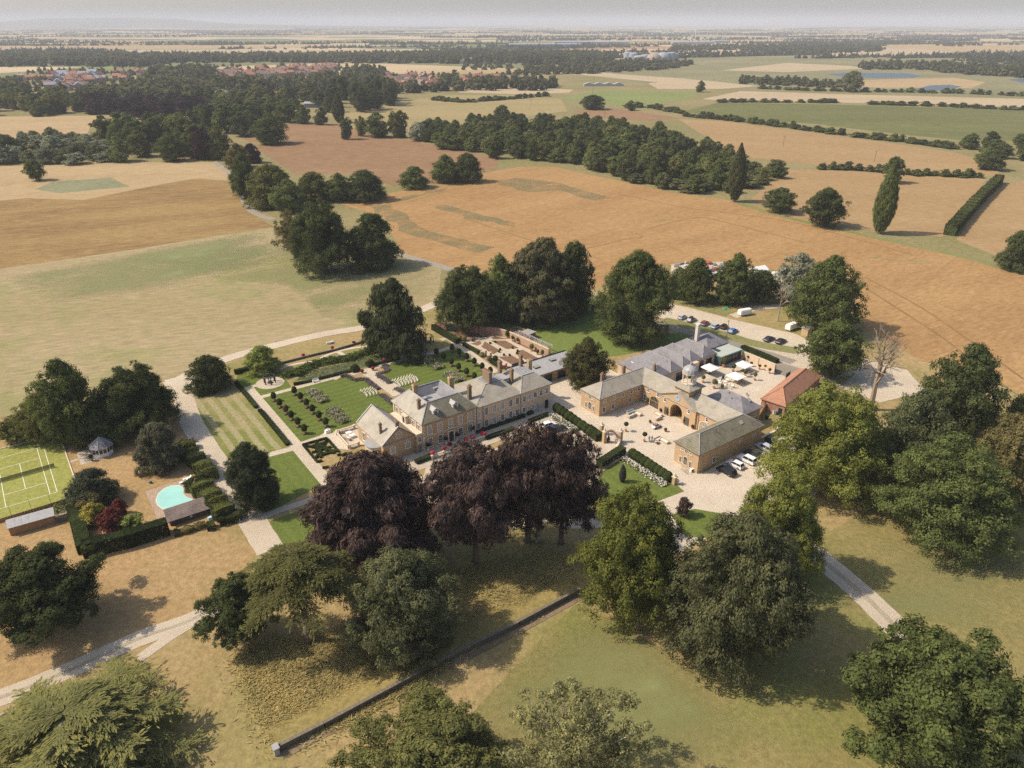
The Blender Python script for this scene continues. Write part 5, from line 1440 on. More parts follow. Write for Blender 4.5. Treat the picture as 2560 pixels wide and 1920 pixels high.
panel = [(-18.6, ZE), (-18.6, 0)] + notch + [(-30.9, 0), (-30.9, ZE), (-24.6, 7.9)]
b.add([(60.75, y, z) for y, z in panel] + [(61.25, y, z) for y, z in panel], [tuple(range(len(panel))), tuple(range(len(panel), 2 * len(panel)))[::-1]] + [(i, i + len(panel), (i + 1) % len(panel) + len(panel), (i + 1) % len(panel)) for i in range(len(panel))])
nn = len(notch)
b.add([(61.25, y, z) for y, z in notch] + [(66.25, y, z) for y, z in notch], [(i, i + 1, nn + i + 1, nn + i) for i in range(nn - 1)])
b.build('wall', M_STBRICK, st)['label'] = 'clock front with the great carriage arch'
b = B_(); b.cyl((66.18, -24.6, 3.3), (66.1, -24.6, 3.3), .62, .62, 16); ow = b.build('oval_window', M_DRESSED, st)
b = B_(); b.cyl((66.12, -24.6, 3.3), (66.08, -24.6, 3.3), .45, .45, 16); b.build('pane', M_GLASS, ow)
# roofs
b = B_(); b_o = .35
b.add([(45.45, -12.05, ZE), (61.2, -12.05, ZE), (65.2, -8.1, ZR), (49.8, -8.1, ZR), (45.45, -4.15, ZE), (69.55, -4.15, ZE)], [(0, 1, 2, 3), (0, 3, 4), (3, 2, 5, 4)])
b.add([(45.45, -12.05, ZE), (61.2, -12.05, ZE), (45.45, -4.15, ZE), (69.55, -4.15, ZE)], [(0, 2, 3, 1)])
b.add([(45.45, -12.05, ZE - .14), (61.2, -12.05, ZE - .14), (61.2, -12.05, ZE), (45.45, -12.05, ZE), (45.45, -4.15, ZE - .14), (45.45, -4.15, ZE)], [(0, 1, 2, 3), (4, 0, 3, 5)])
b.build('roof', M_ROOFG, st)['label'] = 'lichened slate roof of the wing nearest the house'
b = B_()
b.add([(60.85, -12.05, ZE), (60.85, -38.0, ZE), (65.2, -41.4, ZR), (65.2, -8.1, ZR), (69.55, -4.15, ZE), (69.55, -45.4, ZE)], [(0, 3, 2, 1), (3, 4, 5, 2)])
b.add([(60.85, -12.05, ZE - .14), (60.85, -38.0, ZE - .14), (60.85, -38.0, ZE), (60.85, -12.05, ZE)], [(0, 1, 2, 3)])
b.build('roof', M_ROOFG, st)['label'] = 'green grey slate roof behind the clock front'
b = B_()
b.add([(45.2, -45.45, ZE), (68.6, -45.45, ZE), (65.2, -41.4, ZR), (49.6, -41.4, ZR), (45.2, -37.6, ZE), (60.85, -37.6, ZE)], [(0, 1, 2, 3), (0, 3, 4), (3, 2, 5, 4), (1, 5, 2)])
b.add([(45.2, -45.45, ZE - .14), (68.6, -45.45, ZE - .14), (68.6, -45.45, ZE), (45.2, -45.45, ZE), (45.2, -37.6, ZE - .14), (45.2, -37.6, ZE), (60.85, -37.6, ZE - .14)], [(0, 1, 2, 3), (4, 0, 3, 5), (0, 4, 6, 1)])
b.build('roof', M_ROOFH, st)['label'] = 'brown stained slate roof of the wing beside the parked cars'
b = B_()
for p, q in (((45.45, -12.05, ZE), (49.8, -8.1, ZR)), ((49.8, -8.1, ZR), (65.2, -8.1, ZR)), ((65.2, -8.1, ZR), (65.2, -41.4, ZR)), ((65.2, -41.4, ZR), (49.6, -41.4, ZR)), ((49.6, -41.4, ZR), (45.2, -45.45, ZE)), ((49.6, -41.4, ZR), (45.2, -37.6, ZE)), ((65.2, -41.4, ZR), (68.6, -45.45, ZE)), ((61.0, -12.0, ZE), (65.2, -8.1, ZR))):
    ridge_strip(b, p, q, .11)
b.build('ridge_lead', M_LEAD, st)
# pediment roof and cornice
b = B_()
for s in (-1, 1):
    e_ = -24.6 + s * 6.6
    b.add([(60.4, e_, ZE - .05), (60.4, -24.6, 8.15), (65.2, -24.6, 8.15), (62.0, e_, ZE - .05)], [(0, 1, 2, 3) if s < 0 else (3, 2, 1, 0)])
    b.add([(60.4, e_, ZE - .22), (60.4, -24.6, 7.95), (60.4, -24.6, 8.15), (60.4, e_, ZE - .05)], [(0, 1, 2, 3)])
b.box(60.55, 60.8, -31.1, -18.1, ZE - .3, ZE - .1)
b.build('pediment', M_ROOFL, st)
b = B_(); b.cyl((60.76, -24.6, 6.35), (60.66, -24.6, 6.35), .85, .85, 24)
ck = b.build('clock', paint('blue_clock_dial', (.33, .40, .44), .5), st)
b = B_(); b.box(60.62, 60.66, -24.63, -24.57, 6.35, 7.0); b.box(60.62, 60.66, -24.6, -24.2, 6.31, 6.36); b.build('clock_hand', M_DARK, ck)
# clock front openings, seen from the court
for v in (-14.1, -17.6, -20.6, -28.7, -34.2, -37.2): window(st, 61.19 if not -30 < v < -19 else 60.74, v, 3.7, .75, 1.0, 'w', 'case', OF)
window(st, 61.19, -13.0, .9, .8, 1.5, 'w', 'case', OF)
b = B_()
for v in (-16.6, -33.7):
    pts = [(v + 1.5, 0), (v + 1.5, 1.9)] + [(v + 1.5 * math.cos(PI * k / 10), 1.9 + 1.25 * math.sin(PI * k / 10)) for k in range(1, 10)] + [(v - 1.5, 1.9), (v - 1.5, 0)]
    b.add([(61.14, y, z) for y, z in pts], [tuple(range(len(pts)))])
    d_ = B_()
    for k in range(12):
        a0, a1 = PI * k / 12, PI * (k + 1) / 12
        q = lambda a, r, f: (61.06 if f else 61.2, v + r * math.cos(a), 1.9 + r * .87 * math.sin(a))
        d_.add([q(a0, 1.5, 1), q(a0, 1.75, 1), q(a1, 1.75, 1), q(a1, 1.5, 1)], [(0, 1, 2, 3)])
    d_.box(61.05, 61.2, v - 1.75, v - 1.5, 0, 1.9); d_.box(61.05, 61.2, v + 1.5, v + 1.75, 0, 1.9)
    for k in range(1, 6): d_.box(61.08, 61.13, v - 1.5 + k * .5 - .03, v - 1.5 + k * .5 + .03, 0, 2.9 if 1 < k < 5 else 2.5)
    d_.box(61.08, 61.13, v - 1.5, v + 1.5, 1.86, 1.94)
    aw = d_.build('arched_glazing', M_STONE if v > -20 else M_DRESSED, st)
    g2 = B_(); g2.add([(61.14, y, z) for y, z in pts], [tuple(range(len(pts)))]); g2.build('pane', M_GLASS if v > -20 else M_BLIND, aw)
for v in (-21.3, -28.4):
    b = B_(); b.box(60.68, 60.74, v - .65, v + .65, .05, 2.3); b.build('door', paint('glazed_door', (.09, .08, .07), .4), st)
b = B_(); b.cyl((61.1, -31.6, .1), (61.1, -31.6, ZE - .2), .06, .06, 6); b.cyl((61.1, -12.2, .1), (61.1, -12.2, ZE - .2), .06, .06, 6); b.build('drainpipe', M_BARK, st)
# court face of the house side wing
for u, z, hh in ((47.4, .9, 1.3), (50.6, .9, 1.3), (57.0, .9, 1.3)): window(st, u, -11.71, z, .8, hh, 's', 'case', OF)
for u in (47.6, 50.9, 54.1, 57.2, 59.9): window(st, u, -11.71, 3.6, .75, .95, 's', 'case', OF, blind=u < 52)
b = B_(); b.box(53.9, 54.7, -11.76, -11.7, .05, 2.1); b.box(59.4, 60.2, -11.76, -11.7, .05, 2.0); b.build('door', M_STONE, st)
# both end walls towards the lawn: Venetian window below, lunette group above
for v, u in ((-8.1, 45.79), (-41.5, 45.59)):
    window(st, u, v, .75, 1.1, 1.5, 'w', 'stone', OF, arch=True); window(st, u, v - 1.45, .75, .6, 1.4, 'w', 'stone', OF); window(st, u, v + 1.45, .75, .6, 1.4, 'w', 'stone', OF)
    window(st, u, v, 3.85, .9, .8, 'w', 'stone', OF); window(st, u, v - 1.3, 3.95, .6, .2, 'w', 'stone', OF, arch=True); window(st, u, v + 1.3, 3.95, .6, .2, 'w', 'stone', OF, arch=True)
window(st, 51.2, -45.11, 1.1, .85, 1.3, 's', 'case', OF); window(st, 60.2, -45.11, 3.6, .7, .8, 's', 'case', OF); window(st, 65.2, -45.11, 3.2, .6, .6, 's', 'case', OF)
for u in (52.1, 45.95):
    b = B_(); b.cyl((u, -45.2, .1), (u, -45.2, ZE - .2), .06, .06, 6); b.build('drainpipe', M_DRESSED, st)
b = B_(); b.add([(62.2, -43.3, 6.55), (63.3, -43.3, 6.55), (63.3, -42.5, 7.05), (62.2, -42.5, 7.05), (62.2, -43.3, 6.7), (63.3, -43.3, 6.7), (63.3, -42.5, 7.2), (62.2, -42.5, 7.2)], [(4, 5, 6, 7), (0, 1, 5, 4), (1, 2, 6, 5), (3, 0, 4, 7), (2, 3, 7, 6)])
b.build('rooflight', M_LEAD, st)
b = B_(); b.cyl((54.0, -42.6, 6.8), (54.0, -42.6, 7.9), .07, .07, 6); b.build('vent_pipe', M_METAL, st)
chimney(st, 58.9, -6.6, 7.0, 8.9, .9, .6, OF); chimney(st, 52.2, -5.4, 6.0, 8.2, .9, .6, OF); chimney(st, 66.6, -10.6, 6.9, 8.8, .7, .6, OF)

# clock tower behind the pediment
tw = ething('clock_cupola', 'white domed open cupola on a square stone base above the stable arch', 'cupola', 64.6, -24.5)
OF = (64.6, -24.5)
b = MB(*OF); b.box(62.2, 67.0, -26.9, -22.1, 6.3, 8.9); b.build('base', M_STBRICK, tw)
b = MB(*OF); hip_roof(b, 62.2, 67.0, -26.9, -22.1, 8.95, (63.2, 66.0, -25.9, -23.1), 9.75, .7); b.build('base_roof', M_ROOFG, tw)
R8 = 1.75
b = MB()
for k in range(8):
    a = 2 * PI * (k + .5) / 8
    x, y = R8 * math.cos(a), R8 * math.sin(a)
    b.lathe([(.15, 9.7), (.15, 9.95), (.1, 10.0), (.085, 12.0), (.13, 12.1), (.13, 12.3)], 8, (x, y))
b.lathe([(2.05, 9.7), (2.05, 9.85), (1.0, 9.86)], 8, ph=PI / 8)
for k in range(8):
    a0, a1 = 2 * PI * (k + .5) / 8, 2 * PI * (k + 1.5) / 8
    P0, P1 = Vector((R8 * math.cos(a0), R8 * math.sin(a0), 0)), Vector((R8 * math.cos(a1), R8 * math.sin(a1), 0))
    m = 8
    up = [P0.lerp(P1, i / m) + Vector((0, 0, 12.45)) for i in range(m + 1)]
    lo = [P0.lerp(P1, i / m) + Vector((0, 0, 11.55 + .75 * math.sin(PI * i / m) ** .6)) for i in range(m + 1)]
    b.add([tuple(p) for p in lo + up], [(i, i + 1, m + 2 + i, m + 1 + i) for i in range(m)])
b.lathe([(2.15, 12.45), (2.15, 12.65), (1.0, 12.66)], 8, ph=PI / 8)
b.build('arcade', M_DRESSED, tw)
b = MB(); b.lathe([(2.0, 12.65), (1.97, 13.0), (1.75, 13.6), (1.3, 14.1), (.7, 14.45), (.28, 14.6), (.22, 14.9), (.3, 15.0), (.05, 15.6), (.03, 16.2)], 16)
for k in range(8):
    a = 2 * PI * (k + .5) / 8
    for r0, z0, r1, z1 in ((2.0, 12.7, 1.77, 13.6), (1.77, 13.6, .72, 14.46)): b.cyl((r0 * math.cos(a), r0 * math.sin(a), z0), (r1 * math.cos(a), r1 * math.sin(a), z1), .06, .05, 5)
b.build('dome', M_LEAD, tw, smooth=False)
b = MB(); b.cyl((0, 0, 10.9), (0, 0, 11.6), .38, .2, 8); b.cyl((0, 0, 11.6), (0, 0, 12.5), .05, .05, 6); b.build('bell', M_METAL, tw)

# slate roofed block behind the clock front
sb = ething('slate_roofed_block', 'square block with blue grey hipped slate roof and two rooflights behind the stables', 'outbuilding', 69.4, -32)
OF = (69.4, -32)
b = MB(*OF); b.box(69.3, 76.6, -38.4, -26.6, 0, 4.8); b.build('wall', M_STONE, sb)
b = MB(*OF); hip_roof(b, 69.7, 76.6, -38.4, -26.6, 4.85, (73.3, 73.35, -34.3, -30.2), 7.35, .4); b.build('roof', M_ROOFB, sb)
for v in (-36.2, -34.9):
    b = MB(*OF); u = 74.2 if v < -36 else 74.9
    zz = 4.85 + (v + 38.8) / 4.5 * 2.5
    b.add([(u, v - .45, zz - .1), (u + .7, v - .45, zz - .1), (u + .7, v + .45, zz + .4), (u, v + .45, zz + .4), (u, v - .45, zz + .1), (u + .7, v - .45, zz + .1), (u + .7, v + .45, zz + .6), (u, v + .45, zz + .6)], [(4, 5, 6, 7), (0, 1, 5, 4), (1, 2, 6, 5), (3, 0, 4, 7)])
    b.build('rooflight', M_LEAD, sb)
for u, v in ((71.3, -29.6), (71.6, -33.0), (72.6, -31.3)):
    b = MB(*OF); z = 4.85 + (u - 69.3) / 4 * 2.5; b.cyl((u, v, z - .2), (u, v, z + .5), .09, .09, 6); b.build('vent_pipe', M_METAL, sb)
window(sb, 74.5, -38.41, 2.9, .6, .6, 's', 'case', OF); b = MB(*OF); b.box(75.2, 76.0, -38.46, -38.4, .05, 2.0); b.build('door', M_WOOD, sb)

# pantiled barn, turned a little from the rest
bn = ething('tiled_barn', 'long barn with an orange pantile roof beside the stable lane', 'barn', 84, -37, rz=math.radians(12.7))
b = MB(); b.box(.2, 24.4, -3.2, 3.2, 0, 3.1); b.build('wall', M_REDBRICK, bn)
b = MB(); hip_roof(b, .2, 24.4, -3.2, 3.2, 3.15, (5.2, 21.0, 0, .02), 5.75, .3); b.build('roof', M_PANTILE, bn)
b = MB(); ridge_strip(b, (5.2, 0, 5.75), (21, 0, 5.75), .14); ridge_strip(b, (-.1, -3.5, 3.15), (5.2, 0, 5.75), .12); ridge_strip(b, (-.1, 3.5, 3.15), (5.2, 0, 5.75), .12); b.build('ridge_tiles', M_TERRA, bn)
b = MB(); b.box(.13, .2, -2.6, -1.6, 0, 2.1); b.build('doorway', M_DARK, bn)
b = MB(); b.cyl((.12, 2.1, .05), (.12, 2.1, 3.0), .05, .05, 6); b.build('drainpipe', M_DARK, bn)

# tea room: a row of parallel hipped slate roofs
tr = ething('tea_room', 'long range of five parallel hipped purple grey slate roofs behind the stables', 'restaurant', 67, -2)
OF = (67, -2)
b = MB(*OF); b.box(67.6, 87.4, -9.0, 4.4, 0, 3.6); b.box(87.4, 96.4, -7.4, 4.2, 0, 3.6)
b.build('wall', M_RENDER, tr)
us = [(67.4, 75.0, 72.2), (75.0, 80.0, 77.4), (80.0, 85.0, 82.4), (85.0, 90.2, 87.3), (90.2, 96.6, 93.5)]
for k, (a, c, rdg) in enumerate(us):
    v0 = -9.4 if k < 3 else -7.8
    b = MB(*OF)
    lo = [(a, v0, 3.6), (c, v0, 3.6), (c, 4.8, 3.6), (a, 4.8, 3.6)]
    zt = 5.95
    b.add(lo + [(rdg, v0 + 2.8, zt), (rdg, 1.8, zt)], [(0, 1, 4), (1, 2, 5, 4), (2, 3, 5), (3, 0, 4, 5)])
    b.add([(x, y, z - .14) for x, y, z in lo] + lo, [(0, 1, 5, 4), (1, 2, 6, 5), (2, 3, 7, 6), (3, 0, 4, 7), (3, 2, 1, 0)])
    rf_ = b.build('roof', M_ROOFB, tr)
    b = MB(*OF); ridge_strip(b, (rdg, v0 + 2.8, zt), (rdg, 1.8, zt), .09); ridge_strip(b, (a, v0, 3.6), (rdg, v0 + 2.8, zt), .07); ridge_strip(b, (c, v0, 3.6), (rdg, v0 + 2.8, zt), .07); b.build('ridge_lead', M_LEAD, rf_)
b = MB(*OF); b.box(69.5, 70.5, .2, 1.2, 4.2, 4.75); b.build('rooflight', M_WHITE, tr)
for u, v in ((79.0, -9.0), (90.0, -7.4), (93.7, -7.4)):
    b = MB(*OF); b.box(u - 1.2, u + 1.2, v - .06, v, .05, 2.5); gl = b.build('glazed_doors', M_GLASS, tr)
    b = MB(*OF)
    for k in range(5): b.box(u - 1.22 + k * .6, u - 1.16 + k * .6, v - .1, v - .06, .05, 2.5)
    b.box(u - 1.25, u + 1.25, v - .1, v - .06, 2.45, 2.6); b.build('door_frame', M_DARK, gl)
ep = ething('end_pavilion', 'hipped end pavilion with a tall white chimney at the back of the tea room', 'outbuilding', 101.5, .5)
OF = (101.5, .5)
b = MB(*OF); b.box(96.8, 106, -4.0, 5.0, 0, 3.5); b.build('wall', M_RENDER, ep)
b = MB(*OF); hip_roof(b, 96.8, 106, -4.0, 5.0, 3.55, (101.0, 102.6, .4, .5), 6.1, .35); b.build('roof', M_ROOFB, ep)
b = MB(*OF); b.box(97.3, 98.5, .9, 1.9, 4.0, 9.8); b.box(97.2, 98.6, .8, 2.0, 9.3, 9.5); b.build('chimney', paint('limewash', (.62, .56, .48), .8, .1, 2), ep)
gx = ething('flat_roofed_extension', 'flat roofed dark green clad extension at the tea room terrace', 'outbuilding', 100.8, -7)
OF = (100.8, -7)
b = MB(*OF); b.box(96.2, 105.6, -9.9, -4.4, 0, 3.0); b.build('wall', M_SLATEGREEN, gx)
b = MB(*OF); b.box(96.0, 105.8, -10.1, -4.3, 3.0, 3.2); b.build('roof', paint('pale_felt', (.40, .41, .35), .7, .08), gx)
b = MB(*OF); b.box(96.0, 105.8, -10.15, -9.95, 2.95, 3.3); b.box(95.95, 96.1, -10.1, -4.3, 2.95, 3.3); b.box(105.7, 105.85, -10.1, -4.3, 2.95, 3.3); b.build('roof_edge', paint('copper_green_edge', (.16, .27, .25), .5), gx)
b = MB(*OF); b.box(98.2, 99.4, -6.8, -4.8, 3.2, 3.5); b.build('rooflight', M_GLASS, gx)
for k in range(6):
    b = MB(*OF); b.box(97.3 + k * 1.35, 98.4 + k * 1.35, -9.96, -9.9, .1, 2.5); b.build('pane', M_GLASS, gx)

# small stone store at the car park
so = ething('stone_store', 'small flat roofed stone store beside the tall car park tree', 'outbuilding', *(139.2,-11.5))
b = MB(); b.box(-1.8, 1.8, 0, 2.4, 0, 2.6); b.build('wall', M_STONE, so); b = MB(); b.box(-2, 2, -.2, 2.6, 2.6, 2.75); b.build('roof', M_LEAD, so)
b = MB(); b.box(.4, 1.2, -.05, 0, 0, 2.0); b.build('door', M_NAVY, so)

# summerhouse by the tennis court
x, y = (-97.85,149.82)
sh = thing('summerhouse', 'white octagonal summerhouse with pointed slate roof by the tennis court', 'summerhouse', (x, y, 0), .2)
b = MB(); b.lathe([(2.3, 0), (2.3, 2.35)], 8); b.build('wall', M_WHITE, sh)
b = MB(); b.lathe([(2.75, 2.3), (2.75, 2.4), (.12, 4.5), (.02, 4.75)], 8); b.build('roof', M_ROOFB, sh)
b = MB()
for k in range(8):
    a = 2 * PI * k / 8
    b.cyl((2.77 * math.cos(a), 2.77 * math.sin(a), 2.42), (.12 * math.cos(a), .12 * math.sin(a), 4.52), .06, .05, 4)
b.build('hip_rolls', M_LEAD, sh)
for k in range(8):
    for q in (-.42, .42):
        a = 2 * PI * (k + .5) / 8
        r = 2.3 * math.cos(PI / 8) + .02
        w_ = MB(); w_.box(-.34, .34, -.03, 0, 1.05, 2.05); o = w_.build('pane', M_GLASS, sh, loc=(r * math.cos(a) - q * math.sin(a), r * math.sin(a) + q * math.cos(a), 0), rz=a + PI / 2)

# pool house
x, y = (-69.97,121.14)
x2, y2 = (-62.74,126.26)
an = math.atan2(y2 - y, x2 - x)
Lp = math.hypot(x2 - x, y2 - y)
ph_ = thing('pool_house', 'low pool house with a brown shingled roof between pool and hedge', 'pool house', (x, y, 0), an)
b = MB(); b.box(.3, Lp - .3, .2, 3.2, 0, 1.5); b.build('wall', paint('dark_boards', (.10, .075, .055), .8, .25, 2), ph_)
b = MB(); b.add([(-.1, -.3, 1.5), (Lp + .1, -.3, 1.5), (Lp + .1, 2.9, 2.75), (-.1, 2.9, 2.75), (Lp + .1, 3.5, 2.4), (-.1, 3.5, 2.4)], [(0, 1, 2, 3), (3, 2, 4, 5)])
b.add([(-.1, -.3, 1.38), (Lp + .1, -.3, 1.38), (Lp + .1, 2.9, 2.63), (-.1, 2.9, 2.63), (Lp + .1, 3.5, 2.28), (-.1, 3.5, 2.28), (-.1, -.3, 1.5), (Lp + .1, -.3, 1.5), (Lp + .1, 2.9, 2.75), (-.1, 2.9, 2.75)], [(3, 2, 1, 0), (5, 4, 2, 3), (0, 1, 7, 6), (0, 6, 9, 3), (1, 2, 8, 7)])
b.build('roof', M_SHINGLE, ph_)
b = MB(); b.cyl((Lp * .5, .16, .8), (Lp * .5, .2, .8), .26, .26, 12); b.build('round_window', M_WHITE, ph_)

# ---------------------------------------------------------------- hedges, topiary, borders
def leafobj(name, P, Nn, size, tone, parent=None, seed=1, tint=None, aspect=1.3, dirs=None, mat=None):
    rg = np.random.default_rng(seed)
    t = np.clip(rg.random(len(P)) * .9, 0, .92) if tint is None else tint
    o = link(name, leaf_mesh(name, P, Nn, size, t, aspect, dirs, seed, mat), parent)
    c = C[tone] if isinstance(tone, str) else tone
    o.color = (*c, 1)
    return o


_hs = [100]


def hedge(label, pts, w, h, tone='dark', leaf=.22, dens=6, bump=0.0, lump=1.5, name='hedge', cat='hedge', group=None, jit=.25):
    """clipped hedge along a line; bump lets its top rise and fall in soft lobes"""
    _hs[0] += 1
    rg = np.random.default_rng(_hs[0])
    Q = [np.array(p) for p in pts]
    Ps, Ns = [], []
    for i in range(len(Q) - 1):
        d = Q[i + 1] - Q[i]; L_ = np.linalg.norm(d); d = d / L_; nrm = np.array([-d[1], d[0]])
        n = int(L_ * (w + 2 * h) * dens / leaf ** 2)
        s = rg.uniform(0, L_, n)
        k = rg.random(n)
        ft = w / (w + 2 * h)
        top = k < ft
        side = np.where(rg.random(n) < .5, 1, -1)
        a = np.where(top, rg.uniform(-w / 2, w / 2, n), side * w / 2)
        z = np.where(top, h, rg.uniform(0, h, n))
        f = 1.0
        if bump:
            f = 1 + bump * np.sin((s + i * 7) * 2 * PI / lump + 1.3 * np.sin(s * .9)) * np.where(top, 1, z / h)
            a = a * (1 + bump * .9 * np.sin((s + i * 7) * 2 * PI / lump + 2))
            z = z * f - np.where(top, (a / (w / 2)) ** 2 * h * bump * .8, 0)
        P = np.stack([Q[i][0] + d[0] * s + nrm[0] * a, Q[i][1] + d[1] * s + nrm[1] * a, z], 1)
        Nn = np.where(top[:, None], np.array([0, 0, 1.0]), np.concatenate([side[:, None] * nrm[None], np.zeros((n, 1))], 1))
        Ps.append(P + rg.normal(size=P.shape) * leaf * .12); Ns.append(Nn + unit(rg, n) * jit)
        for e_, sg in ((Q[i], -1), (Q[i + 1], 1)):                    # end faces
            m_ = int(w * h * dens / leaf ** 2)
            aa = rg.uniform(-w / 2, w / 2, m_)
            Ps.append(np.stack([e_[0] + nrm[0] * aa, e_[1] + nrm[1] * aa, rg.uniform(0, h, m_)], 1))
            Ns.append(np.tile([sg * d[0], sg * d[1], .1], (m_, 1)) + unit(rg, m_) * jit)
    o = leafobj(name, np.concatenate(Ps), np.concatenate(Ns), leaf, tone, seed=_hs[0])
    return prop(o, label, cat, group)


def proto_shape(key, n, size, f, seed):
    rg = np.random.default_rng(seed)
    d = unit(rg, n)
    P = f(d, rg)
    me = leaf_mesh('foliage_' + key, P, d + unit(rg, n) * .25, size, np.clip(rg.random(n) * .9, 0, .92), 1.2, None, seed)
    PROTO[key] = (me, None)


proto_shape('ball', 2200, .19, lambda d, rg: d * (1 - .06 * rg.random((len(d), 1))), 201)
proto_shape('bullet', 2600, .19, lambda d, rg: np.stack([d[:, 0] * np.where(d[:, 2] < 0, .95, 1) ** 1, d[:, 1], np.where(d[:, 2] < -.55, -.55, d[:, 2]) * 1.15], 1) * (1 - .05 * rg.random((len(d), 1))), 202)
proto_shape('fluff', 700, .40, lambda d, rg: d * (1 - .5 * rg.random((len(d), 1))), 203)


def leafpart(name, key, parent, loc, sc, tone):
    o = link(name, PROTO[key][0], parent, loc, R_.uniform(0, 6))
    o.scale = sc if isinstance(sc, tuple) else (sc, sc, sc)
    j = R_.uniform(.88, 1.14); c = C[tone] if isinstance(tone, str) else tone
    o.color = (c[0] * j, c[1] * j, c[2] * j, 1)
    return o


BOXG = (.045, .058, .022)
# two orchards of clipped standards in square planters
b = MB(); b.box(-.62, .62, -.62, .62, 0, .34); _pl = b.mesh('planter_box', paint('dark_planter', (.10, .07, .05), .8, .2, 4))
b = MB(); b.cyl((0, 0, .3), (0, 0, 1.75), .05, .045, 6); _pt = b.mesh('standard_stem', M_BARK)
b = MB(); b.box(-.55, .55, -.55, .55, .34, .36); _ps = b.mesh('planter_soil', M_SOIL)


def standard(x, y, label, group, tone=BOXG, r=.76, h=1.62):
    t = thing('topiary_tree', label, 'topiary', (x, y, 0), TH, group)
    pl = link('planter', _pl, t); link('soil', _ps, pl)
    link('stem', _pt, t)
    leafpart('crown', 'bullet', t, (0, 0, h), (r, r, 1.02), tone)


west = [(-64.82,176.89),(-62.12,173.12),(-59.46,169.49),(-57.17,166.31),(-54.54,162.73),(-51.97,159.15),(-60.11,180.32),(-57.48,176.76),(-54.94,173.12),(-52.51,169.72),(-49.96,166.20),(-47.41,162.67)]
ORD = ('first', 'second', 'third', 'fourth', 'fifth', 'last')
for k, p in enumerate(west):
    if k == 2: standard(*p, 'scorched brown clipped standard among the green ones by the garden path', 'clipped standards west of the lawn', (.13, .085, .04))
    else: standard(*p, f'boxed clipped standard, {ORD[k % 6]} from the pond in the row ' + ('along the west path' if k < 6 else 'beside the silvery border'), 'clipped standards west of the lawn')
east = [(-23.31,206.75),(-20.83,203.26),(-18.16,199.52),(-15.76,195.93),(-13.20,192.44),(-10.82,189.50),(-18.70,210.04),(-16.26,206.47),(-13.74,203.08),(-11.29,199.69),(-8.80,196.05),(-6.32,193.19)]
for k, p in enumerate(east): standard(*p, f'boxed clipped standard, {ORD[k % 6]} from the pond in the row ' + ('beside the east border' if k < 6 else 'along the walled garden path'), 'clipped standards by the walled garden')

# domed yews at the head of the broad path
for q, lab in (([(-46.43,196.07)][0], 'domed yew on a square base left of the broad garden path'), ([(-42.47,199.51)][0], 'domed yew on a square base right of the broad garden path')):
    t = thing('domed_yew', lab, 'topiary', (*q, 0), TH)
    hb = hedge('x', [(-1.1, 0), (1.1, 0)], 2.2, 1.3, BOXG); hb.name = 'base'; hb.parent = t
    for k_ in ('label', 'category'): del hb[k_]
    leafpart('dome', 'ball', t, (0, 0, 1.5), (.95, .95, .75), BOXG)

HEDGE = [
    ('low hedge between striped dry lawn and garden path, upper stretch', [(-78.81,187.59),(-68.32,172.69)], 1.0, .8),
    ('low hedge between striped dry lawn and garden path, lower stretch', [(-66.89,171.05),(-54.58,153.48)], 1.0, .8),
    ('dark hedge behind the arbour lawn', [(-81.34,193.93),(-76.28,197.07)], 1.2, 1.3),
    ('low box hedge by the pond, left of the white bench', [(-62.03,186.61),(-57.21,189.00)], .7, .7),
    ('low box hedge by the pond, right of the white bench', [(-55.76,190.14),(-47.85,195.26)], .7, .7),
    ('low box hedge between pond and lawn towards the second bench', [(-41.17,200.13),(-34.25,204.48)], .7, .7),
    ('low box hedge from second bench to the willow shade', [(-32.86,206.52),(-28.80,209.17)], .7, .7),
    ('short box hedge at the start of the pond walk', [(-52.13,192.73),(-47.78,195.54)], .7, .7),
    ('hedge along the walled garden path, upper part', [(-15.45,215.26),(-10.35,208.24)], 1.0, 1.1),
    ('hedge along the walled garden path, lower part', [(-6.46,202.27),(-3.13,197.43)], 1.0, 1.1),
    ('shaded hedge leading to the kitchen garden gate', [(-26.52,229.13),(-17.40,216.51)], 1.4, 1.8),
    ('clipped box edging round a kitchen garden bed', [(0.16,199.52),(3.34,202.18)], .5, .5),
    ('planting hedge along the foot of the long wing', [(-9.14,159.46),(1.55,166.94)], 1.2, .8),
    ('low clipped hedge edging the forecourt by the balustrade', [(-6.58,156.26),(0.41,161.43)], 1.0, .7),
    ('low clipped hedge by the parked white car', [(4.47,165.03),(9.70,169.11)], 1.0, .7),
    ('low hedge left of the front balustrade', [(-22.46,145.24),(-19.17,147.85)], 1.2, .9),
    ('long hedge on the lane behind the terrace wall', [(72.73,212.64),(75.91,208.58),(78.64,204.64),(80.33,201.66)], 1.6, 1.2),
]
for lab, p, w, h in HEDGE: hedge(lab, p, w, h, BOXG)
hedge('tall clipped field hedge running up between two stubble paddocks', [(211.8,350.0),(258.9,411.9),(313.5,480.8)], 5.0, 5.0, 'dark', .8, 6, .08, 9)
hedge('tall dark hedge along the front of the pool shrubbery', [(-82.59,112.27),(-75.82,115.24),(-69.26,119.43)], 2.2, 3.2, (.034, .046, .020), .3)
hedge('broad clipped hedge between tennis court and pool shrubbery', [(-91.98,126.26),(-88.09,120.76),(-82.82,113.13)], 2.6, 2.2, (.050, .066, .024), .3)
hedge('wavy cloud clipped yew along the west drive, upper half', [(-75.92,147.74),(-72.78,144.20),(-67.53,137.98)], 3.6, 2.6, (.095, .108, .032), .3, 6, .16, 3.3, name='yew_hedge')
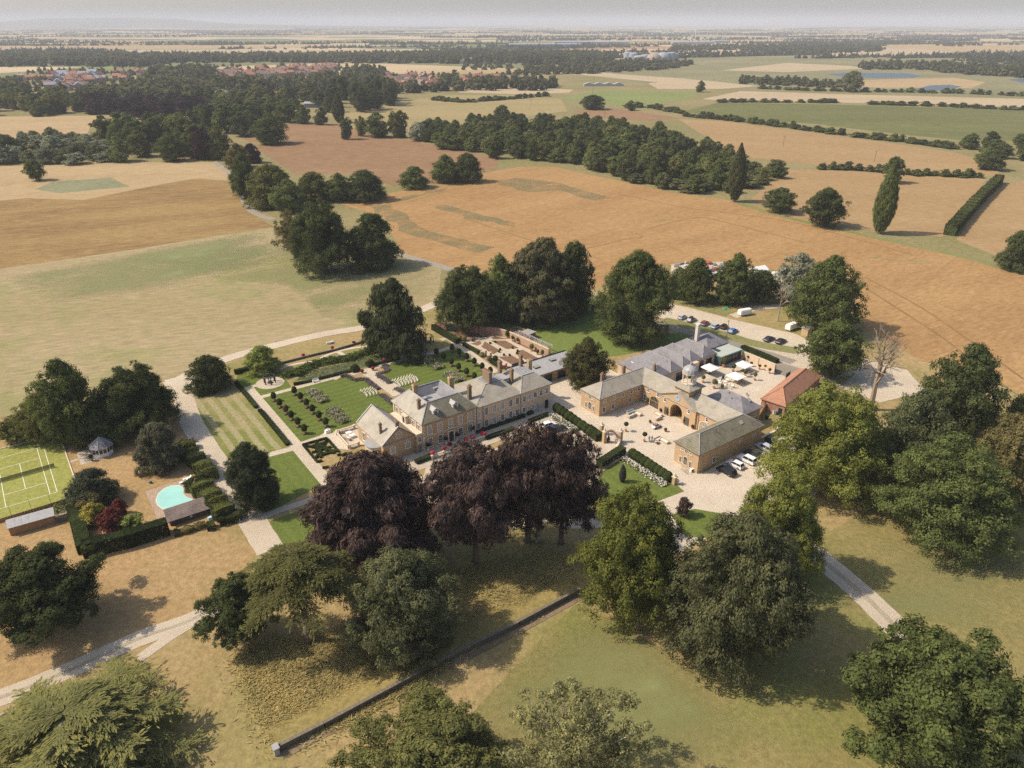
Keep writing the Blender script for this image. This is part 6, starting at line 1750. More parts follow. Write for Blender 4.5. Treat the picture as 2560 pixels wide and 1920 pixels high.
hedge('wavy cloud clipped yew along the west drive, lower half', [(-70.37,135.24),(-67.48,133.02),(-62.60,127.90),(-59.22,123.86)], 4.0, 2.8, (.095, .108, .032), .3, 6, .17, 3.6, name='yew_hedge')
hedge('short yew block at the end of the pool house', [(-60.10,122.29),(-56.34,124.25)], 2.2, 1.6, (.05, .06, .022), .3, 6, .1, 3)
hedge('square yew block beside the blue boat shaped cover', [(-61.95,120.57),(-60.63,121.14)], 1.8, 1.2, (.05, .06, .022), .3)
hedge('mixed low hedge under the pool house wall', [(-67.82,118.50),(-65.31,119.81),(-62.74,121.71)], 1.4, 1.0, 'bronze', .3, 5, .2, 2.2)
hedge('yew hedge under the weeping conifer, front arm', [(-83.27,141.76),(-80.16,144.45)], 2.2, 1.7, (.085, .10, .03), .3, 6, .12, 4)
hedge('yew hedge under the weeping conifer, middle arm', [(-79.62,144.45),(-77.70,147.74)], 2.2, 1.9, (.05, .064, .022), .3, 6, .12, 4)
hedge('yew hedge under the weeping conifer, back arm', [(-82.25,148.77),(-79.80,150.87),(-76.90,152.75)], 2.4, 2.0, (.085, .10, .03), .3, 6, .12, 4)

# hedge of clipped lobes beside the court, with white hydrangeas in front
def lobes(label, pts, n, w, h, group, tone=(.050, .066, .022)):
    P = [Vector(p) for p in pts]
    t = thing('lobed_hedge', label, 'hedge', (*pts[0], 0))
    for k in range(n):
        q = P[0].lerp(P[1], (k + .5) / n) - P[0]
        leafpart('lobe', 'bullet', t, (q.x, q.y, h * .5), (w * R_.uniform(.9, 1.1), w * R_.uniform(.9, 1.1), h * .55), tone)


lobes('clipped lobed hedge between house forecourt and court, upper row', [(11.37,172.00),(20.22,157.74)], 9, 1.25, 2.1, '')
lobes('clipped lobed hedge between lawn and court, lower row', [(28.09,148.58),(35.39,137.57)], 9, 1.2, 2.2, '')
hedge('dark hedge behind the low iron fence by the gate piers', [(20.18,143.38),(26.48,150.05)], 1.8, 1.9, (.045, .058, .022), .25)
hedge('short hedge against the left gate pier', [(19.07,159.90),(21.49,155.63)], 2.0, 2.0, (.045, .058, .022), .25)


def flower_row(label, pts, w, n, bloom, leafc='mid', h=.9, name='flower_border', share=.75, size=.26):
    _hs[0] += 1
    rg = np.random.default_rng(_hs[0])
    P = [np.array(p) for p in pts]
    seg = rg.integers(0, len(P) - 1, n)
    A = np.array([P[i] for i in seg]); Bq = np.array([P[i + 1] for i in seg])
    d = Bq - A; L_ = np.linalg.norm(d, axis=1, keepdims=True); d /= L_
    s = rg.random((n, 1)) * L_
    a = rg.normal(size=(n, 1)) * w * .3
    Q = A + d * s + np.stack([-d[:, 1], d[:, 0]], 1) * a
    cl_ = .75 + .25 * np.sin(Q[:, 0] * 1.9) * np.sin(Q[:, 1] * 1.7)
    z = h * cl_ * (1 - (a[:, 0] / w) ** 2) * rg.uniform(.35, 1, n)
    XYZ = np.stack([Q[:, 0], Q[:, 1], z], 1)
    t = thing(name, label, 'flower bed', (0, 0, 0))
    f = rg.random(n) < share
    leafobj('blossom', XYZ[f] + [0, 0, .12], unit(rg, f.sum()) * .6 + [0, 0, 1], size, bloom, t, _hs[0])
    leafobj('foliage', XYZ[~f], unit(rg, (~f).sum()) * .8 + [0, 0, .8], size * 1.25, leafc, t, _hs[0] + 1)
    return t


flower_row('white hydrangeas in front of the upper lobed hedge', [(9.92,168.70),(16.36,160.17)], 1.9, 1500, (.62, .60, .52), 'dark', 1.0, share=.5)
flower_row('white hydrangeas in front of the lower lobed hedge', [(26.25,147.37),(34.21,135.86)], 1.9, 1900, (.62, .60, .52), 'dark', 1.0, share=.5)
LAV = (.16, .135, .14)
LV = [
    ('lavender edging zigzag at the left head of the broad path', [(-50.01,192.16),(-48.31,193.11),(-45.53,189.57),(-43.20,190.50)]),
    ('lavender strip left of the broad path, upper length', [(-42.76,191.00),(-37.56,183.66)]),
    ('lavender strip left of the broad path, lower length', [(-36.07,180.65),(-31.59,174.55)]),
    ('lavender edging zigzag at the right head of the broad path', [(-37.46,200.44),(-38.85,199.27),(-36.54,196.07),(-39.60,193.61)]),
    ('lavender strip right of the broad path, upper length', [(-39.42,193.46),(-34.57,187.57)]),
    ('lavender strip right of the broad path, lower length', [(-32.75,184.60),(-29.74,181.43)]),
]
for lab, p in LV: flower_row(lab, p, 1.5, 1500, LAV, (.10, .10, .07), .55, 'lavender_border', .7)
PB = [
    ('silvery mixed border across the west lawn, upper part', [(-56.72,182.65),(-54.27,180.65),(-51.05,175.81)]),
    ('silvery mixed border across the west lawn, lower part', [(-48.39,171.78),(-46.42,169.37),(-42.84,164.42)]),
    ('silvery mixed border across the east lawn, upper part', [(-27.00,205.05),(-24.85,201.85),(-21.31,197.20)]),
    ('silvery mixed border across the east lawn, lower part', [(-19.14,194.20),(-17.22,192.00),(-14.81,188.77)]),
]
for lab, p in PB: flower_row(lab, p, 2.9, 2300, (.30, .28, .20), (.14, .16, .07), 1.1, 'mixed_border', .5, .32)
flower_row('herbs and shrubs in the gravelly kitchen bed', [(-102.48,122.29),(-98.62,124.25),(-94.79,128.73)], 3.0, 1200, (.20, .20, .07), 'mid', .9, 'kitchen_bed_plants', .3, .4)
flower_row('reeds along the far bank of the lily pond, left clump', [(-66.37,193.93),(-63.75,192.46),(-62.62,195.41),(-59.56,199.99),(-55.61,202.74)], 3.6, 5200, (.10, .13, .035), (.075, .10, .03), 1.6, 'reed_bed', .5, .4)
flower_row('reeds along the far bank of the lily pond, right clump', [(-55.61,202.74),(-50.57,203.94),(-45.47,208.85),(-41.14,211.38)], 3.4, 4600, (.10, .13, .035), (.075, .10, .03), 1.6, 'reed_bed', .5, .4)
# lily pads: nobody could count them
rg = np.random.default_rng(77)
q = scatter_fast([(-62.35,189.57),(-61.53,192.46),(-58.63,196.17),(-54.82,199.22),(-50.08,201.56),(-44.96,205.97),(-38.84,209.69),(-31.13,210.53),(-30.73,207.20),(-41.15,201.16),(-47.71,196.17),(-57.30,190.64)], .42, 2600, random.Random(3))
P = np.array([(x, y, .075) for x, y in q])
o = leafobj('lily_pads', P, np.tile([0, 0, 1.0], (len(P), 1)) + unit(rg, len(P)) * .15, .62, (.17, .18, .075), seed=78)
prop(o, kind='stuff')

# long rough grass below the cedar
def tufts(name, poly, n, h, tone, seed, gap=.5):
    rg = np.random.default_rng(seed)
    q = np.array(scatter_fast(poly, gap, n, random.Random(seed)))
    q = q + rg.normal(size=q.shape) * np.where(rg.random((len(q), 1)) < .3, 1.6, .2)
    k = len(q)
    z = rg.uniform(.3, 1, k) * h
    P = np.concatenate([q, (z * .5)[:, None]], 1)
    lean = rg.normal(size=(k, 3)) * .55 + np.array([.5, -.25, 0])
    up = np.tile([0, 0, 1.0], (k, 1)) + lean
    o = leafobj(name, P, unit(rg, k) * [.7, .7, .3] + [-.35, 0, .9], h * 1.05, tone, seed=seed, aspect=7.0, dirs=up, tint=np.clip(.42 + .18 * np.sin(q[:, 0] * .35 + 2 * np.sin(q[:, 1] * .3)) * np.sin(q[:, 1] * .27 + q[:, 0] * .11) + .12 * rg.normal(size=k), 0, .92))
    return prop(o, kind='stuff')


sheet('rough_grass_ground', [(-45.23,87.04),(-42.01,90.01),(-31.71,92.06),(-18.93,90.01),(-14.15,88.51),(-10.75,84.20),(-22.26,74.75),(-33.23,70.15),(-38.12,76.36)], 3, field_mat('rough_grass', [(.38, .29, .115), (.31, .25, .09), (.44, .34, .155)], .09, .5, patch=(.2, .2, .07), pscale=.08, pth=(.5, .62)), .9, 3)
tufts('long_grass', [(-44.93,86.85),(-42.01,90.01),(-31.66,91.86),(-18.90,89.81),(-14.53,88.51),(-7.33,89.01),(10.52,103.96),(7.28,107.10),(-8.15,90.01),(-11.12,84.20),(-22.33,75.15),(-33.20,70.52),(-38.06,76.36)], 38000, .42, (.36, .295, .125), 301, .13)
tufts('shaded_long_grass', [(-9.34,109.71),(11.21,113.79),(11.84,104.58),(-8.09,89.01),(-15.50,87.04),(-18.64,99.77)], 7000, .42, (.36, .29, .12), 302, .3)

# ---------------------------------------------------------------- walls
def wallrun(name, label, pts, h, w, m, cop=M_DRESSED, step=None, cat='wall', cap=.1):
    t = thing(name, label, cat, (*pts[0], 0))
    ox, oy = pts[0]
    for i in range(len(pts) - 1):
        a, c = Vector(pts[i]), Vector(pts[i + 1])
        d = c - a; L_ = d.length; an = math.atan2(d.y, d.x)
        q = MB(); q.box(0 if i == 0 else w * .5, L_, -w / 2, w / 2, 0, h); q.build('wall_face', m, t, loc=(a.x - ox, a.y - oy, 0), rz=an)
        n = max(1, int(L_ / (step or 1.6)))
        q = MB(); s = L_ / n
        q.box(.015, s - .015, -w / 2 - .06, w / 2 + .06, h, h + cap); me = q.mesh('coping_stone', cop)
        for k in range(n):
            o = link('coping_stone', me, t, (a.x - ox + math.cos(an) * k * s, a.y - oy + math.sin(an) * k * s, R_.uniform(0, .025)), an)
    return t


hahaw = wallrun('ha_ha_wall', 'long low stone ha-ha wall cutting across the park below the beeches', [(-33.05,70.00),(-27.50,73.80),(-10.89,85.89),(1.11,93.97),(12.24,102.13)], 1.05, .45, wall_mat('dark_rubble', (.17, .14, .105), (.11, .095, .07), bw=.4, bh=.2, mortar=.3, scale=1.5), paint('mossy_coping', (.17, .145, .10), .9, .3, 2), 1.5)
# earth banked up behind the wall, and the dry ditch before it
P = [Vector(p) for p in [(-33.05,70.00),(-27.50,73.80),(-10.89,85.89),(1.11,93.97),(12.24,102.13)]]
b = MB(); rows = []
for i, p in enumerate(P):
    d = (P[min(i + 1, len(P) - 1)] - P[max(0, i - 1)]).normalized(); nr = Vector((-d.y, d.x))
    rows.append([(p.x + nr.x * s, p.y + nr.y * s, z) for s, z in ((.23, .98), (1.6, .8), (3.6, .35), (6.5, .02))])
b.loft(rows, cap=False, close=False)
prop(b.build('bank', field_mat('bank_turf', [(.36, .27, .10), (.28, .23, .085), (.43, .33, .14)], .1, .5), smooth=True), kind='structure')
b = MB(); rows = []
for i, p in enumerate(P):
    d = (P[min(i + 1, len(P) - 1)] - P[max(0, i - 1)]).normalized(); nr = Vector((-d.y, d.x))
    rows.append([(p.x - nr.x * s, p.y - nr.y * s, z) for s, z in ((.24, .075), (1.7, .07))])
b.loft(rows, cap=False, close=False)
prop(b.build('ditch', field_mat('ditch_soil', [(.25, .19, .12), (.33, .24, .16), (.19, .16, .08)], .2, .8)), kind='structure')
b = MB(); b.box(-.35, .35, -.45, .45, 0, 1.35); t = thing('end_pier', 'squat stone pier ending the ha-ha wall at its lower end', 'pier', (*[(-33.19,69.56)][0], 0), .6); b.build('shaft', M_LEAD, t); b = MB(); b.box(-.45, .45, -.55, .55, 1.35, 1.5); b.build('cap', M_LEAD, t)

wallrun('garden_wall', 'weathered red brick back wall of the kitchen garden', [(-18.43,227.38),(-11.06,225.59),(-4.32,223.62)], 2.5, .4, M_REDBRICK, M_REDBRICK, 2.5)
wallrun('garden_wall', 'paler brick side wall of the kitchen garden under the pergola', [(-4.28,223.62),(-0.83,220.84),(11.38,206.75)], 2.4, .4, wall_mat('pale_brick', (.47, .32, .215), (.40, .24, .16), bw=.45, bh=.15, mortar=.2, scale=1.2), M_DRESSED, 2.5)
wallrun('garden_wall', 'short shaded brick wall left of the teal garden gate', [(-25.74,229.68),(-21.94,227.59)], 2.4, .4, M_REDBRICK, M_REDBRICK, 2.5)
for x_, lab in ((405, 'brick pier right of the teal garden gate'), (238, 'brick pier left of the teal garden gate')):
    p = (-18.43,227.38) if x_ == 405 else (-21.88,227.59)
    t = thing('brick_pier', lab, 'pier', (*p, 0), .3); b = MB(); b.box(-.3, .3, -.3, .3, 0, 2.9); b.build('shaft', M_REDBRICK, t); b = MB(); b.box(-.4, .4, -.4, .4, 2.9, 3.05); b.build('cap', M_DRESSED, t)
a, c = Vector((-21.63,227.59)), Vector((-18.64,227.43))
t = thing('garden_gate', 'teal boarded double gate in the kitchen garden wall', 'gate', (*a, 0), math.atan2(c.y - a.y, c.x - a.x))
L_ = (c - a).length
TEAL = paint('teal_paint', (.07, .145, .155), .6)
for k in range(10):
    b = MB(); b.box(L_ * k / 10 + .015, L_ * (k + 1) / 10 - .015, -.04, .04, .08, 2.2); b.build('plank', TEAL, t)
b = MB(); b.box(0, L_, -.08, -.04, .4, .55); b.box(0, L_, -.08, -.04, 1.7, 1.85); b.build('rail', TEAL, t)
wallrun('terrace_wall', 'pale rendered wall along the back of the tea terrace', [est(106.2, -9.9), est(106.2, -16), est(106.2, -21.8)], 2.4, .45, M_RENDER, M_DRESSED, 2.4)
wallrun('yard_wall', 'low stone wall at the foot of the stable wing towards the barn', [est(68.4, -45.2), est(75, -45.0), est(80.0, -42.0)], 1.7, .4, M_STONE, M_DRESSED, 1.6)
wallrun('retaining_wall', 'dark low wall above the boardwalk by the pond', [(-70.19,200.62),(-63.02,205.97),(-55.28,211.21),(-48.07,217.48)], .6, .35, wall_mat('dark_stone', (.16, .13, .10), (.11, .09, .07)), paint('dark_cap', (.17, .14, .11), .9), 2)
# gate leaves of the terrace
for (p0, p1, lab) in ((est(106.2, -22.0), est(104.3, -23.0), 'dark steel gate leaf hung on the terrace wall'), (est(106.6, -26.6), est(104.2, -26.9), 'dark steel gate leaf beside the tiled barn')):
    a, c = Vector(p0), Vector(p1)
    t = thing('gate', lab, 'gate', (*a, 0), math.atan2(c.y - a.y, c.x - a.x)); L_ = (c - a).length
    b = MB(); b.box(0, L_, -.04, .04, .1, .2); b.box(0, L_, -.04, .04, 1.9, 2.0); b.box(0, .08, -.05, .05, 0, 2.1); b.box(L_ - .08, L_, -.05, .05, .1, 2.1); b.build('frame', M_METAL, t)
    b = MB(); b.box(.08, L_ - .08, -.02, .02, .2, 1.9); b.build('panel', M_METAL, t)
# wooden fence by the barn and boards round court and kitchen bed
def fence(label, pts, h, m, board=.25, name='board_fence'):
    t = thing(name, label, 'fence', (*pts[0], 0))
    for i in range(len(pts) - 1):
        a, c = Vector(pts[i]), Vector(pts[i + 1]); d = c - a; L_ = d.length; an = math.atan2(d.y, d.x)
        n = min(90, max(1, int(L_ / board))); s = L_ / n
        q = MB(); q.box(.012, s - .012, -.03, .03, .04, h); me = q.mesh('board', m)
        for k in range(n): link('board', me, t, (a.x - pts[0][0] + math.cos(an) * k * s, a.y - pts[0][1] + math.sin(an) * k * s, R_.uniform(-.02, .02)), an)
        q = MB(); q.box(0, L_, .03, .09, h * .3, h * .3 + .1); q.box(0, L_, .03, .09, h * .75, h * .75 + .1); q.build('rail', m, t, loc=(a.x - pts[0][0], a.y - pts[0][1], 0), rz=an)
    return t


M_ORW = paint('orange_boards', (.33, .18, .085), .8, .25, 3)
fence('orange board fence between slate roofed block and barn', [est(77.0, -38.2), est(80.5, -36.6), est(84.0, -35.2)], 2.2, M_ORW, .3)
fence('brown boards between tennis court and kitchen bed', [court(-6.2, -17.3), court(9.3, -17.3)], .9, M_ORW, .5)
fence('dark board fence behind the kitchen bed', [(-93.66,122.49),(-91.15,124.25)], 1.7, paint('grey_boards', (.14, .12, .10), .8, .2, 3), .3)
t = thing('court_edging', 'pale timber edging along the side of the tennis court', 'edging', (*court(9.4, -17), 0), CTH + PI / 2)
b = MB(); b.box(0, 33.7, -.12, .12, 0, .22); b.build('beam', M_DRESSED, t)
t = thing('court_edging', 'pale timber edging along the far end of the tennis court', 'edging', (*court(-9.2, 16.75), 0), CTH)
b = MB(); b.box(0, 18.5, -.12, .12, 0, .22); b.build('beam', M_DRESSED, t)
# net
t = thing('tennis_net', 'tennis net sagging between two dark posts', 'net', (*court(0, 0), 0), CTH)
for x in (-6.4, 6.4):
    b = MB(); b.cyl((x, 0, .05), (x, 0, 1.12), .06, .06, 6); b.build('post', M_METAL, t)
nm_, nt, ln, b_ = nodes('net_mesh')
b_.inputs['Base Color'].default_value = (.04, .045, .03, 1)
b_.inputs['Alpha'].default_value = .55
b = MB(); b.box(-6.4, 6.4, -.012, .012, .1, .95); b.build('mesh', nm_, t)
b = MB(); b.box(-6.4, 6.4, -.03, .03, .95, 1.03); b.build('headband', paint('net_band', (.12, .12, .07), .7), t)
for k in range(5):
    t = thing('fence_post', 'thin dark fence post on the near end of the tennis court', 'post', (*court(-7 + k * 3.6, -16.4), .06), 0, 'posts at the tennis court end'); b = MB(); b.cyl((0, 0, 0), (0, 0, 2.6), .035, .035, 5); b.build('rod', M_METAL, t)

# rose arbour
t = thing('arbour', 'dark iron rose arbour in the gravel circle', 'arbour', (x0, y0, 0), 0)
for k in range(6):
    a = 2 * PI * k / 6
    b = MB(); b.box(-.12, .12, -.12, .12, 0, 2.3); b.build('post', M_METAL, t, loc=(1.6 * math.cos(a), 1.6 * math.sin(a), 0), rz=a)
b = MB()
for k in range(12):
    a0, a1 = 2 * PI * k / 12, 2 * PI * (k + 1) / 12
    b.cyl((1.6 * math.cos(a0), 1.6 * math.sin(a0), 2.3), (1.6 * math.cos(a1), 1.6 * math.sin(a1), 2.3), .09, .09, 5)
    if k % 2 == 0:
        b.cyl((1.6 * math.cos(a0), 1.6 * math.sin(a0), 2.3), (.7 * math.cos(a0), .7 * math.sin(a0), 2.9), .05, .05, 5); b.cyl((.7 * math.cos(a0), .7 * math.sin(a0), 2.9), (0, 0, 3.1), .05, .05, 5)
b.build('hoop', M_METAL, t)
b = MB(); b.lathe([(.7, 0), (.72, .4), (.4, .45)], 10); b.build('seat', M_METAL, t)
t = copy_tree(t); t.location = (*(-26.96,217.64), 0); t['label'] = 'second rose arbour, in the tree shade beyond the pond'

# parterre knot
q = [(-50.98,153.48),(-45.97,156.70),(-40.81,149.13),(-45.62,145.62)]
pa = thing('box_parterre', 'clipped box knot garden in the gravel below the terrace', 'parterre', (*q[0], 0))
Q4 = [Vector(p) for p in q]
def bil(s, r): return Q4[0].lerp(Q4[1], s).lerp(Q4[3].lerp(Q4[2], s), r)
segs = [((0, 0), (1, 0)), ((0, 0), (0, 1)), ((1, 0), (1, .85)), ((0, 1), (.2, 1)), ((.85, 1), (1, 1)), ((.05, .1), (.95, .8)), ((.95, .1), (.05, .8)), ((.5, .05), (.25, .85)), ((.5, .05), (.8, .85)), ((.1, .5), (.9, .5)), ((.2, .2), (.8, .2)), ((.15, .75), (.85, .78)), ((.3, .3), (.7, .62)), ((.7, .3), (.3, .62)), ((.25, .5), (.5, .25)), ((.75, .5), (.5, .25)), ((.25, .5), (.5, .75)), ((.75, .5), (.5, .75))]
for s, e in segs:
    a, c = bil(*s), bil(*e)
    o = hedge('x', [tuple(a), tuple(c)], .42, .5, BOXG, .16, 5); o.name = 'box_strip'
    for k_ in ('label', 'category'): del o[k_]
    o.parent = pa; o.matrix_parent_inverse = pa.matrix_world.inverted(); o.location = (-q[0][0], -q[0][1], 0)
for q_, lab in (([(-43.76,143.11),(-42.36,143.57)], 'stub of box edging right of the knot garden'), ([(-40.41,148.58),(-39.57,149.56)], 'box edging by the pavilion corner')): hedge(lab, q_, .5, .5, BOXG, .16)

# ---------------------------------------------------------------- motor cars
M_CARPAINT = paint('car_paint', (1, 1, 1), .28, spec=.5, obj_color=True)
M_TYRE = paint('tyre', (.02, .02, .02), .8)
M_RIM = paint('rim', (.35, .35, .36), .35, metal=.6)
M_HEAD = paint('headlamp', (.7, .7, .7), .15)
M_TAIL = paint('tail_lamp', (.30, .015, .015), .3)
_car = {}


def car_meshes(kind):
    if kind in _car: return _car[kind]
    Lh, W, zb, zt, x0, x1, t0, t1 = {'hatch': (2.1, .87, .92, 1.46, -2.0, 1.0, -1.6, .25), 'suv': (2.3, .94, 1.05, 1.70, -2.22, 1.0, -1.95, .35), 'saloon': (2.35, .9, .92, 1.42, -1.75, .95, -1.1, .2), 'jeep': (1.7, .78, .95, 1.6, -1.5, .6, -1.4, .4)}[kind]
    side = [(-Lh, .38), (-Lh - .05, .7), (-Lh + .1, zb), (x0 + .1, zb + .03), (x1, zb + .02), (Lh - .35, zb - .14), (Lh - .02, zb - .32), (Lh, .5), (Lh - .08, .32)]
    b = MB()
    def ring(y, k): return [(x * (1 - .015 * k), y, z if z < .7 else z - .03 * k) for x, z in side]
    b.loft([ring(-W, 1), ring(-W * .93, 0) if False else ring(-W + .05, 0), ring(W - .05, 0), ring(W, 1)])
    body = b.mesh('car_body', M_CARPAINT)
    b = MB()
    wt = W * .74
    b.loft([[(x0, -W + .06, zb), (x1, -W + .06, zb), (x1, W - .06, zb), (x0, W - .06, zb)], [(t0, -wt, zt - .03), (t1, -wt, zt - .03), (t1, wt, zt - .03), (t0, wt, zt - .03)]])
    glass = b.mesh('car_glass', M_GLASS)
    b = MB()
    b.box(t0 - .04, t1 + .04, -wt - .02, wt + .02, zt - .03, zt + .03)
    for s in (-1, 1):
        for (xa, xb) in ((x1, t1), (x0, t0), ((x0 + x1) / 2 - .1, (t0 + t1) / 2 - .1)):
            b.cyl((xa, s * (W - .06), zb), (xb, s * wt, zt), .045, .045, 4)
    roof = b.mesh('car_roof', M_CARPAINT)
    b = MB(); b.cyl((0, -.1, 0), (0, .1, 0), .33, .33, 14); tyre = b.mesh('tyre', M_TYRE)
    b = MB(); b.cyl((0, -.115, 0), (0, .115, 0), .21, .21, 10); rim = b.mesh('rim', M_RIM)
    b = MB(); b.box(Lh - .12, Lh + .005, -.2, .2, zb - .42, zb - .27); head = b.mesh('headlight', M_HEAD)
    b = MB(); b.box(-Lh - .06, -Lh + .1, -.17, .17, zb - .28, zb - .1); tail = b.mesh('tail_light', M_TAIL)
    _car[kind] = (body, glass, roof, tyre, rim, head, tail, Lh, W)
    return _car[kind]


CAR = dict(white=(.75, .75, .74), silver=(.45, .47, .50), grey=(.20, .22, .25), black=(.015, .015, .018), navy=(.012, .02, .06), blue=(.03, .16, .42), bronze=(.06, .055, .035), paleblue=(.38, .45, .52))


def car(label, kind, ends, col, roofcol=None, group=None, box=False):
    (ax, ay), (bx, by) = ends                              # rear end, front end on the ground
    an = math.atan2(by - ay, bx - ax)
    t = thing('parked_car', label, 'car', ((ax + bx) / 2, (ay + by) / 2, .06), an, group)
    body, glass, roof, tyre, rim, head, tail, Lh, W = car_meshes(kind)
    o = link('body', body, t); o.color = (*CAR[col], 1)
    link('windows', glass, t)
    r = link('roof', roof, t); r.color = (*CAR[roofcol or col], 1)
    for x in (-Lh * .62, Lh * .66):
        for s in (-1, 1):
            w = link('wheel', tyre, t, (x, s * (W - .1), .33)); link('rim', rim, w)
    for s in (-1, 1):
        link('headlight', head, t, (0, s * (W - .28), 0)); link('tail_light', tail, t, (0, s * (W - .25), 0))
    if box:
        q = MB(); q.box(-1.3, .2, -.4, .4, 1.56, 1.9); q.build('roof_box', M_METAL, t)
    return t


CARS = [
    ('white hatchback parked before the house on the forecourt gravel', 'hatch', [(7.71,161.65),(11.12,163.67)], 'white', None),
    ('dark saloon parked close beside the white hatchback by the house', 'saloon', [(9.69,159.90),(13.49,161.65)], 'black', None),
    ('black sport utility car nearest the corner of the stable wing', 'suv', [(50.36,139.55),(47.74,143.04)], 'black', None),
    ('smaller white car beside the black sport utility car', 'hatch', [(53.06,142.58),(50.55,145.60)], 'white', None),
    ('larger white car between small white and olive black cars', 'suv', [(56.49,144.43),(53.65,147.86)], 'white', None),
    ('olive black car parked along the stable wing', 'saloon', [(58.80,147.02),(56.06,150.43)], 'bronze', None),
    ('silver sport utility car half under the green tree', 'suv', [(62.26,149.44),(59.43,153.45)], 'silver', None),
    ('dark blue car at the far end of the row by the stable wing', 'hatch', [(64.10,153.96),(62.30,156.30)], 'navy', None),
    ('silver estate car at the left end of the car park row', 'hatch', [(57.48,236.69),(61.11,240.92)], 'silver', None),
    ('grey car carrying a black roof box in the car park', 'hatch', [(59.68,233.87),(64.26,238.68)], 'grey', None),
    ('dark car with a red roof in the car park', 'hatch', [(64.19,231.11),(67.39,234.95)], 'grey', 'red'),
    ('pale blue silver estate car in the car park', 'hatch', [(66.65,227.99),(70.93,232.59)], 'paleblue', None),
    ('black open four wheeler next to the bright blue car', 'jeep', [(69.94,227.78),(73.20,231.32)], 'black', None),
    ('bright blue car at the right of the car park row', 'hatch', [(71.40,223.93),(75.63,228.19)], 'blue', None),
    ('left one of two black cars on the verge side of the car park', 'saloon', [(81.18,217.49),(85.58,220.97)], 'black', None),
    ('right one of two black cars on the verge side of the car park', 'saloon', [(84.26,215.23),(88.83,219.61)], 'black', None),
    ('dark car in the yard behind the lane corner tree', 'hatch', [(106.40,211.27),(110.70,214.95)], 'navy', None),
    ('blue car half hidden under the lane corner tree', 'hatch', [(99.23,203.78),(102.94,206.81)], 'blue', None),
    ('black car under the bright rounded tree beside the barn yard', 'saloon', [(64.32,152.28),(67.14,154.66)], 'black', None),
]
CAR['red'] = (.30, .05, .03)
for lab, kd, e, c1, c2 in CARS: car(lab, kd, e, c1, c2, box='roof box' in lab)
# little cream vintage car in the court
t = thing('vintage_car', 'small white round bodied vintage car parked in the stable court', 'car', (*(36.69,162.21), .06), math.atan2(*(Vector((38.03,163.50)) - Vector((35.43,161.27))).yx))
b = MB()
sec = [(-1.45, .35, .5), (-1.35, .5, .62), (-.9, .62, .85), (0, .66, .9), (.8, .6, .82), (1.3, .48, .65), (1.42, .34, .5)]
b.loft([[(x, w * math.cos(2 * PI * k / 12) * .98, .3 + (h - .3) * .5 + (h - .25) * .5 * math.sin(2 * PI * k / 12)) for k in range(12)] for x, w, h in sec])
o = b.build('body', M_CARPAINT, t, smooth=True); o.color = (.75, .73, .68, 1)
b = MB(); b.loft([[(-.95, -.55, .82), (.5, -.55, .82), (.5, .55, .82), (-.95, .55, .82)], [(-.65, -.42, 1.25), (.15, -.42, 1.25), (.15, .42, 1.25), (-.65, .42, 1.25)]]); b.build('windows', M_GLASS, t)
b = MB(); b.box(-.7, .2, -.45, .45, 1.24, 1.29); b.build('roof', M_TERRA, t)
for x in (-.9, .9):
    for s in (-1, 1):
        b = MB(); b.cyl((x, s * .52, .27), (x, s * .66, .27), .27, .27, 12); b.build('wheel', M_TYRE, t)
for s in (-1, 1):
    b = MB(); b.cyl((1.3, s * .4, .55), (1.42, s * .4, .55), .1, .1, 8); b.build('headlight', M_HEAD, t)
# two covered trailers
for q, lab in (([(80.51,241.71),(83.28,242.85)], 'white covered caravan standing where the spur leaves the car park'), ([(91.71,227.16),(95.88,230.27)], 'white covered trailer by the stone store')):
    a, c = Vector(q[0]), Vector(q[1])
    t = thing('covered_trailer', lab, 'trailer', ((a.x + c.x) / 2, (a.y + c.y) / 2, .07), math.atan2(c.y - a.y, c.x - a.x))
    b = MB(); b.loft([[(x, y * s, z) for y, z in ((-1, .45), (1, .45), (1, 1.75), (.8, 2.2), (-.8, 2.2), (-1, 1.75))] for x, s in ((-2.3, .95), (-2.0, 1.05), (1.6, 1.05), (2.4, .82))]); b.build('cover', M_WHITE, t)
    for s in (-1, 1):
        b = MB(); b.cyl((0, s * .9, .33), (0, s * 1.05, .33), .33, .33, 10); b.build('wheel', M_TYRE, t)
    b = MB(); b.box(2.3, 3.3, -.05, .05, .4, .5); b.build('drawbar', M_METAL, t)

# ---------------------------------------------------------------- pots, urns, furniture
def pot(b, r, h, z=0.0): return b.lathe([(r * .68, z), (r, z + h), (r * 1.12, z + h), (r * 1.12, z + h * .86)], 10)


def pot_plant(p, label, r=.35, h=.5, key='ball', ph=.55, pr=.55, tone=(.07, .085, .03), stem=0.0, pm=None, group=None, name='potted_plant', z=.08):
    t = thing(name, label, 'potted plant', (*p, z), 0, group)
    b = MB(); pot(b, r, h); b.build('pot', pm or M_TERRA, t)
    if stem:
        b = MB(); b.cyl((0, 0, h), (0, 0, h + stem + ph * .6), .05, .04, 6); b.build('stem', M_BARK, t)
    leafpart('foliage', key, t, (0, 0, h + stem + ph * .8), (pr, pr, ph), tone)
    return t


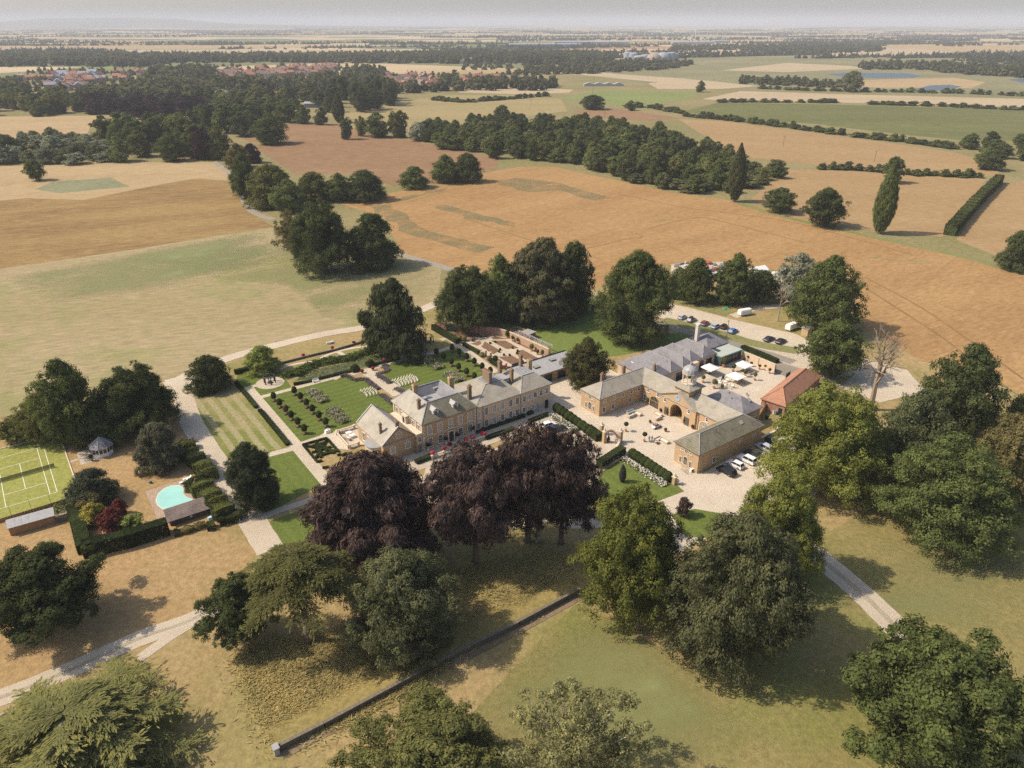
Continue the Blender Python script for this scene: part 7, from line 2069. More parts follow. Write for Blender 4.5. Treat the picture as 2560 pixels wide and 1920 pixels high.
OLV = (.13, .135, .06)
PP = [
    ((36.77,175.10), 'leafy pot plant in the inner corner of the court', .4, .5, 'fluff', .7, .6, (.08, .09, .03), .3),
    ((39.36,170.49), 'round clipped pot beside the left court door', .3, .4, 'ball', .4, .42, (.06, .07, .03), 0),
    ((40.83,168.70), 'spiral topiary pot left of the carriage arch', .38, .5, 'cone', 1.3, .5, (.05, .07, .025), 0),
    ((44.21,164.06), 'spiral topiary pot right of the carriage arch', .38, .5, 'cone', 1.3, .5, (.05, .07, .025), 0),
    ((45.80,161.54), 'round clipped pot at the foot of the drainpipe', .32, .45, 'ball', .42, .45, (.06, .07, .03), 0),
    ((35.53,164.63), 'low terracotta pot behind the vintage car', .35, .4, 'ball', .25, .35, (.10, .09, .04), 0),
    ((38.66,160.17), 'bushy terracotta pot in front of the vintage car', .35, .45, 'ball', .35, .42, (.11, .13, .04), 0),
    ((28.69,160.28), 'tall standard bay in a pot on the left of the court', .32, .5, 'ball', .55, .62, (.06, .075, .03), 1.2),
    ((32.52,155.22), 'tall standard bay in a pot beside the two people', .32, .5, 'ball', .55, .62, (.06, .075, .03), 1.2),
    ((63.34,198.75), 'big olive tree in a square terracotta pot by the green extension', .6, .8, 'fluff', 1.2, 1.1, OLV, .6),
    ((65.27,195.51), 'potted olive between two parasols', .4, .55, 'fluff', .9, .75, OLV, .6),
    ((67.75,191.97), 'potted shrub beside the wicker sofas of the terrace', .4, .55, 'fluff', .8, .7, OLV, .5),
    ((69.93,189.66), 'potted olive at the edge of the terrace lane', .35, .5, 'fluff', .7, .6, OLV, .8),
    ((54.66,188.15), 'potted olive nearest the cupola', .4, .5, 'fluff', .7, .65, OLV, .7),
    ((56.90,184.45), 'tall potted olive by the standing waiter', .42, .55, 'fluff', .95, .8, OLV, .8),
    ((59.24,184.45), 'low yellowish shrub in a pot among white tables', .4, .4, 'fluff', .5, .5, (.20, .18, .06), .1),
    ((70.16,201.91), 'ball topiary under the terrace wall, leftmost', .26, .4, 'ball', .4, .42, (.07, .085, .03), .5),
    ((71.69,202.93), 'standard ball right behind the leftmost one under the terrace wall', .22, .35, 'ball', .36, .38, (.09, .10, .035), .9),
    ((71.64,199.17), 'ball topiary before the wall pier', .3, .45, 'ball', .45, .48, (.06, .075, .028), .3),
    ((73.52,197.12), 'ball topiary right of the wall pier', .3, .45, 'ball', .42, .46, (.06, .075, .028), .4),
    ((74.89,196.32), 'slim standard ball in the middle of the right wall bay', .2, .35, 'ball', .33, .38, (.09, .10, .035), .9),
    ((75.63,194.32), 'ball topiary nearest the steel gate', .28, .42, 'ball', .42, .45, (.06, .075, .028), .5),
    ((-98.84,146.46), 'dark potted shrub on the summerhouse paving', .35, .4, 'fluff', .6, .6, (.05, .06, .025), .3),
    ((-98.75,148.15), 'potted shrub against the summerhouse', .3, .4, 'fluff', .5, .5, (.05, .06, .025), .2),
    ((-1.43,221.10), 'tall leafy climber at the upper end of the pergola', .3, .3, 'fluff', 1.3, .9, (.07, .085, .03), .4),
    ((0.18,218.53), 'young palm below the leafy climber', .3, .4, 'fluff', .7, .5, (.09, .11, .03), .4),
    ((1.76,216.76), 'second young palm along the pergola', .3, .4, 'fluff', .7, .5, (.09, .11, .03), .4),
    ((6.15,210.62), 'bright palm in the middle of the pergola', .35, .4, 'fluff', .9, .8, (.16, .17, .04), .5),
    ((7.91,208.01), 'bushy pot plant below the bright palm', .35, .45, 'fluff', .6, .6, (.08, .09, .03), .2),
    ((9.38,206.61), 'pale leaved palm near the pergola end', .35, .45, 'fluff', .8, .6, (.14, .16, .05), .4),
]
rgc = np.random.default_rng(5)
proto_shape('cone', 1400, .17, lambda d, rg: np.stack([d[:, 0] * (1 - (d[:, 2] * .5 + .5)) * (1 + .18 * np.sin(d[:, 2] * 14)), d[:, 1] * (1 - (d[:, 2] * .5 + .5)) * (1 + .18 * np.sin(d[:, 2] * 14)), d[:, 2]], 1), 204)
for p, lab, r, h, key, ph, pr, tn, st_ in PP: pot_plant(p, lab, r, h, key, ph, pr, tn, st_)
for k, p in enumerate([(-7.03,216.51),(-5.41,217.51),(-3.76,211.34),(-4.06,209.66),(0.13,212.70),(1.75,210.33),(1.55,208.71),(-2.50,207.21),(-0.75,207.07),(3.24,202.18)]):
    t = thing('box_ball', 'small clipped box ball at a corner of the kitchen garden beds', 'shrub', (*p, .07), 0, 'box balls of the kitchen garden')
    leafpart('crown', 'ball', t, (0, 0, .32), .38, (.04, .055, .022))
# flower urns on the front terrace
PINK = (.42, .05, .10)
UR = [((-18.71,147.85), 'stone urn of pink and white flowers on the left balustrade end'), ((-16.19,149.80), 'urn of pink flowers on the right end of the lower balustrade'), ((-14.95,151.54), 'urn of crimson flowers just behind the balustrade'),
      ((-11.20,153.82), 'urn of crimson flowers at the top of the steps'), ((-9.68,154.85), 'large urn of magenta flowers at the left of the upper balustrade'), ((-7.41,156.95), 'urn of pink flowers on the upper balustrade end, left of a pair'), ((-6.87,156.79), 'urn of pink flowers on the upper balustrade end, right of a pair')]
for p, lab in UR:
    t = thing('flower_urn', lab, 'urn', (*p, .1)); b = MB(); b.lathe([(.3, 0), (.3, .6), (.12, .7), (.12, .85), (.42, 1.15), (.45, 1.2), (.3, 1.2)], 10); b.build('urn', M_DRESSED, t)
    leafpart('flowers', 'ball', t, (0, 0, 1.45), (.62, .62, .45), PINK if 'crimson' not in lab else (.30, .02, .05))
for p, lab in (((-16.10,153.82), 'clipped ball on a tall stone urn left of the front door'), ((-13.46,155.63), 'clipped ball on a tall stone urn right of the front door'), ((-20.11,150.79), 'clipped ball on an urn at the left end of the facade'), ((-9.66,158.92), 'clipped ball on an urn at the right end of the five bay front')):
    t = thing('topiary_urn', lab, 'urn', (*p, .1)); b = MB(); b.lathe([(.32, 0), (.32, .5), (.14, .6), (.14, .9), (.38, 1.3), (.42, 1.35)], 10); b.build('urn', M_DRESSED, t)
    leafpart('ball', 'ball', t, (0, 0, 1.75), .5, (.035, .045, .02))
for p, lab in (((4.41,168.99), 'left of two dark clipped balls by the wing door'), ((5.14,169.71), 'right of two dark clipped balls by the wing door'), ((1.97,166.94), 'left of two dark bushes at the foot of the wing'), ((2.97,167.70), 'right of two dark bushes at the foot of the wing')):
    t = thing('clipped_ball', lab, 'shrub', (*p, .08)); leafpart('crown', 'ball', t, (0, 0, .5), .6, (.035, .045, .02))
for p, lab in (((-64.26,205.97), 'crimson flower tub on the low pond wall, leftmost'), ((-56.61,211.81), 'crimson flower tub on the low pond wall, second from left'), ((-50.62,215.89), 'crimson flower tub on the low pond wall, third from left'), ((-70.87,200.93), 'dim red flower tub under the yellow green tree'), ((-44.07,194.57), 'pink flower tub left of the pond steps'), ((-41.20,196.45), 'pink flower tub right of the pond steps'), ((-38.76,202.48), 'small red flower tub behind the pond hedge'), ((-2.31,197.43), 'crimson flower tub at the house corner of the kitchen garden'), ((-29.38,209.84), 'dull pink flower tub in the willow shade')):
    pot_plant(p, lab, .4, .5, 'ball', .38, .58, (.30, .035, .06), 0, name='flower_tub')

# balustrades
b = MB(); b.lathe([(.07, 0), (.07, .08), (.05, .12), (.09, .28), (.04, .5), (.07, .58), (.07, .62)], 6); _bal = b.mesh('baluster', M_DRESSED)


def balustrade(label, a, c, z=.1, h=.95):
    a, c = Vector(a), Vector(c); d = c - a; L_ = d.length
    t = thing('balustrade', label, 'balustrade', (*a, z), math.atan2(d.y, d.x))
    b = MB(); b.box(0, L_, -.16, .16, 0, .18); b.build('plinth', M_DRESSED, t)
    b = MB(); b.box(0, L_, -.17, .17, .8, .95); b.build('rail', M_DRESSED, t)
    for x in (.2, L_ - .2):
        b = MB(); b.box(x - .24, x + .24, -.24, .24, 0, 1.1); b.build('pier', M_DRESSED, t)
    n = int((L_ - .9) / .3)
    for k in range(n): link('baluster', _bal, t, (.5 + (L_ - 1.0) * k / max(1, n - 1), 0, .18))


balustrade('stone balustrade on the left of the front terrace steps', (-18.98,146.99), (-15.98,149.57))
balustrade('stone balustrade on the right of the front terrace steps', (-9.66,154.49), (-6.81,156.58))
balustrade('stone balustrade along the far side of the pavilion terrace', (-44.02,158.88), (-39.84,161.89), .1)
balustrade('stone balustrade along the near side of the pavilion terrace', (-43.86,158.51), (-39.49,151.86), .1)
balustrade('short balustrade at the lower corner of the pavilion terrace', (-39.36,151.86), (-37.20,153.63), .1)

# chairs set out in curved rows on both lawns
b = MB()
b.box(-.21, .21, -.21, .21, .42, .47)
for x in (-.19, .19):
    for y in (-.19, .19): b.box(x - .022, x + .022, y - .022, y + .022, 0, .42 if y < 0 else .9)
b.box(-.2, .2, .17, .205, .6, .92)
_ch = b.mesh('folding_chair', paint('chair_cream', (.66, .60, .48), .6))
def chairs(rows, label, group, face):
    for pts in rows:
        for x, y in pts:
            o = link('white_chair', _ch, None, (x + R_.uniform(-.08, .08), y + R_.uniform(-.08, .08), .05), face + R_.uniform(-.15, .15)); prop(o, label, 'chair', group); o.scale = (.85, .85, .9)


ga, gb = [], []
c0 = Vector((-39.63,181.89)); ax = Vector((CT, ST)); ay = Vector((-ST, CT))
def arc_rows(c, nr, nc, sx, sy, bend): return [[tuple(c + ax * ((i - (nr - 1) / 2) * sy + bend * ((j - (nc - 1) / 2) / nc) ** 2) + ay * ((j - (nc - 1) / 2) * sx)) for j in range(nc)] for i in range(nr)]
chairs(arc_rows(c0, 4, 6, .85, 1.0, -2.0), 'white folding chair in the small curved block on the west lawn', 'chairs on the west lawn', TH - PI / 2)
chairs(arc_rows(Vector((-30.37,189.12)), 7, 7, .75, .95, -2.5), 'white folding chair in the large curved block on the east lawn', 'chairs on the east lawn', TH - PI / 2)

# sofas, tables and parasols
M_CREAM = paint('cream_cushion', (.66, .58, .47), .8, .08, 3)
M_WICK = paint('pale_wicker', (.45, .37, .28), .8, .15, 6)
def sofa(p, rz, label, L_=2.0, name='sofa', cush=None):
    t = thing(name, label, 'sofa', (*p, .08), rz)
    b = MB(); b.box(-L_ / 2, L_ / 2, -.42, .42, .05, .35); b.build('frame', M_WICK, t)
    b = MB(); b.box(-L_ / 2, L_ / 2, .28, .45, .35, .8); b.box(-L_ / 2, -L_ / 2 + .15, -.42, .28, .35, .6); b.box(L_ / 2 - .15, L_ / 2, -.42, .28, .35, .6); b.build('backrest', M_WICK, t)
    n = max(1, round(L_ / .7))
    for k in range(n):
        b = MB(); s = (L_ - .34) / n; b.box(-L_ / 2 + .17 + k * s + .01, -L_ / 2 + .17 + (k + 1) * s - .01, -.4, .28, .35, .48); b.build('cushion', cush or M_CREAM, t)
    return t


def table(p, label, r=.45, h=.45, sq=True, rz=0, m=None):
    t = thing('low_table', label, 'table', (*p, .08), rz)
    b = MB(); b.box(-r, r, -r * .7, r * .7, h - .06, h) if sq else b.lathe([(r, h - .05), (r, h)], 12); b.build('tabletop', m or M_WICK, t)
    for x in (-1, 1):
        for y in (-1, 1):
            b = MB(); b.box(x * (r - .08) * .8 - .03, x * (r - .08) * .8 + .03, y * r * .5 - .03, y * r * .5 + .03, 0, h - .06); b.build('leg', m or M_WICK, t)


M_BLUEC = paint('blue_cushion', (.16, .33, .42), .8)
sofa((31.31,169.89), TH, 'white sofa with a blue cushion at the shaded edge of the court', 2.4, cush=M_BLUEC)
sofa((33.18,168.99), TH - PI / 2, 'cream sofa at right angles to the blue cushioned one', 2.0)
sofa((31.14,167.70), TH + PI, 'cream sofa facing the blue cushioned one', 2.2)
table((32.08,168.70), 'low table among the sofas at the shaded edge of the court', .5)
sofa((38.41,168.70), TH - PI / 2, 'cream sofa near the left court door', 2.4)
sofa((37.85,166.35), TH + PI, 'cream sofa behind the vintage car', 2.0)
table((38.62,167.52), 'low table by the sofas near the left court door', .45)
sofa((37.44,155.11), TH + PI * .5 - PI, 'long cream sofa in front of the two people', 2.6)
sofa((35.98,155.89), TH, 'cream bench by the low table in front of the two people', 2.2)
table((35.48,154.59), 'low table with terracotta pot in front of the two people', .55)
pot_plant((35.50,153.98), 'terracotta bowl beside the low table', .3, .3, 'ball', .2, .28, (.10, .10, .04), 0)
for p, lab in (((69.38,194.72), 'wicker sofa set under the back parasol'), ((64.67,188.15), 'wicker sofa left under the front parasol'), ((66.50,188.15), 'wicker sofa right under the front parasol'), ((70.18,193.93), 'wicker sofa at the wall side of the back parasol')): sofa(p, TH + (0 if 'left' in lab or 'back' in lab else PI / 2), lab, 2.2, cush=M_WICK)
for k, p in enumerate([(59.15,186.66),(60.83,187.40),(61.76,185.92),(59.92,185.18),(62.12,184.82),(59.11,187.78),(61.89,188.91)]):
    t = thing('cafe_table', 'white round cafe table with chairs on the tea terrace', 'table', (*p, .08), 0, 'cafe tables on the tea terrace'); b = MB(); b.lathe([(.45, .7), (.45, .75)], 12); b.build('tabletop', M_WHITE, t)
    b = MB(); b.cyl((0, 0, 0), (0, 0, .7), .05, .05, 6); b.build('pedestal', M_WHITE, t)
    for q in range(3):
        a = k + q * 2.1
        o = link('white_chair', _ch, None, (p[0] + .85 * math.cos(a), p[1] + .85 * math.sin(a), .08), a - PI / 2); prop(o, 'white cafe chair at the round tables of the tea terrace', 'chair', 'chairs on the tea terrace')
for p, lab in (((57.95,193.93), 'white square parasol in front of the tea room doors'), ((68.36,195.91), 'white square parasol over the sofas by the terrace wall'), ((64.01,188.15), 'white square parasol nearest the slate roofed block')):
    t = thing('parasol', lab, 'parasol', (*p, .08), TH)
    b = MB(); b.cyl((0, 0, 0), (0, 0, 2.75), .04, .04, 6); b.build('pole', M_METAL, t)
    b = MB(); w = 2.05
    b.add([(-w, -w, 2.15), (w, -w, 2.15), (w, w, 2.15), (-w, w, 2.15), (0, 0, 2.85), (-w, -w, 1.98), (w, -w, 1.98), (w, w, 1.98), (-w, w, 1.98)], [(0, 1, 4), (1, 2, 4), (2, 3, 4), (3, 0, 4), (5, 6, 1, 0), (6, 7, 2, 1), (7, 8, 3, 2), (8, 5, 0, 3)])
    b.build('canopy', M_WHITE, t)
    b = MB(); b.box(-.45, .45, -.45, .45, 0, .1); b.build('base', M_METAL, t)
# pavilion terrace: white dining set, and white statue-like cover on the path
for k, p in enumerate([(-40.84,158.61),(-39.76,157.28),(-40.63,156.22),(-42.42,159.69)]):
    table(p, 'white table on the pavilion terrace, ' + ('house' if k else 'garden') + ' side', .7, .74, True, TH, M_WHITE) if k < 2 else sofa(p, TH + k, 'white cushioned sofa on the pavilion terrace, ' + ('near side' if k == 2 else 'far side'), 1.8, cush=M_WHITE)
t = thing('draped_table', 'table under a white cloth at the head of the garden steps', 'table', (*(-46.30,159.69), .07), TH); b = MB(); b.loft([[(-.75, -.5, 0), (.75, -.5, 0), (.75, .5, 0), (-.75, .5, 0)], [(-.6, -.4, .8), (.6, -.4, .8), (.6, .4, .8), (-.6, .4, .8)]]); b.build('cloth', M_WHITE, t); b = MB(); b.lathe([(.18, .8), (.22, 1.0), (.1, 1.25)], 8); b.build('vase', M_WHITE, t)


def bench(p, rz, label, m=None):
    t = thing('bench', label, 'bench', (*p, .07), rz)
    b = MB(); b.box(-.9, .9, -.25, .25, .42, .48); b.build('seat', m or M_WHITE, t)
    b = MB(); b.box(-.9, .9, .22, .28, .48, .95); b.build('backrest', m or M_WHITE, t)
    for x in (-.82, .82):
        b = MB(); b.box(x - .05, x + .05, -.25, .28, 0, .62); b.build('leg', m or M_WHITE, t)


bench((-56.30,188.72), TH, 'white bench set into the box hedge west of the broad path')
bench((-33.48,204.89), TH, 'white bench set into the box hedge east of the broad path')
bench((-9.71,222.41), -.3, 'wooden bench under the brick wall of the kitchen garden', M_WOOD)
bench((-78.39,155.49), TH - PI / 2, 'bench on the west drive beside the weeping conifer', M_WOOD)
bench((-73.00,147.99), TH - PI / 2, 'bench on the west drive where the wavy yew begins', M_WOOD)
for p, lab in (((-73.28,138.67), 'upper white sun lounger on the pool deck'), ((-73.50,137.28), 'lower white sun lounger on the pool deck')):
    t = thing('sun_lounger', lab, 'lounger', (*p, .07), TH); b = MB(); b.box(-.95, .5, -.32, .32, .28, .36); b.build('bed', M_WHITE, t)
    b = MB(); b.add([(.5, -.32, .32), (.95, -.32, .75), (.95, .32, .75), (.5, .32, .32)], [(0, 1, 2, 3)]); b.add([(.5, -.32, .25), (.98, -.32, .70), (.98, .32, .70), (.5, .32, .25)], [(3, 2, 1, 0)]); b.build('backrest', M_WHITE, t)
    for x in (-.8, .45):
        b = MB(); b.box(x - .04, x + .04, -.3, .3, 0, .28); b.build('leg', M_WHITE, t)
t = thing('covered_boat', 'pale blue striped cover over a small boat by the pool house', 'boat', (*(-61.88,124.25), .05), .7); b = MB(); b.loft([[(x, w * y, z) for y, z in ((-1, .2), (1, .2), (.7, .7), (-.7, .7))] for x, w in ((-1.3, .35), (-.7, .55), (.7, .55), (1.3, .35))]); b.build('cover', paint('pale_blue_cover', (.40, .56, .58), .6), t)
b = MB(); b.box(-1.2, 1.2, -.08, .08, .68, .74); b.build('ridge', M_WHITE, t)
t = thing('water_bowl', 'white oval marble trough on the grass beyond the pond wall', 'trough', (*(-58.50,216.77), .06), TH); b = MB(); b.loft([[(1.25 * r * math.cos(2 * PI * k / 16), .5 * r * math.sin(2 * PI * k / 16), z) for k in range(16)] for r, z in ((.8, 0), (1, .3), (1, .62), (.86, .62), (.8, .4))]); b.build('basin', M_WHITE, t)
t = thing('garden_ball', 'small teal ball lying on the dry lawn by the pool', 'ball', (*(-80.96,137.15), .06), 0); b = MB(); b.blob((0, 0, .3), (.45, .35, .28), wob=0); b.build('shell', TEAL, t, smooth=True)
t = thing('drinks_machine', 'small dark ball machine at the corner of the tennis court', 'machine', (*(-96.71,131.80), .07), .6); b = MB(); b.box(-.35, .35, -.3, .3, 0, .7); b.lathe([(.3, .7), (.35, .9), (.1, .95)], 8); b.build('casing', M_NAVY, t)

# kitchen garden extras: pergola, pillars, bin store
a, c = Vector((0.58,219.55)), Vector((10.86,207.77))
d = c - a; an = math.atan2(d.y, d.x); L_ = d.length
t = thing('pergola', 'long pale rose pergola along the kitchen garden wall', 'pergola', (*a, .07), an)
for k in range(7):
    for y in (0, 2.2):
        b = MB(); b.box(-.09, .09, -.09, .09, 0, 2.5); b.build('post', M_DRESSED, t, loc=(L_ * k / 6, y, 0))
for y in (0, 2.2):
    b = MB(); b.box(-.3, L_ + .3, y - .06, y + .06, 2.5, 2.64); b.build('beam', M_DRESSED, t)
b = MB(); b.box(-.05, .05, -.5, 2.7, 2.64, 2.76); me = b.mesh('rafter', paint('mauve_rafter', (.55, .45, .47), .8))
for k in range(19): link('rafter', me, t, (L_ * k / 18, 0, 0))
for p, lab in (((-8.10,206.84), 'brick pillar at the kitchen garden path, upper of three'), ((-6.54,205.22), 'brick pillar at the kitchen garden path, middle of three'), ((-5.62,204.53), 'low stone post at the kitchen garden path'), ((-1.77,198.95), 'terracotta coloured post at the lower kitchen garden corner')):
    t = thing('garden_pillar', lab, 'pillar', (*p, .06), TH); h = 1.9 if 'brick' in lab else 1.2
    b = MB(); b.box(-.22, .22, -.22, .22, 0, h); b.build('shaft', M_REDBRICK if 'brick' in lab else M_TERRA, t); b = MB(); b.box(-.3, .3, -.3, .3, h, h + .14); b.build('cap', M_DRESSED, t)
for p, lab, tn in (((-17.00,219.55), 'yellow green shrub left of the kitchen garden entrance', (.20, .18, .07)), ((-15.46,218.78), 'brownish shrub right of the kitchen garden entrance', (.20, .14, .07)), ((-9.23,206.37), 'large pale variegated shrub by the garden path', (.26, .23, .11)), ((-6.96,203.39), 'tan shrub below the three pillars', (.26, .20, .11)), ((-5.09,203.62), 'dark shrub below the low stone post', (.06, .08, .03))):
    t = thing('garden_shrub', lab, 'shrub', (*p, .05)); leafpart('crown', 'fluff', t, (0, 0, .75), (.95, .95, .9), tn)
q = [Vector(x) for x in [(-0.80,225.59),(2.04,228.58),(8.10,223.99),(5.17,219.55)]]
o0 = Vector((-0.80,225.06)); an = math.atan2(*(Vector((5.36,219.29)) - o0).yx)
t = thing('bin_store', 'boarded bin store with a lean-to roof behind the kitchen garden wall', 'shed', (*o0, .05), an)
L_ = (Vector((5.36,219.29)) - o0).length
b = MB(); b.box(0, L_, 3.3, 3.45, 0, 1.7); b.box(0, .15, 0, 3.3, 0, 1.7); b.box(0, L_, 0, .15, 0, 1.5); b.build('wall', M_ORW, t)
b = MB(); b.box(L_ - 3.4, L_, .15, 3.3, 0, 1.9); b.build('hut', M_WOOD, t)
b = MB(); b.box(L_ - 3.6, L_ + .2, -.05, 3.6, 1.9, 2.05); b.build('roof', M_LEAD, t)
for k, lab in ((1.2, 'teal wheeled bin at the closed end of the bin store'), (3.1, 'teal wheeled bin next to the lean-to roof of the bin store')):
    p = o0 + Vector((math.cos(an) * k - math.sin(an) * 1.7, math.sin(an) * k + math.cos(an) * 1.7))
    t = thing('wheeled_bin', lab, 'bin', (*p, .05), an); b = MB(); b.loft([[(-.55, -.4, .12), (.55, -.4, .12), (.55, .4, .12), (-.55, .4, .12)], [(-.68, -.55, 1.15), (.68, -.55, 1.15), (.68, .55, 1.15), (-.68, .55, 1.15)]]); b.build('tub', TEAL, t); b = MB(); b.box(-.72, .72, -.6, .6, 1.15, 1.32); b.build('lid', TEAL, t)
t = thing('water_barrel', 'dark barrel beside the person in the kitchen garden', 'barrel', (*(-12.75,218.43), .07)); b = MB(); b.lathe([(.3, 0), (.36, .4), (.3, .85), (.2, .85)], 10); b.build('staves', M_DARK, t)

# gate piers and low iron fence
for p, lab, h in (((22.60,154.85), 'tall stone gate pier on the left of the court entrance', 3.0), ((26.58,155.11), 'tall stone gate pier on the right of the court entrance', 3.0), ((36.19,136.71), 'stone pier ending the lower lobed hedge', 1.9), ((22.37,158.81), 'stone pier behind the left gate pier', 2.6)):
    t = thing('gate_pier', lab, 'pier', (*p, .06), TH); b = MB(); b.box(-.4, .4, -.4, .4, 0, h); b.build('shaft', M_STONE, t); b = MB(); b.box(-.52, .52, -.52, .52, h, h + .2); b.build('cap', M_DRESSED, t)
    b = MB(); b.lathe([(.15, h + .2), (.12, h + .35), (.3, h + .6), (.22, h + .85), (.03, h + 1.05)], 8); b.build('finial', M_DRESSED, t)
    if 'left' in lab and 'tall' in lab: pass
wallrun('entrance_wall', 'low stone wall linking the right gate pier to the hedge', [(26.51,154.59),(25.02,150.79)], 1.1, .4, M_STONE)
t = thing('flower_arch', 'pinkish climbing rose arch over the court entrance', 'arch', (*(24.60,154.85), .06), TH - PI / 2)
b = MB()
for k in range(10):
    a0, a1 = PI * k / 10, PI * (k + 1) / 10
    b.cyl((1.6 * math.cos(a0), 0, 2.0 + 1.1 * math.sin(a0)), (1.6 * math.cos(a1), 0, 2.0 + 1.1 * math.sin(a1)), .06, .06, 5)
b.build('hoop', M_METAL, t)
rg = np.random.default_rng(4); a = rg.uniform(0, PI, 500)
o = leafobj('blossom', np.stack([1.6 * np.cos(a), rg.normal(size=500) * .2, 2.0 + 1.1 * np.sin(a)], 1) + rg.normal(size=(500, 3)) * .12, unit(rg, 500), .22, (.36, .22, .20), t, 9)
t = thing('cypress_bush', 'slim dark clipped yew inside the court entrance', 'shrub', (*(23.70,155.11), .06)); leafpart('crown', 'cone', t, (0, 0, 1.1), (.6, .6, 1.1), (.045, .06, .025))
t = thing('clipped_column', 'rounded dark yew column beside the beech trunks', 'shrub', (*(6.13,133.97), .06)); leafpart('crown', 'bullet', t, (0, 0, 1.1), (.75, .75, 1.35), (.035, .045, .02))
a, c = Vector((20.23,141.55)), Vector((25.89,146.65)); d = c - a
t = thing('iron_fence', 'low rusty iron fence along the foot of the dark hedge', 'fence', (*a, .06), math.atan2(d.y, d.x)); L_ = d.length
for k in range(9):
    b = MB(); b.box(-.03, .03, -.03, .03, 0, 1.0); b.build('post', M_WOOD, t, loc=(L_ * k / 8, 0, 0))
for z in (.35, .65, .95):
    b = MB(); b.box(0, L_, -.015, .015, z - .02, z + .02); b.build('rail', M_WOOD, t)
a = Vector((39.05,142.58)); c = Vector((40.18,140.55)); d = c - a
t = thing('glass_gate', 'low pale metal gate before the end wall of the stable wing', 'gate', (*a, .06), math.atan2(d.y, d.x)); L_ = d.length
b = MB(); b.box(0, L_, -.02, .02, .1, .14); b.box(0, L_, -.02, .02, 1.1, 1.14); b.build('frame', M_METAL, t)
for k in range(9):
    b = MB(); b.box(-.015, .015, -.015, .015, 0, 1.12); b.build('bar', M_METAL, t, loc=(L_ * k / 8, 0, 0))
t = thing('heat_pump', 'white unit standing at the corner of the stable wing', 'machine', (*(41.17,141.67), .06), TH); b = MB(); b.box(-.4, .4, -.25, .25, .1, .9); b.build('casing', M_WHITE, t); b = MB(); b.cyl((0, -.26, .5), (0, -.29, .5), .3, .3, 12); b.build('fan', M_METAL, t)
t = thing('sign_board', 'dark upright menu board on the tea terrace', 'sign', (*(61.02,190.43), .08), TH); b = MB(); b.box(-.5, .5, -.04, .04, .1, 1.2); b.build('board', M_DARK, t); b = MB(); b.box(-.52, -.46, -.2, .2, 0, .12); b.box(.46, .52, -.2, .2, 0, .12); b.build('foot', M_DARK, t)
for k, p in enumerate([(76.46,248.09),(77.85,249.88),(79.17,251.69)]):
    t = thing('picnic_cover', 'small green cover on the grass across the car park, ' + ('nearest', 'middle', 'farthest')[k] + ' of three', 'cover', (*p, .08)); b = MB(); b.lathe([(.75, 0), (.7, .25), (.1, .38)], 10); b.build('dome', paint('green_cover', (.05, .30, .14), .6), t)
t = thing('telegraph_pole', 'timber telegraph pole behind the bright blue car', 'pole', (*(70.06,221.16), .05)); b = MB(); b.cyl((0, 0, 0), (0, 0, 6.5), .11, .08, 7); b.build('shaft', M_WOOD, t); b = MB(); b.box(-.5, .5, -.05, .05, 5.9, 6.0); b.build('crossarm', M_WOOD, t)

# builders yard beyond the car park trees
M_YARD = [paint('yard_white', (.62, .58, .55), .7), paint('yard_red', (.36, .12, .08), .7), paint('yard_grey', (.25, .24, .24), .7), paint('yard_blue', (.18, .22, .28), .7), paint('yard_tan', (.46, .36, .27), .7)]
sheet('yard_ground', [(67.88,302.28),(90.62,306.32),(102.81,293.84),(110.99,289.46),(104.63,270.25),(96.17,271.91),(85.03,284.59),(65.62,290.70)], 3, M_GRAVEL, .5, 4)
ry = random.Random(21)
for k, p in enumerate(scatter([(68.14,303.62),(90.27,304.96),(102.24,291.95),(109.80,287.01),(104.46,273.02),(97.19,275.27),(85.65,287.01),(66.60,295.75)], 2.6, 46, ry)):
    t = thing('material_stack', 'stack of building materials in the yard behind the car park trees', 'stack', (*p, .05), ry.uniform(0, 3), 'stacks in the builders yard')
    w, l, h = ry.uniform(.6, 1.3), ry.uniform(.8, 2.2), ry.uniform(.3, 1.1)
    b = MB(); b.box(-l, l, -w, w, 0, .15); b.build('pallet', M_WOOD, t); b = MB(); b.box(-l * .95, l * .95, -w * .95, w * .95, .15, .15 + h); b.box(-l * .6, l * .7, -w * .7, w * .5, .15 + h, .25 + h * 1.3); b.build('load', M_YARD[ry.choice((0, 0, 1, 2, 3, 4, 4))], t)
t = thing('site_tent', 'white gable tent in the builders yard', 'tent', (*(100.74,288.58), .05), .5); b = MB(); b.add([(-3, -2.5, 0), (3, -2.5, 0), (3, 2.5, 0), (-3, 2.5, 0), (-3, -2.5, 2.4), (3, -2.5, 2.4), (3, 2.5, 2.4), (-3, 2.5, 2.4), (-3, 0, 3.6), (3, 0, 3.6)], [(0, 1, 5, 4), (2, 3, 7, 6), (1, 2, 6, 9, 5), (3, 0, 4, 8, 7)]); b.build('wall', M_WHITE, t); b = MB(); b.add([(-3.1, -2.6, 2.4), (3.1, -2.6, 2.4), (3.1, 0, 3.65), (-3.1, 0, 3.65), (3.1, 2.6, 2.4), (-3.1, 2.6, 2.4)], [(0, 1, 2, 3), (3, 2, 4, 5)]); b.build('roof', M_WHITE, t)
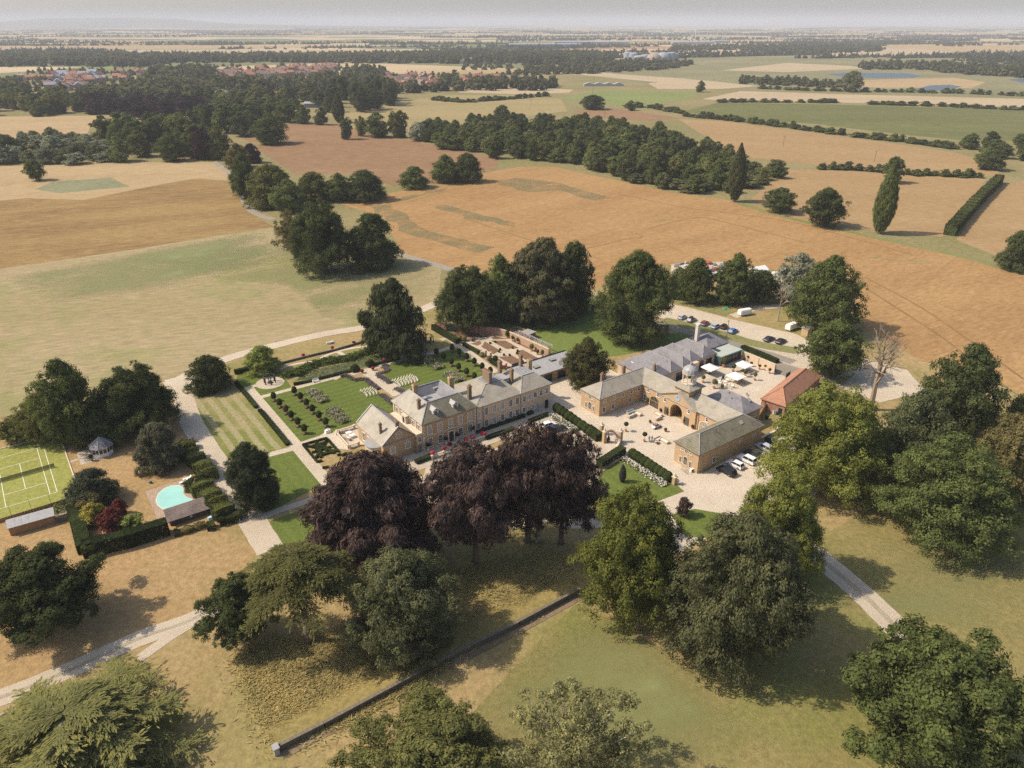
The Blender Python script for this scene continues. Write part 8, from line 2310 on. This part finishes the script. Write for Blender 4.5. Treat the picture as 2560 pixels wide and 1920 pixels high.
for p, lab in (((66.20,166.72), 'dark wheeled bin in the barn yard'), ((68.99,169.27), 'white and blue sacks leaning by the barn door')):
    t = thing('yard_bin', lab, 'bin', (*p, .06)); b = MB(); b.loft([[(-.3, -.3, 0), (.3, -.3, 0), (.3, .3, 0), (-.3, .3, 0)], [(-.38, -.38, 1.0), (.38, -.38, 1.0), (.38, .38, 1.0), (-.38, .38, 1.0)]]); b.build('tub', M_DARK if 'dark' in lab else M_WHITE, t); b = MB(); b.box(-.42, .42, -.42, .42, 1.0, 1.1); b.build('lid', M_DARK if 'dark' in lab else M_YARD[3], t)
# kitchen garden greenhouse shed by the court
a, c = Vector((-100.64,118.13)), Vector((-93.78,122.49)); d = c - a; L_ = d.length
t = thing('garden_shed', 'long wooden garden shed with a grey lean-to roof below the tennis court', 'shed', (*a, .05), math.atan2(d.y, d.x))
b = MB(); b.box(.1, L_ - .1, .15, 2.2, 0, 1.9); b.build('wall', M_ORW, t)
b = MB(); b.add([(-.1, -.15, 1.9), (L_ + .1, -.15, 1.9), (L_ + .1, 2.5, 2.45), (-.1, 2.5, 2.45), (-.1, -.15, 2.0), (L_ + .1, -.15, 2.0), (L_ + .1, 2.5, 2.55), (-.1, 2.5, 2.55)], [(3, 2, 1, 0), (4, 5, 6, 7), (0, 1, 5, 4), (1, 2, 6, 5), (2, 3, 7, 6), (3, 0, 4, 7)])
for k in range(1, 4): b.add([(L_ * .45 * k / 3, -.15, 2.02), (L_ * .45 * k / 3 + .1, -.15, 2.02), (L_ * .45 * k / 3 + .1, 2.5, 2.58), (L_ * .45 * k / 3, 2.5, 2.58)], [(0, 1, 2, 3)])
b.build('roof', M_LEAD, t)
t = thing('potting_frame', 'grey cold frame at the left end of the kitchen bed', 'cold frame', (*(-103.19,122.49), .05), .6); b = MB(); b.box(-.8, .8, -.6, .6, 0, .6); b.build('box', M_WOOD, t); b = MB(); b.box(-.75, .75, -.55, .55, .6, .66); b.build('lid', M_LEAD, t)
t = thing('fallen_log', 'grey fallen log at the left edge beside the big cedar', 'log', (*(-75.53,75.98), .25), .75); b = MB(); b.cyl((-1.4, 0, 0), (1.4, 0, .05), .28, .2, 9); b.build('wood', M_PALEBARK, t); b = MB(); b.cyl((.5, .1, .1), (1.0, .7, .5), .1, .05, 6); b.build('branch_stub', M_PALEBARK, t)
t = thing('tree_stump', 'tall broken pale stump beside the beech trunks', 'stump', (*(5.12,116.91), .05)); b = MB(); b.lathe([(.9, 0), (.6, .5), (.5, 2.4), (.25, 2.9), (.05, 3.2)], 9); b.build('wood', M_PALEBARK, t, smooth=True)

# ---------------------------------------------------------------- people
def person(p, label, shirt, legs, rz=0.0, bend=0.0, h=1.72):
    """one continuous skinned body; clothes are zones of its surface"""
    me = bpy.data.meshes.new('person')
    V = [(0, 0, .92), (0, .01, 1.15), (0, .02, 1.40), (0, .01, 1.50), (0, -.02, 1.62), (0, -.02, 1.70),
         (.10, 0, .86), (.11, -.02, .48), (.12, .02, .08), (.12, -.12, .04), (-.10, 0, .86), (-.11, -.06, .48), (-.12, .08, .08), (-.12, -.06, .04),
         (.20, .02, 1.40), (.25, .03, 1.13), (.24, -.10, .90), (-.20, .02, 1.40), (-.25, .02, 1.13), (-.25, -.08, .90)]
    E = [(0, 1), (1, 2), (2, 3), (3, 4), (4, 5), (0, 6), (6, 7), (7, 8), (8, 9), (0, 10), (10, 11), (11, 12), (12, 13), (2, 14), (14, 15), (15, 16), (2, 17), (17, 18), (18, 19)]
    rad = [.15, .14, .16, .06, .10, .085, .095, .065, .05, .04, .095, .065, .05, .04, .06, .045, .035, .06, .045, .035]
    me.from_pydata(V, E, [])
    o = bpy.data.objects.new('person_skin', me); COL.objects.link(o)
    sk = o.modifiers.new('skin', 'SKIN')
    for i, r in enumerate(rad):
        me.skin_vertices[0].data[i].radius = (r, r * (.75 if i in (0, 1, 2) else 1))
    me.skin_vertices[0].data[0].use_root = True
    ss = o.modifiers.new('sub', 'SUBSURF'); ss.levels = ss.render_levels = 1
    m2 = bpy.data.meshes.new_from_object(o.evaluated_get(bpy.context.evaluated_depsgraph_get()))
    bpy.data.objects.remove(o)
    for m in (paint('skin_tone', (.45, .28, .2), .6), paint('shirt', shirt, .8), paint('trousers', legs, .8), paint('hair', (.05, .035, .025), .7)): m2.materials.append(m)
    for f in m2.polygons:
        z = f.center.z
        f.material_index = 3 if z > 1.66 or (z > 1.58 and f.center.y > 0) else 0 if z > 1.47 or (z < .98 and abs(f.center.x) > .19) else 1 if z > .93 else 2 if z > .08 else 3
        f.use_smooth = True
    q = link('person', m2, None, (*p, .085), rz)
    q.scale = (h / 1.72,) * 3
    return prop(q, label, 'person')


if True:
    person((33.70,155.11), 'person in a pale blue shirt standing left of a pair in the court', (.30, .36, .45), (.42, .36, .28), .4)
    person((34.39,155.22), 'person in a darker blue shirt standing right of a pair in the court', (.10, .17, .34), (.35, .32, .30), 2.4)
    person((-12.16,218.53), 'person in dark clothes working in the kitchen garden', (.06, .05, .05), (.05, .05, .06), 1.0)
    person((58.11,185.92), 'waiter in dark clothes standing on the tea terrace', (.02, .02, .025), (.02, .02, .025), 2.0)
    person((59.96,188.53), 'person in a white shirt at the cafe tables', (.6, .58, .55), (.1, .12, .2), .5)

# ---------------------------------------------------------------- far village and industry
M_RED1 = roof_mat('village_tile', (.36, .16, .095), (.29, .135, .085), (.40, .22, .14), .35, .2, .15)
M_RED2 = roof_mat('village_brown_tile', (.25, .165, .13), (.20, .135, .11), (.30, .21, .165), .35, .2, .15)
M_SOLAR = paint('solar_roof', (.28, .31, .35), .3)
M_VW = [paint('village_brick', (.33, .20, .14), .9, .15, .3), paint('village_render', (.52, .44, .35), .9, .1, .3)]
def house_proto(L_, W, h, rh, roofm, wallm, chim=True):
    t = thing('village_house', 'x', 'house', (0, -900, 0))
    b = MB(); b.add([(-L_, -W, 0), (L_, -W, 0), (L_, W, 0), (-L_, W, 0), (-L_, -W, h), (L_, -W, h), (L_, W, h), (-L_, W, h), (-L_, 0, h + rh), (L_, 0, h + rh)], [(0, 1, 5, 4), (2, 3, 7, 6), (1, 2, 6, 9, 5), (3, 0, 4, 8, 7)]); w = b.build('wall', wallm, t)
    b = MB(); e = .4; b.add([(-L_ - e, -W - e, h - .2), (L_ + e, -W - e, h - .2), (L_ + e, 0, h + rh + .1), (-L_ - e, 0, h + rh + .1), (L_ + e, W + e, h - .2), (-L_ - e, W + e, h - .2)], [(0, 1, 2, 3), (3, 2, 4, 5), (0, 3, 5), (1, 4, 2)]); r = b.build('roof', roofm, t)
    if chim:
        b = MB(); b.box(L_ * .6, L_ * .6 + .9, -.45, .45, h + rh - .6, h + rh + 1.4); b.build('chimney', M_BRICKCHIM, r)
    for k in range(3):
        for z in ((1.0, 3.6) if h > 4 else (1.0,)):
            x = -L_ + 2 * L_ * (k + .5) / 3
            b = MB(); b.box(x - .5, x + .5, -W - .03, -W, z, z + 1.2); b.build('window', M_GLASS, t)
    return t


VH = [house_proto(5, 3.6, 5.2, 2.6, M_RED1, M_VW[0]), house_proto(7, 4, 5.2, 3.0, M_RED2, M_VW[1]), house_proto(4.5, 3.6, 4.6, 2.8, M_RED1, M_VW[1]), house_proto(6, 4, 5.4, 2.8, M_SOLAR, M_VW[0], False), house_proto(12, 4, 5.0, 2.8, M_RED1, M_VW[0])]
used = [False] * len(VH)
def put_house(k, p, rz, label, group, s=1.0):
    o = copy_tree(VH[k]) if used[k] else VH[k]
    used[k] = True
    o.location = (*p, 0); o.rotation_euler = (0, 0, rz); o.scale = (s, s, s)
    o['label'] = label; o['group'] = group


rv = random.Random(31)
def houses(poly, gap, n, kinds, rz, label, group):
    for p in scatter(poly, gap, n, rv): put_house(rv.choice(kinds), p, rz + rv.choice((0, 0, PI / 2)) + rv.uniform(-.12, .12), label, group, rv.uniform(1.2, 1.5))


houses([(-887,1531),(-804,1560),(-703,1369),(-697,1285),(-747,1326),(-809,1392)], 17, 34, (0, 4, 3, 0), .25, 'red roofed terrace house of the new estate at the left', 'houses of the left estate')
for p in [(-870,1440),(-861,1445),(-852,1450),(-836,1440)]: put_house(4, p, .1, 'long red terrace at the left end of the new estate', 'long terraces of the left estate')
houses([(-770,1305),(-718,1326),(-639.8,1176.3),(-656.2,1159.9),(-713,1211)], 18, 14, (0, 3, 1, 2), .5, 'house at the front of the left estate, half among trees', 'front houses of the left estate')
houses([(-803,1604),(-764,1635),(-608,1326),(-695,1369)], 18, 9, (1, 2, 0), .2, 'brownish house between estate and village', 'houses between estate and village')
houses([(-612,1667),(-532,1700),(-454,1490),(-487,1392),(-549,1490)], 18, 26, (0, 2, 1, 2), .3, 'pale gabled village house above the central park trees', 'houses in the middle village')
houses([(-517,1700),(-411,1868),(-368,1667),(-385,1545),(-454,1490)], 18, 34, (0, 2, 1, 0), .1, 'red or brown roofed house in the right part of the village', 'houses in the right village')
houses([(-371.4,1112.8),(-325.8,1098.0),(-306.3,1029.4),(-346.3,1042.4)], 14, 7, (0, 2, 2), .5, 'low red roofed house before the dark plantation', 'houses before the plantation')
houses([(-246,1498),(-190,1498),(-129,1406),(-112,1217),(-157,1217),(-223,1350)], 15, 22, (1, 1, 2), .4, 'brown gabled house of the close beside the poplars', 'houses of the close')
houses([(-95,1451),(-25,1451),(-23,1324),(-66,1299),(-87,1324)], 15, 12, (0, 0, 2), .1, 'orange roofed house of the hamlet beyond the barley field', 'houses of the hamlet')
houses([(-141,2184),(-74,2255),(-65,1968),(-122,1968)], 24, 7, (1, 2, 0), .1, 'distant house on the far side of the hamlet', 'far houses')
houses([(-47,2369),(-6,2435),(-5,2137),(-39,2118)], 24, 5, (2, 0), .1, 'distant pale house near the factory', 'far pale houses')
for k, o in enumerate(VH):
    if not used[k]: o.location = (*(-514,1439), 0); o['label'] = 'stray house at the village edge'
# manor with chimneys before the village
t = thing('manor_house', 'large stone manor with many chimneys at the village edge', 'house', (*(-371.4,1042.4), 0), .35)
b = MB(); b.box(-26, 14, -6, 6, 0, 9); b.build('wall', M_STONE, t); b = MB(); hip_roof(b, -26, 14, -6, 6, 9, (-20, 8, -.5, .5), 12.5); b.build('roof', M_ROOFB, t)
b = MB(); b.box(14, 40, -5, 5, 0, 6); b.build('side_wing', M_REDBRICK, t); b = MB(); hip_roof(b, 14, 40, -5, 5, 6, (18, 36, -.3, .3), 9); b.build('wing_roof', M_RED2, t)
for x in (-22, -14, -5, 4, 11): chimney(t, x, 0, 11, 16, 1.6, 1.2, pots=0)
for k in range(9):
    for z in (1.2, 5.2): b = MB(); b.box(-24 + k * 4.4, -22.6 + k * 4.4, -6.05, -6, z, z + 2.2); b.build('window', M_GLASS, t)
t = thing('church_tower', 'square stone church tower rising among trees at the left', 'church', (*(-729.2,1176.3), 0), .3); b = MB(); b.box(-4, 4, -4, 4, 0, 23); b.build('tower', M_STONE, t)
b = MB()
for x in (-3.7, 3.7):
    for y in (-3.7, 3.7): b.lathe([(.7, 23), (.6, 25), (.05, 27.5)], 4, (x, y))
b.box(-4.2, 4.2, -4.2, 4.2, 22.6, 23.3); b.build('pinnacles', M_DRESSED, t)
for s in (-1, 1): b = MB(); b.box(-.9 + s * 1.5, .9 + s * 1.5, -4.06, -4, 15, 20); b.build('belfry_window', M_DARK, t)
t = thing('farm_shed', 'pale roofed open farm shed at the edge of the upper field', 'shed', (*(-241.0,951.6), 0), .05); b = MB(); b.box(-11, 11, -6, 6, 0, 4.6); b.build('wall', paint('shed_grey', (.22, .24, .26), .7), t); b = MB(); b.add([(-12, -7, 4.6), (12, -7, 4.6), (12, 0, 6.6), (-12, 0, 6.6), (12, 7, 4.6), (-12, 7, 4.6)], [(0, 1, 2, 3), (3, 2, 4, 5)]); b.build('roof', M_LEAD, t)
t = thing('glasshouse', 'long pale nursery glasshouse at the roadside', 'greenhouse', (*(149,1286), 0), 0.0); b = MB()
for k in range(4): b.add([(-32 + k * 16, -7, 3), (-16 + k * 16, -7, 3), (-24 + k * 16, -7, 5.5), (-32 + k * 16, 7, 3), (-16 + k * 16, 7, 3), (-24 + k * 16, 7, 5.5)], [(0, 1, 2), (0, 2, 5, 3), (1, 4, 5, 2)])
b.build('roof', M_LEAD, t); b = MB(); b.box(-32, 32, -7, 7, 0, 3); b.build('wall', M_LEAD, t)
M_SHED = paint('factory_white', (.30, .31, .33), .6, .06, .05)
for p, L_, lab in (((140,3431), 150, 'long white factory shed left of the far works'), ((327,3840), 130, 'grey white factory shed in the middle of the far works'), ((495,3861), 60, 'small white shed right of the far works'), ((830,3822), 75, 'grey shed below the tall wind turbine'), ((936,3887), 30, 'low white shed right of the wind turbine'), ((1053,4097), 34, 'white square shed beyond the wind turbine')):
    t = thing('factory_shed', lab, 'factory', (*p, 0), .05); b = MB(); b.box(-L_, L_, -30, 30, 0, 11); b.build('wall', M_SHED, t); b = MB()
    for k in range(3): b.add([(-L_ - 1, -30 + k * 20, 11), (L_ + 1, -30 + k * 20, 11), (L_ + 1, -20 + k * 20, 14), (-L_ - 1, -20 + k * 20, 14), (L_ + 1, -10 + k * 20, 11), (-L_ - 1, -10 + k * 20, 11)], [(0, 1, 2, 3), (3, 2, 4, 5), (0, 3, 5), (1, 4, 2)])
    b.build('roof', M_SHED, t)
for k, (p, r, h, dome_) in enumerate([((314,2167), 12, 20, 0), ((325,2147), 12, 18, 0), ((339,2126), 16, 12, 0), ((356,2126), 14, 15, 0), ((370,2086), 20, 7, 1), ((400,2126), 20, 8, 1), ((417,2147), 11, 19, 0), ((428,2147), 11, 20, 0), ((442,2167), 9, 17, 0)]):
    t = thing('storage_tank', ('brown domed digester tank at the far works' if k == 4 else 'pale domed digester tank at the far works' if dome_ else 'white storage silo at the far works'), 'tank', (*p, 0), 0, None if dome_ else 'silos at the far works')
    b = MB(); b.lathe([(r, 0), (r, h)], 16); b.build('shell', M_SHED if k != 4 else paint('brown_dome', (.33, .25, .2), .7), t)
    b = MB(); b.lathe([(r * math.cos(a_ / 6 * PI / 2) + .05, h + r * (.75 if dome_ else .2) * math.sin(a_ / 6 * PI / 2)) for a_ in range(7)], 16); b.build('cap', M_SHED if k != 4 else bpy.data.materials['brown_dome'], t)
# wind turbines
b = MB(); b.lathe([(2.2, 0), (1.2, 80)], 8); _tt = b.mesh('turbine_tower', M_WHITE)
b = MB(); b.box(-1.5, 1.5, -3, 5, 78.5, 82); _tn = b.mesh('turbine_nacelle', M_WHITE)
b = MB(); b.add([(-.7, -3.4, 0), (1.2, -3.2, 6), (.25, -3.2, 40), (-.25, -3.2, 40), (-.7, -3.0, 0), (1.2, -2.9, 6), (.25, -3.1, 40), (-.25, -3.1, 40)], [(0, 1, 2, 3), (7, 6, 5, 4), (0, 4, 5, 1), (1, 5, 6, 2), (3, 7, 4, 0)]); _tb = b.mesh('turbine_blade', M_WHITE)
for k, (p, a0, lab, grp, s) in enumerate([((927,4097), .3, 'nearest wind turbine, white, beside the far grey shed', None, .7)] + [((x, y), a_, 'faint wind turbine on the right horizon', 'wind turbines on the horizon', 1.1) for x, y, a_ in ((6650, 15800, .2), (7150, 15600, .9), (7700, 15500, 1.6), (7850, 15900, .5), (8050, 15600, .1), (8450, 16000, 1.2), (8700, 15400, .7), (10500, 15500, .4), (11500, 15600, 1.9))]):
    t = thing('wind_turbine', lab, 'wind turbine', (*p, 0), 0, grp); t.scale = (s, s, s)
    link('tower', _tt, t); link('nacelle', _tn, t)
    for q in range(3):
        o = link('blade', _tb, t, (0, 0, 80)); o.rotation_euler = (0, a0 + q * 2 * PI / 3, 0)
# field poles
for p, h, lab in (((113.7,1106.9), 24, 'tall grey mast on the edge of the bright grass field'), ((226.5,636.7), 8.5, 'leaning field pole in the hay field'), ((268.8,560.4), 8.5, 'field pole by the hay field hedge'), ((23.7,974.4), 9, 'field pole in the barley field'), ((101.0,845.6), 9, 'field pole in the brown clearing')):
    t = thing('field_pole', lab, 'pole', (*p, 0)); b = MB(); b.cyl((0, 0, 0), (h * .03, 0, h), .22, .14, 6); b.build('shaft', M_WOOD, t); b = MB(); b.box(-1.0, 1.0, -.08, .08, h - .9, h - .75); b.build('crossarm', M_WOOD, t)

# ---------------------------------------------------------------- summer haze over the plain
hz = bpy.data.materials.new('haze_air')
hz.use_nodes = True
hn, hl = hz.node_tree.nodes, hz.node_tree.links
hn.remove(hn['Principled BSDF'])
pv = hn.new('ShaderNodeVolumePrincipled')
pv.inputs['Color'].default_value = (.68, .71, .79, 1)
pv.inputs['Density'].default_value = 1.0e-4
pv.inputs['Anisotropy'].default_value = 0.0
hl.new(pv.outputs[0], hn['Material Output'].inputs['Volume'])
b = MB(); b.box(-46000, 46000, -1600, 61000, -1.05, 260)
prop(b.build('haze', hz), kind='stuff')
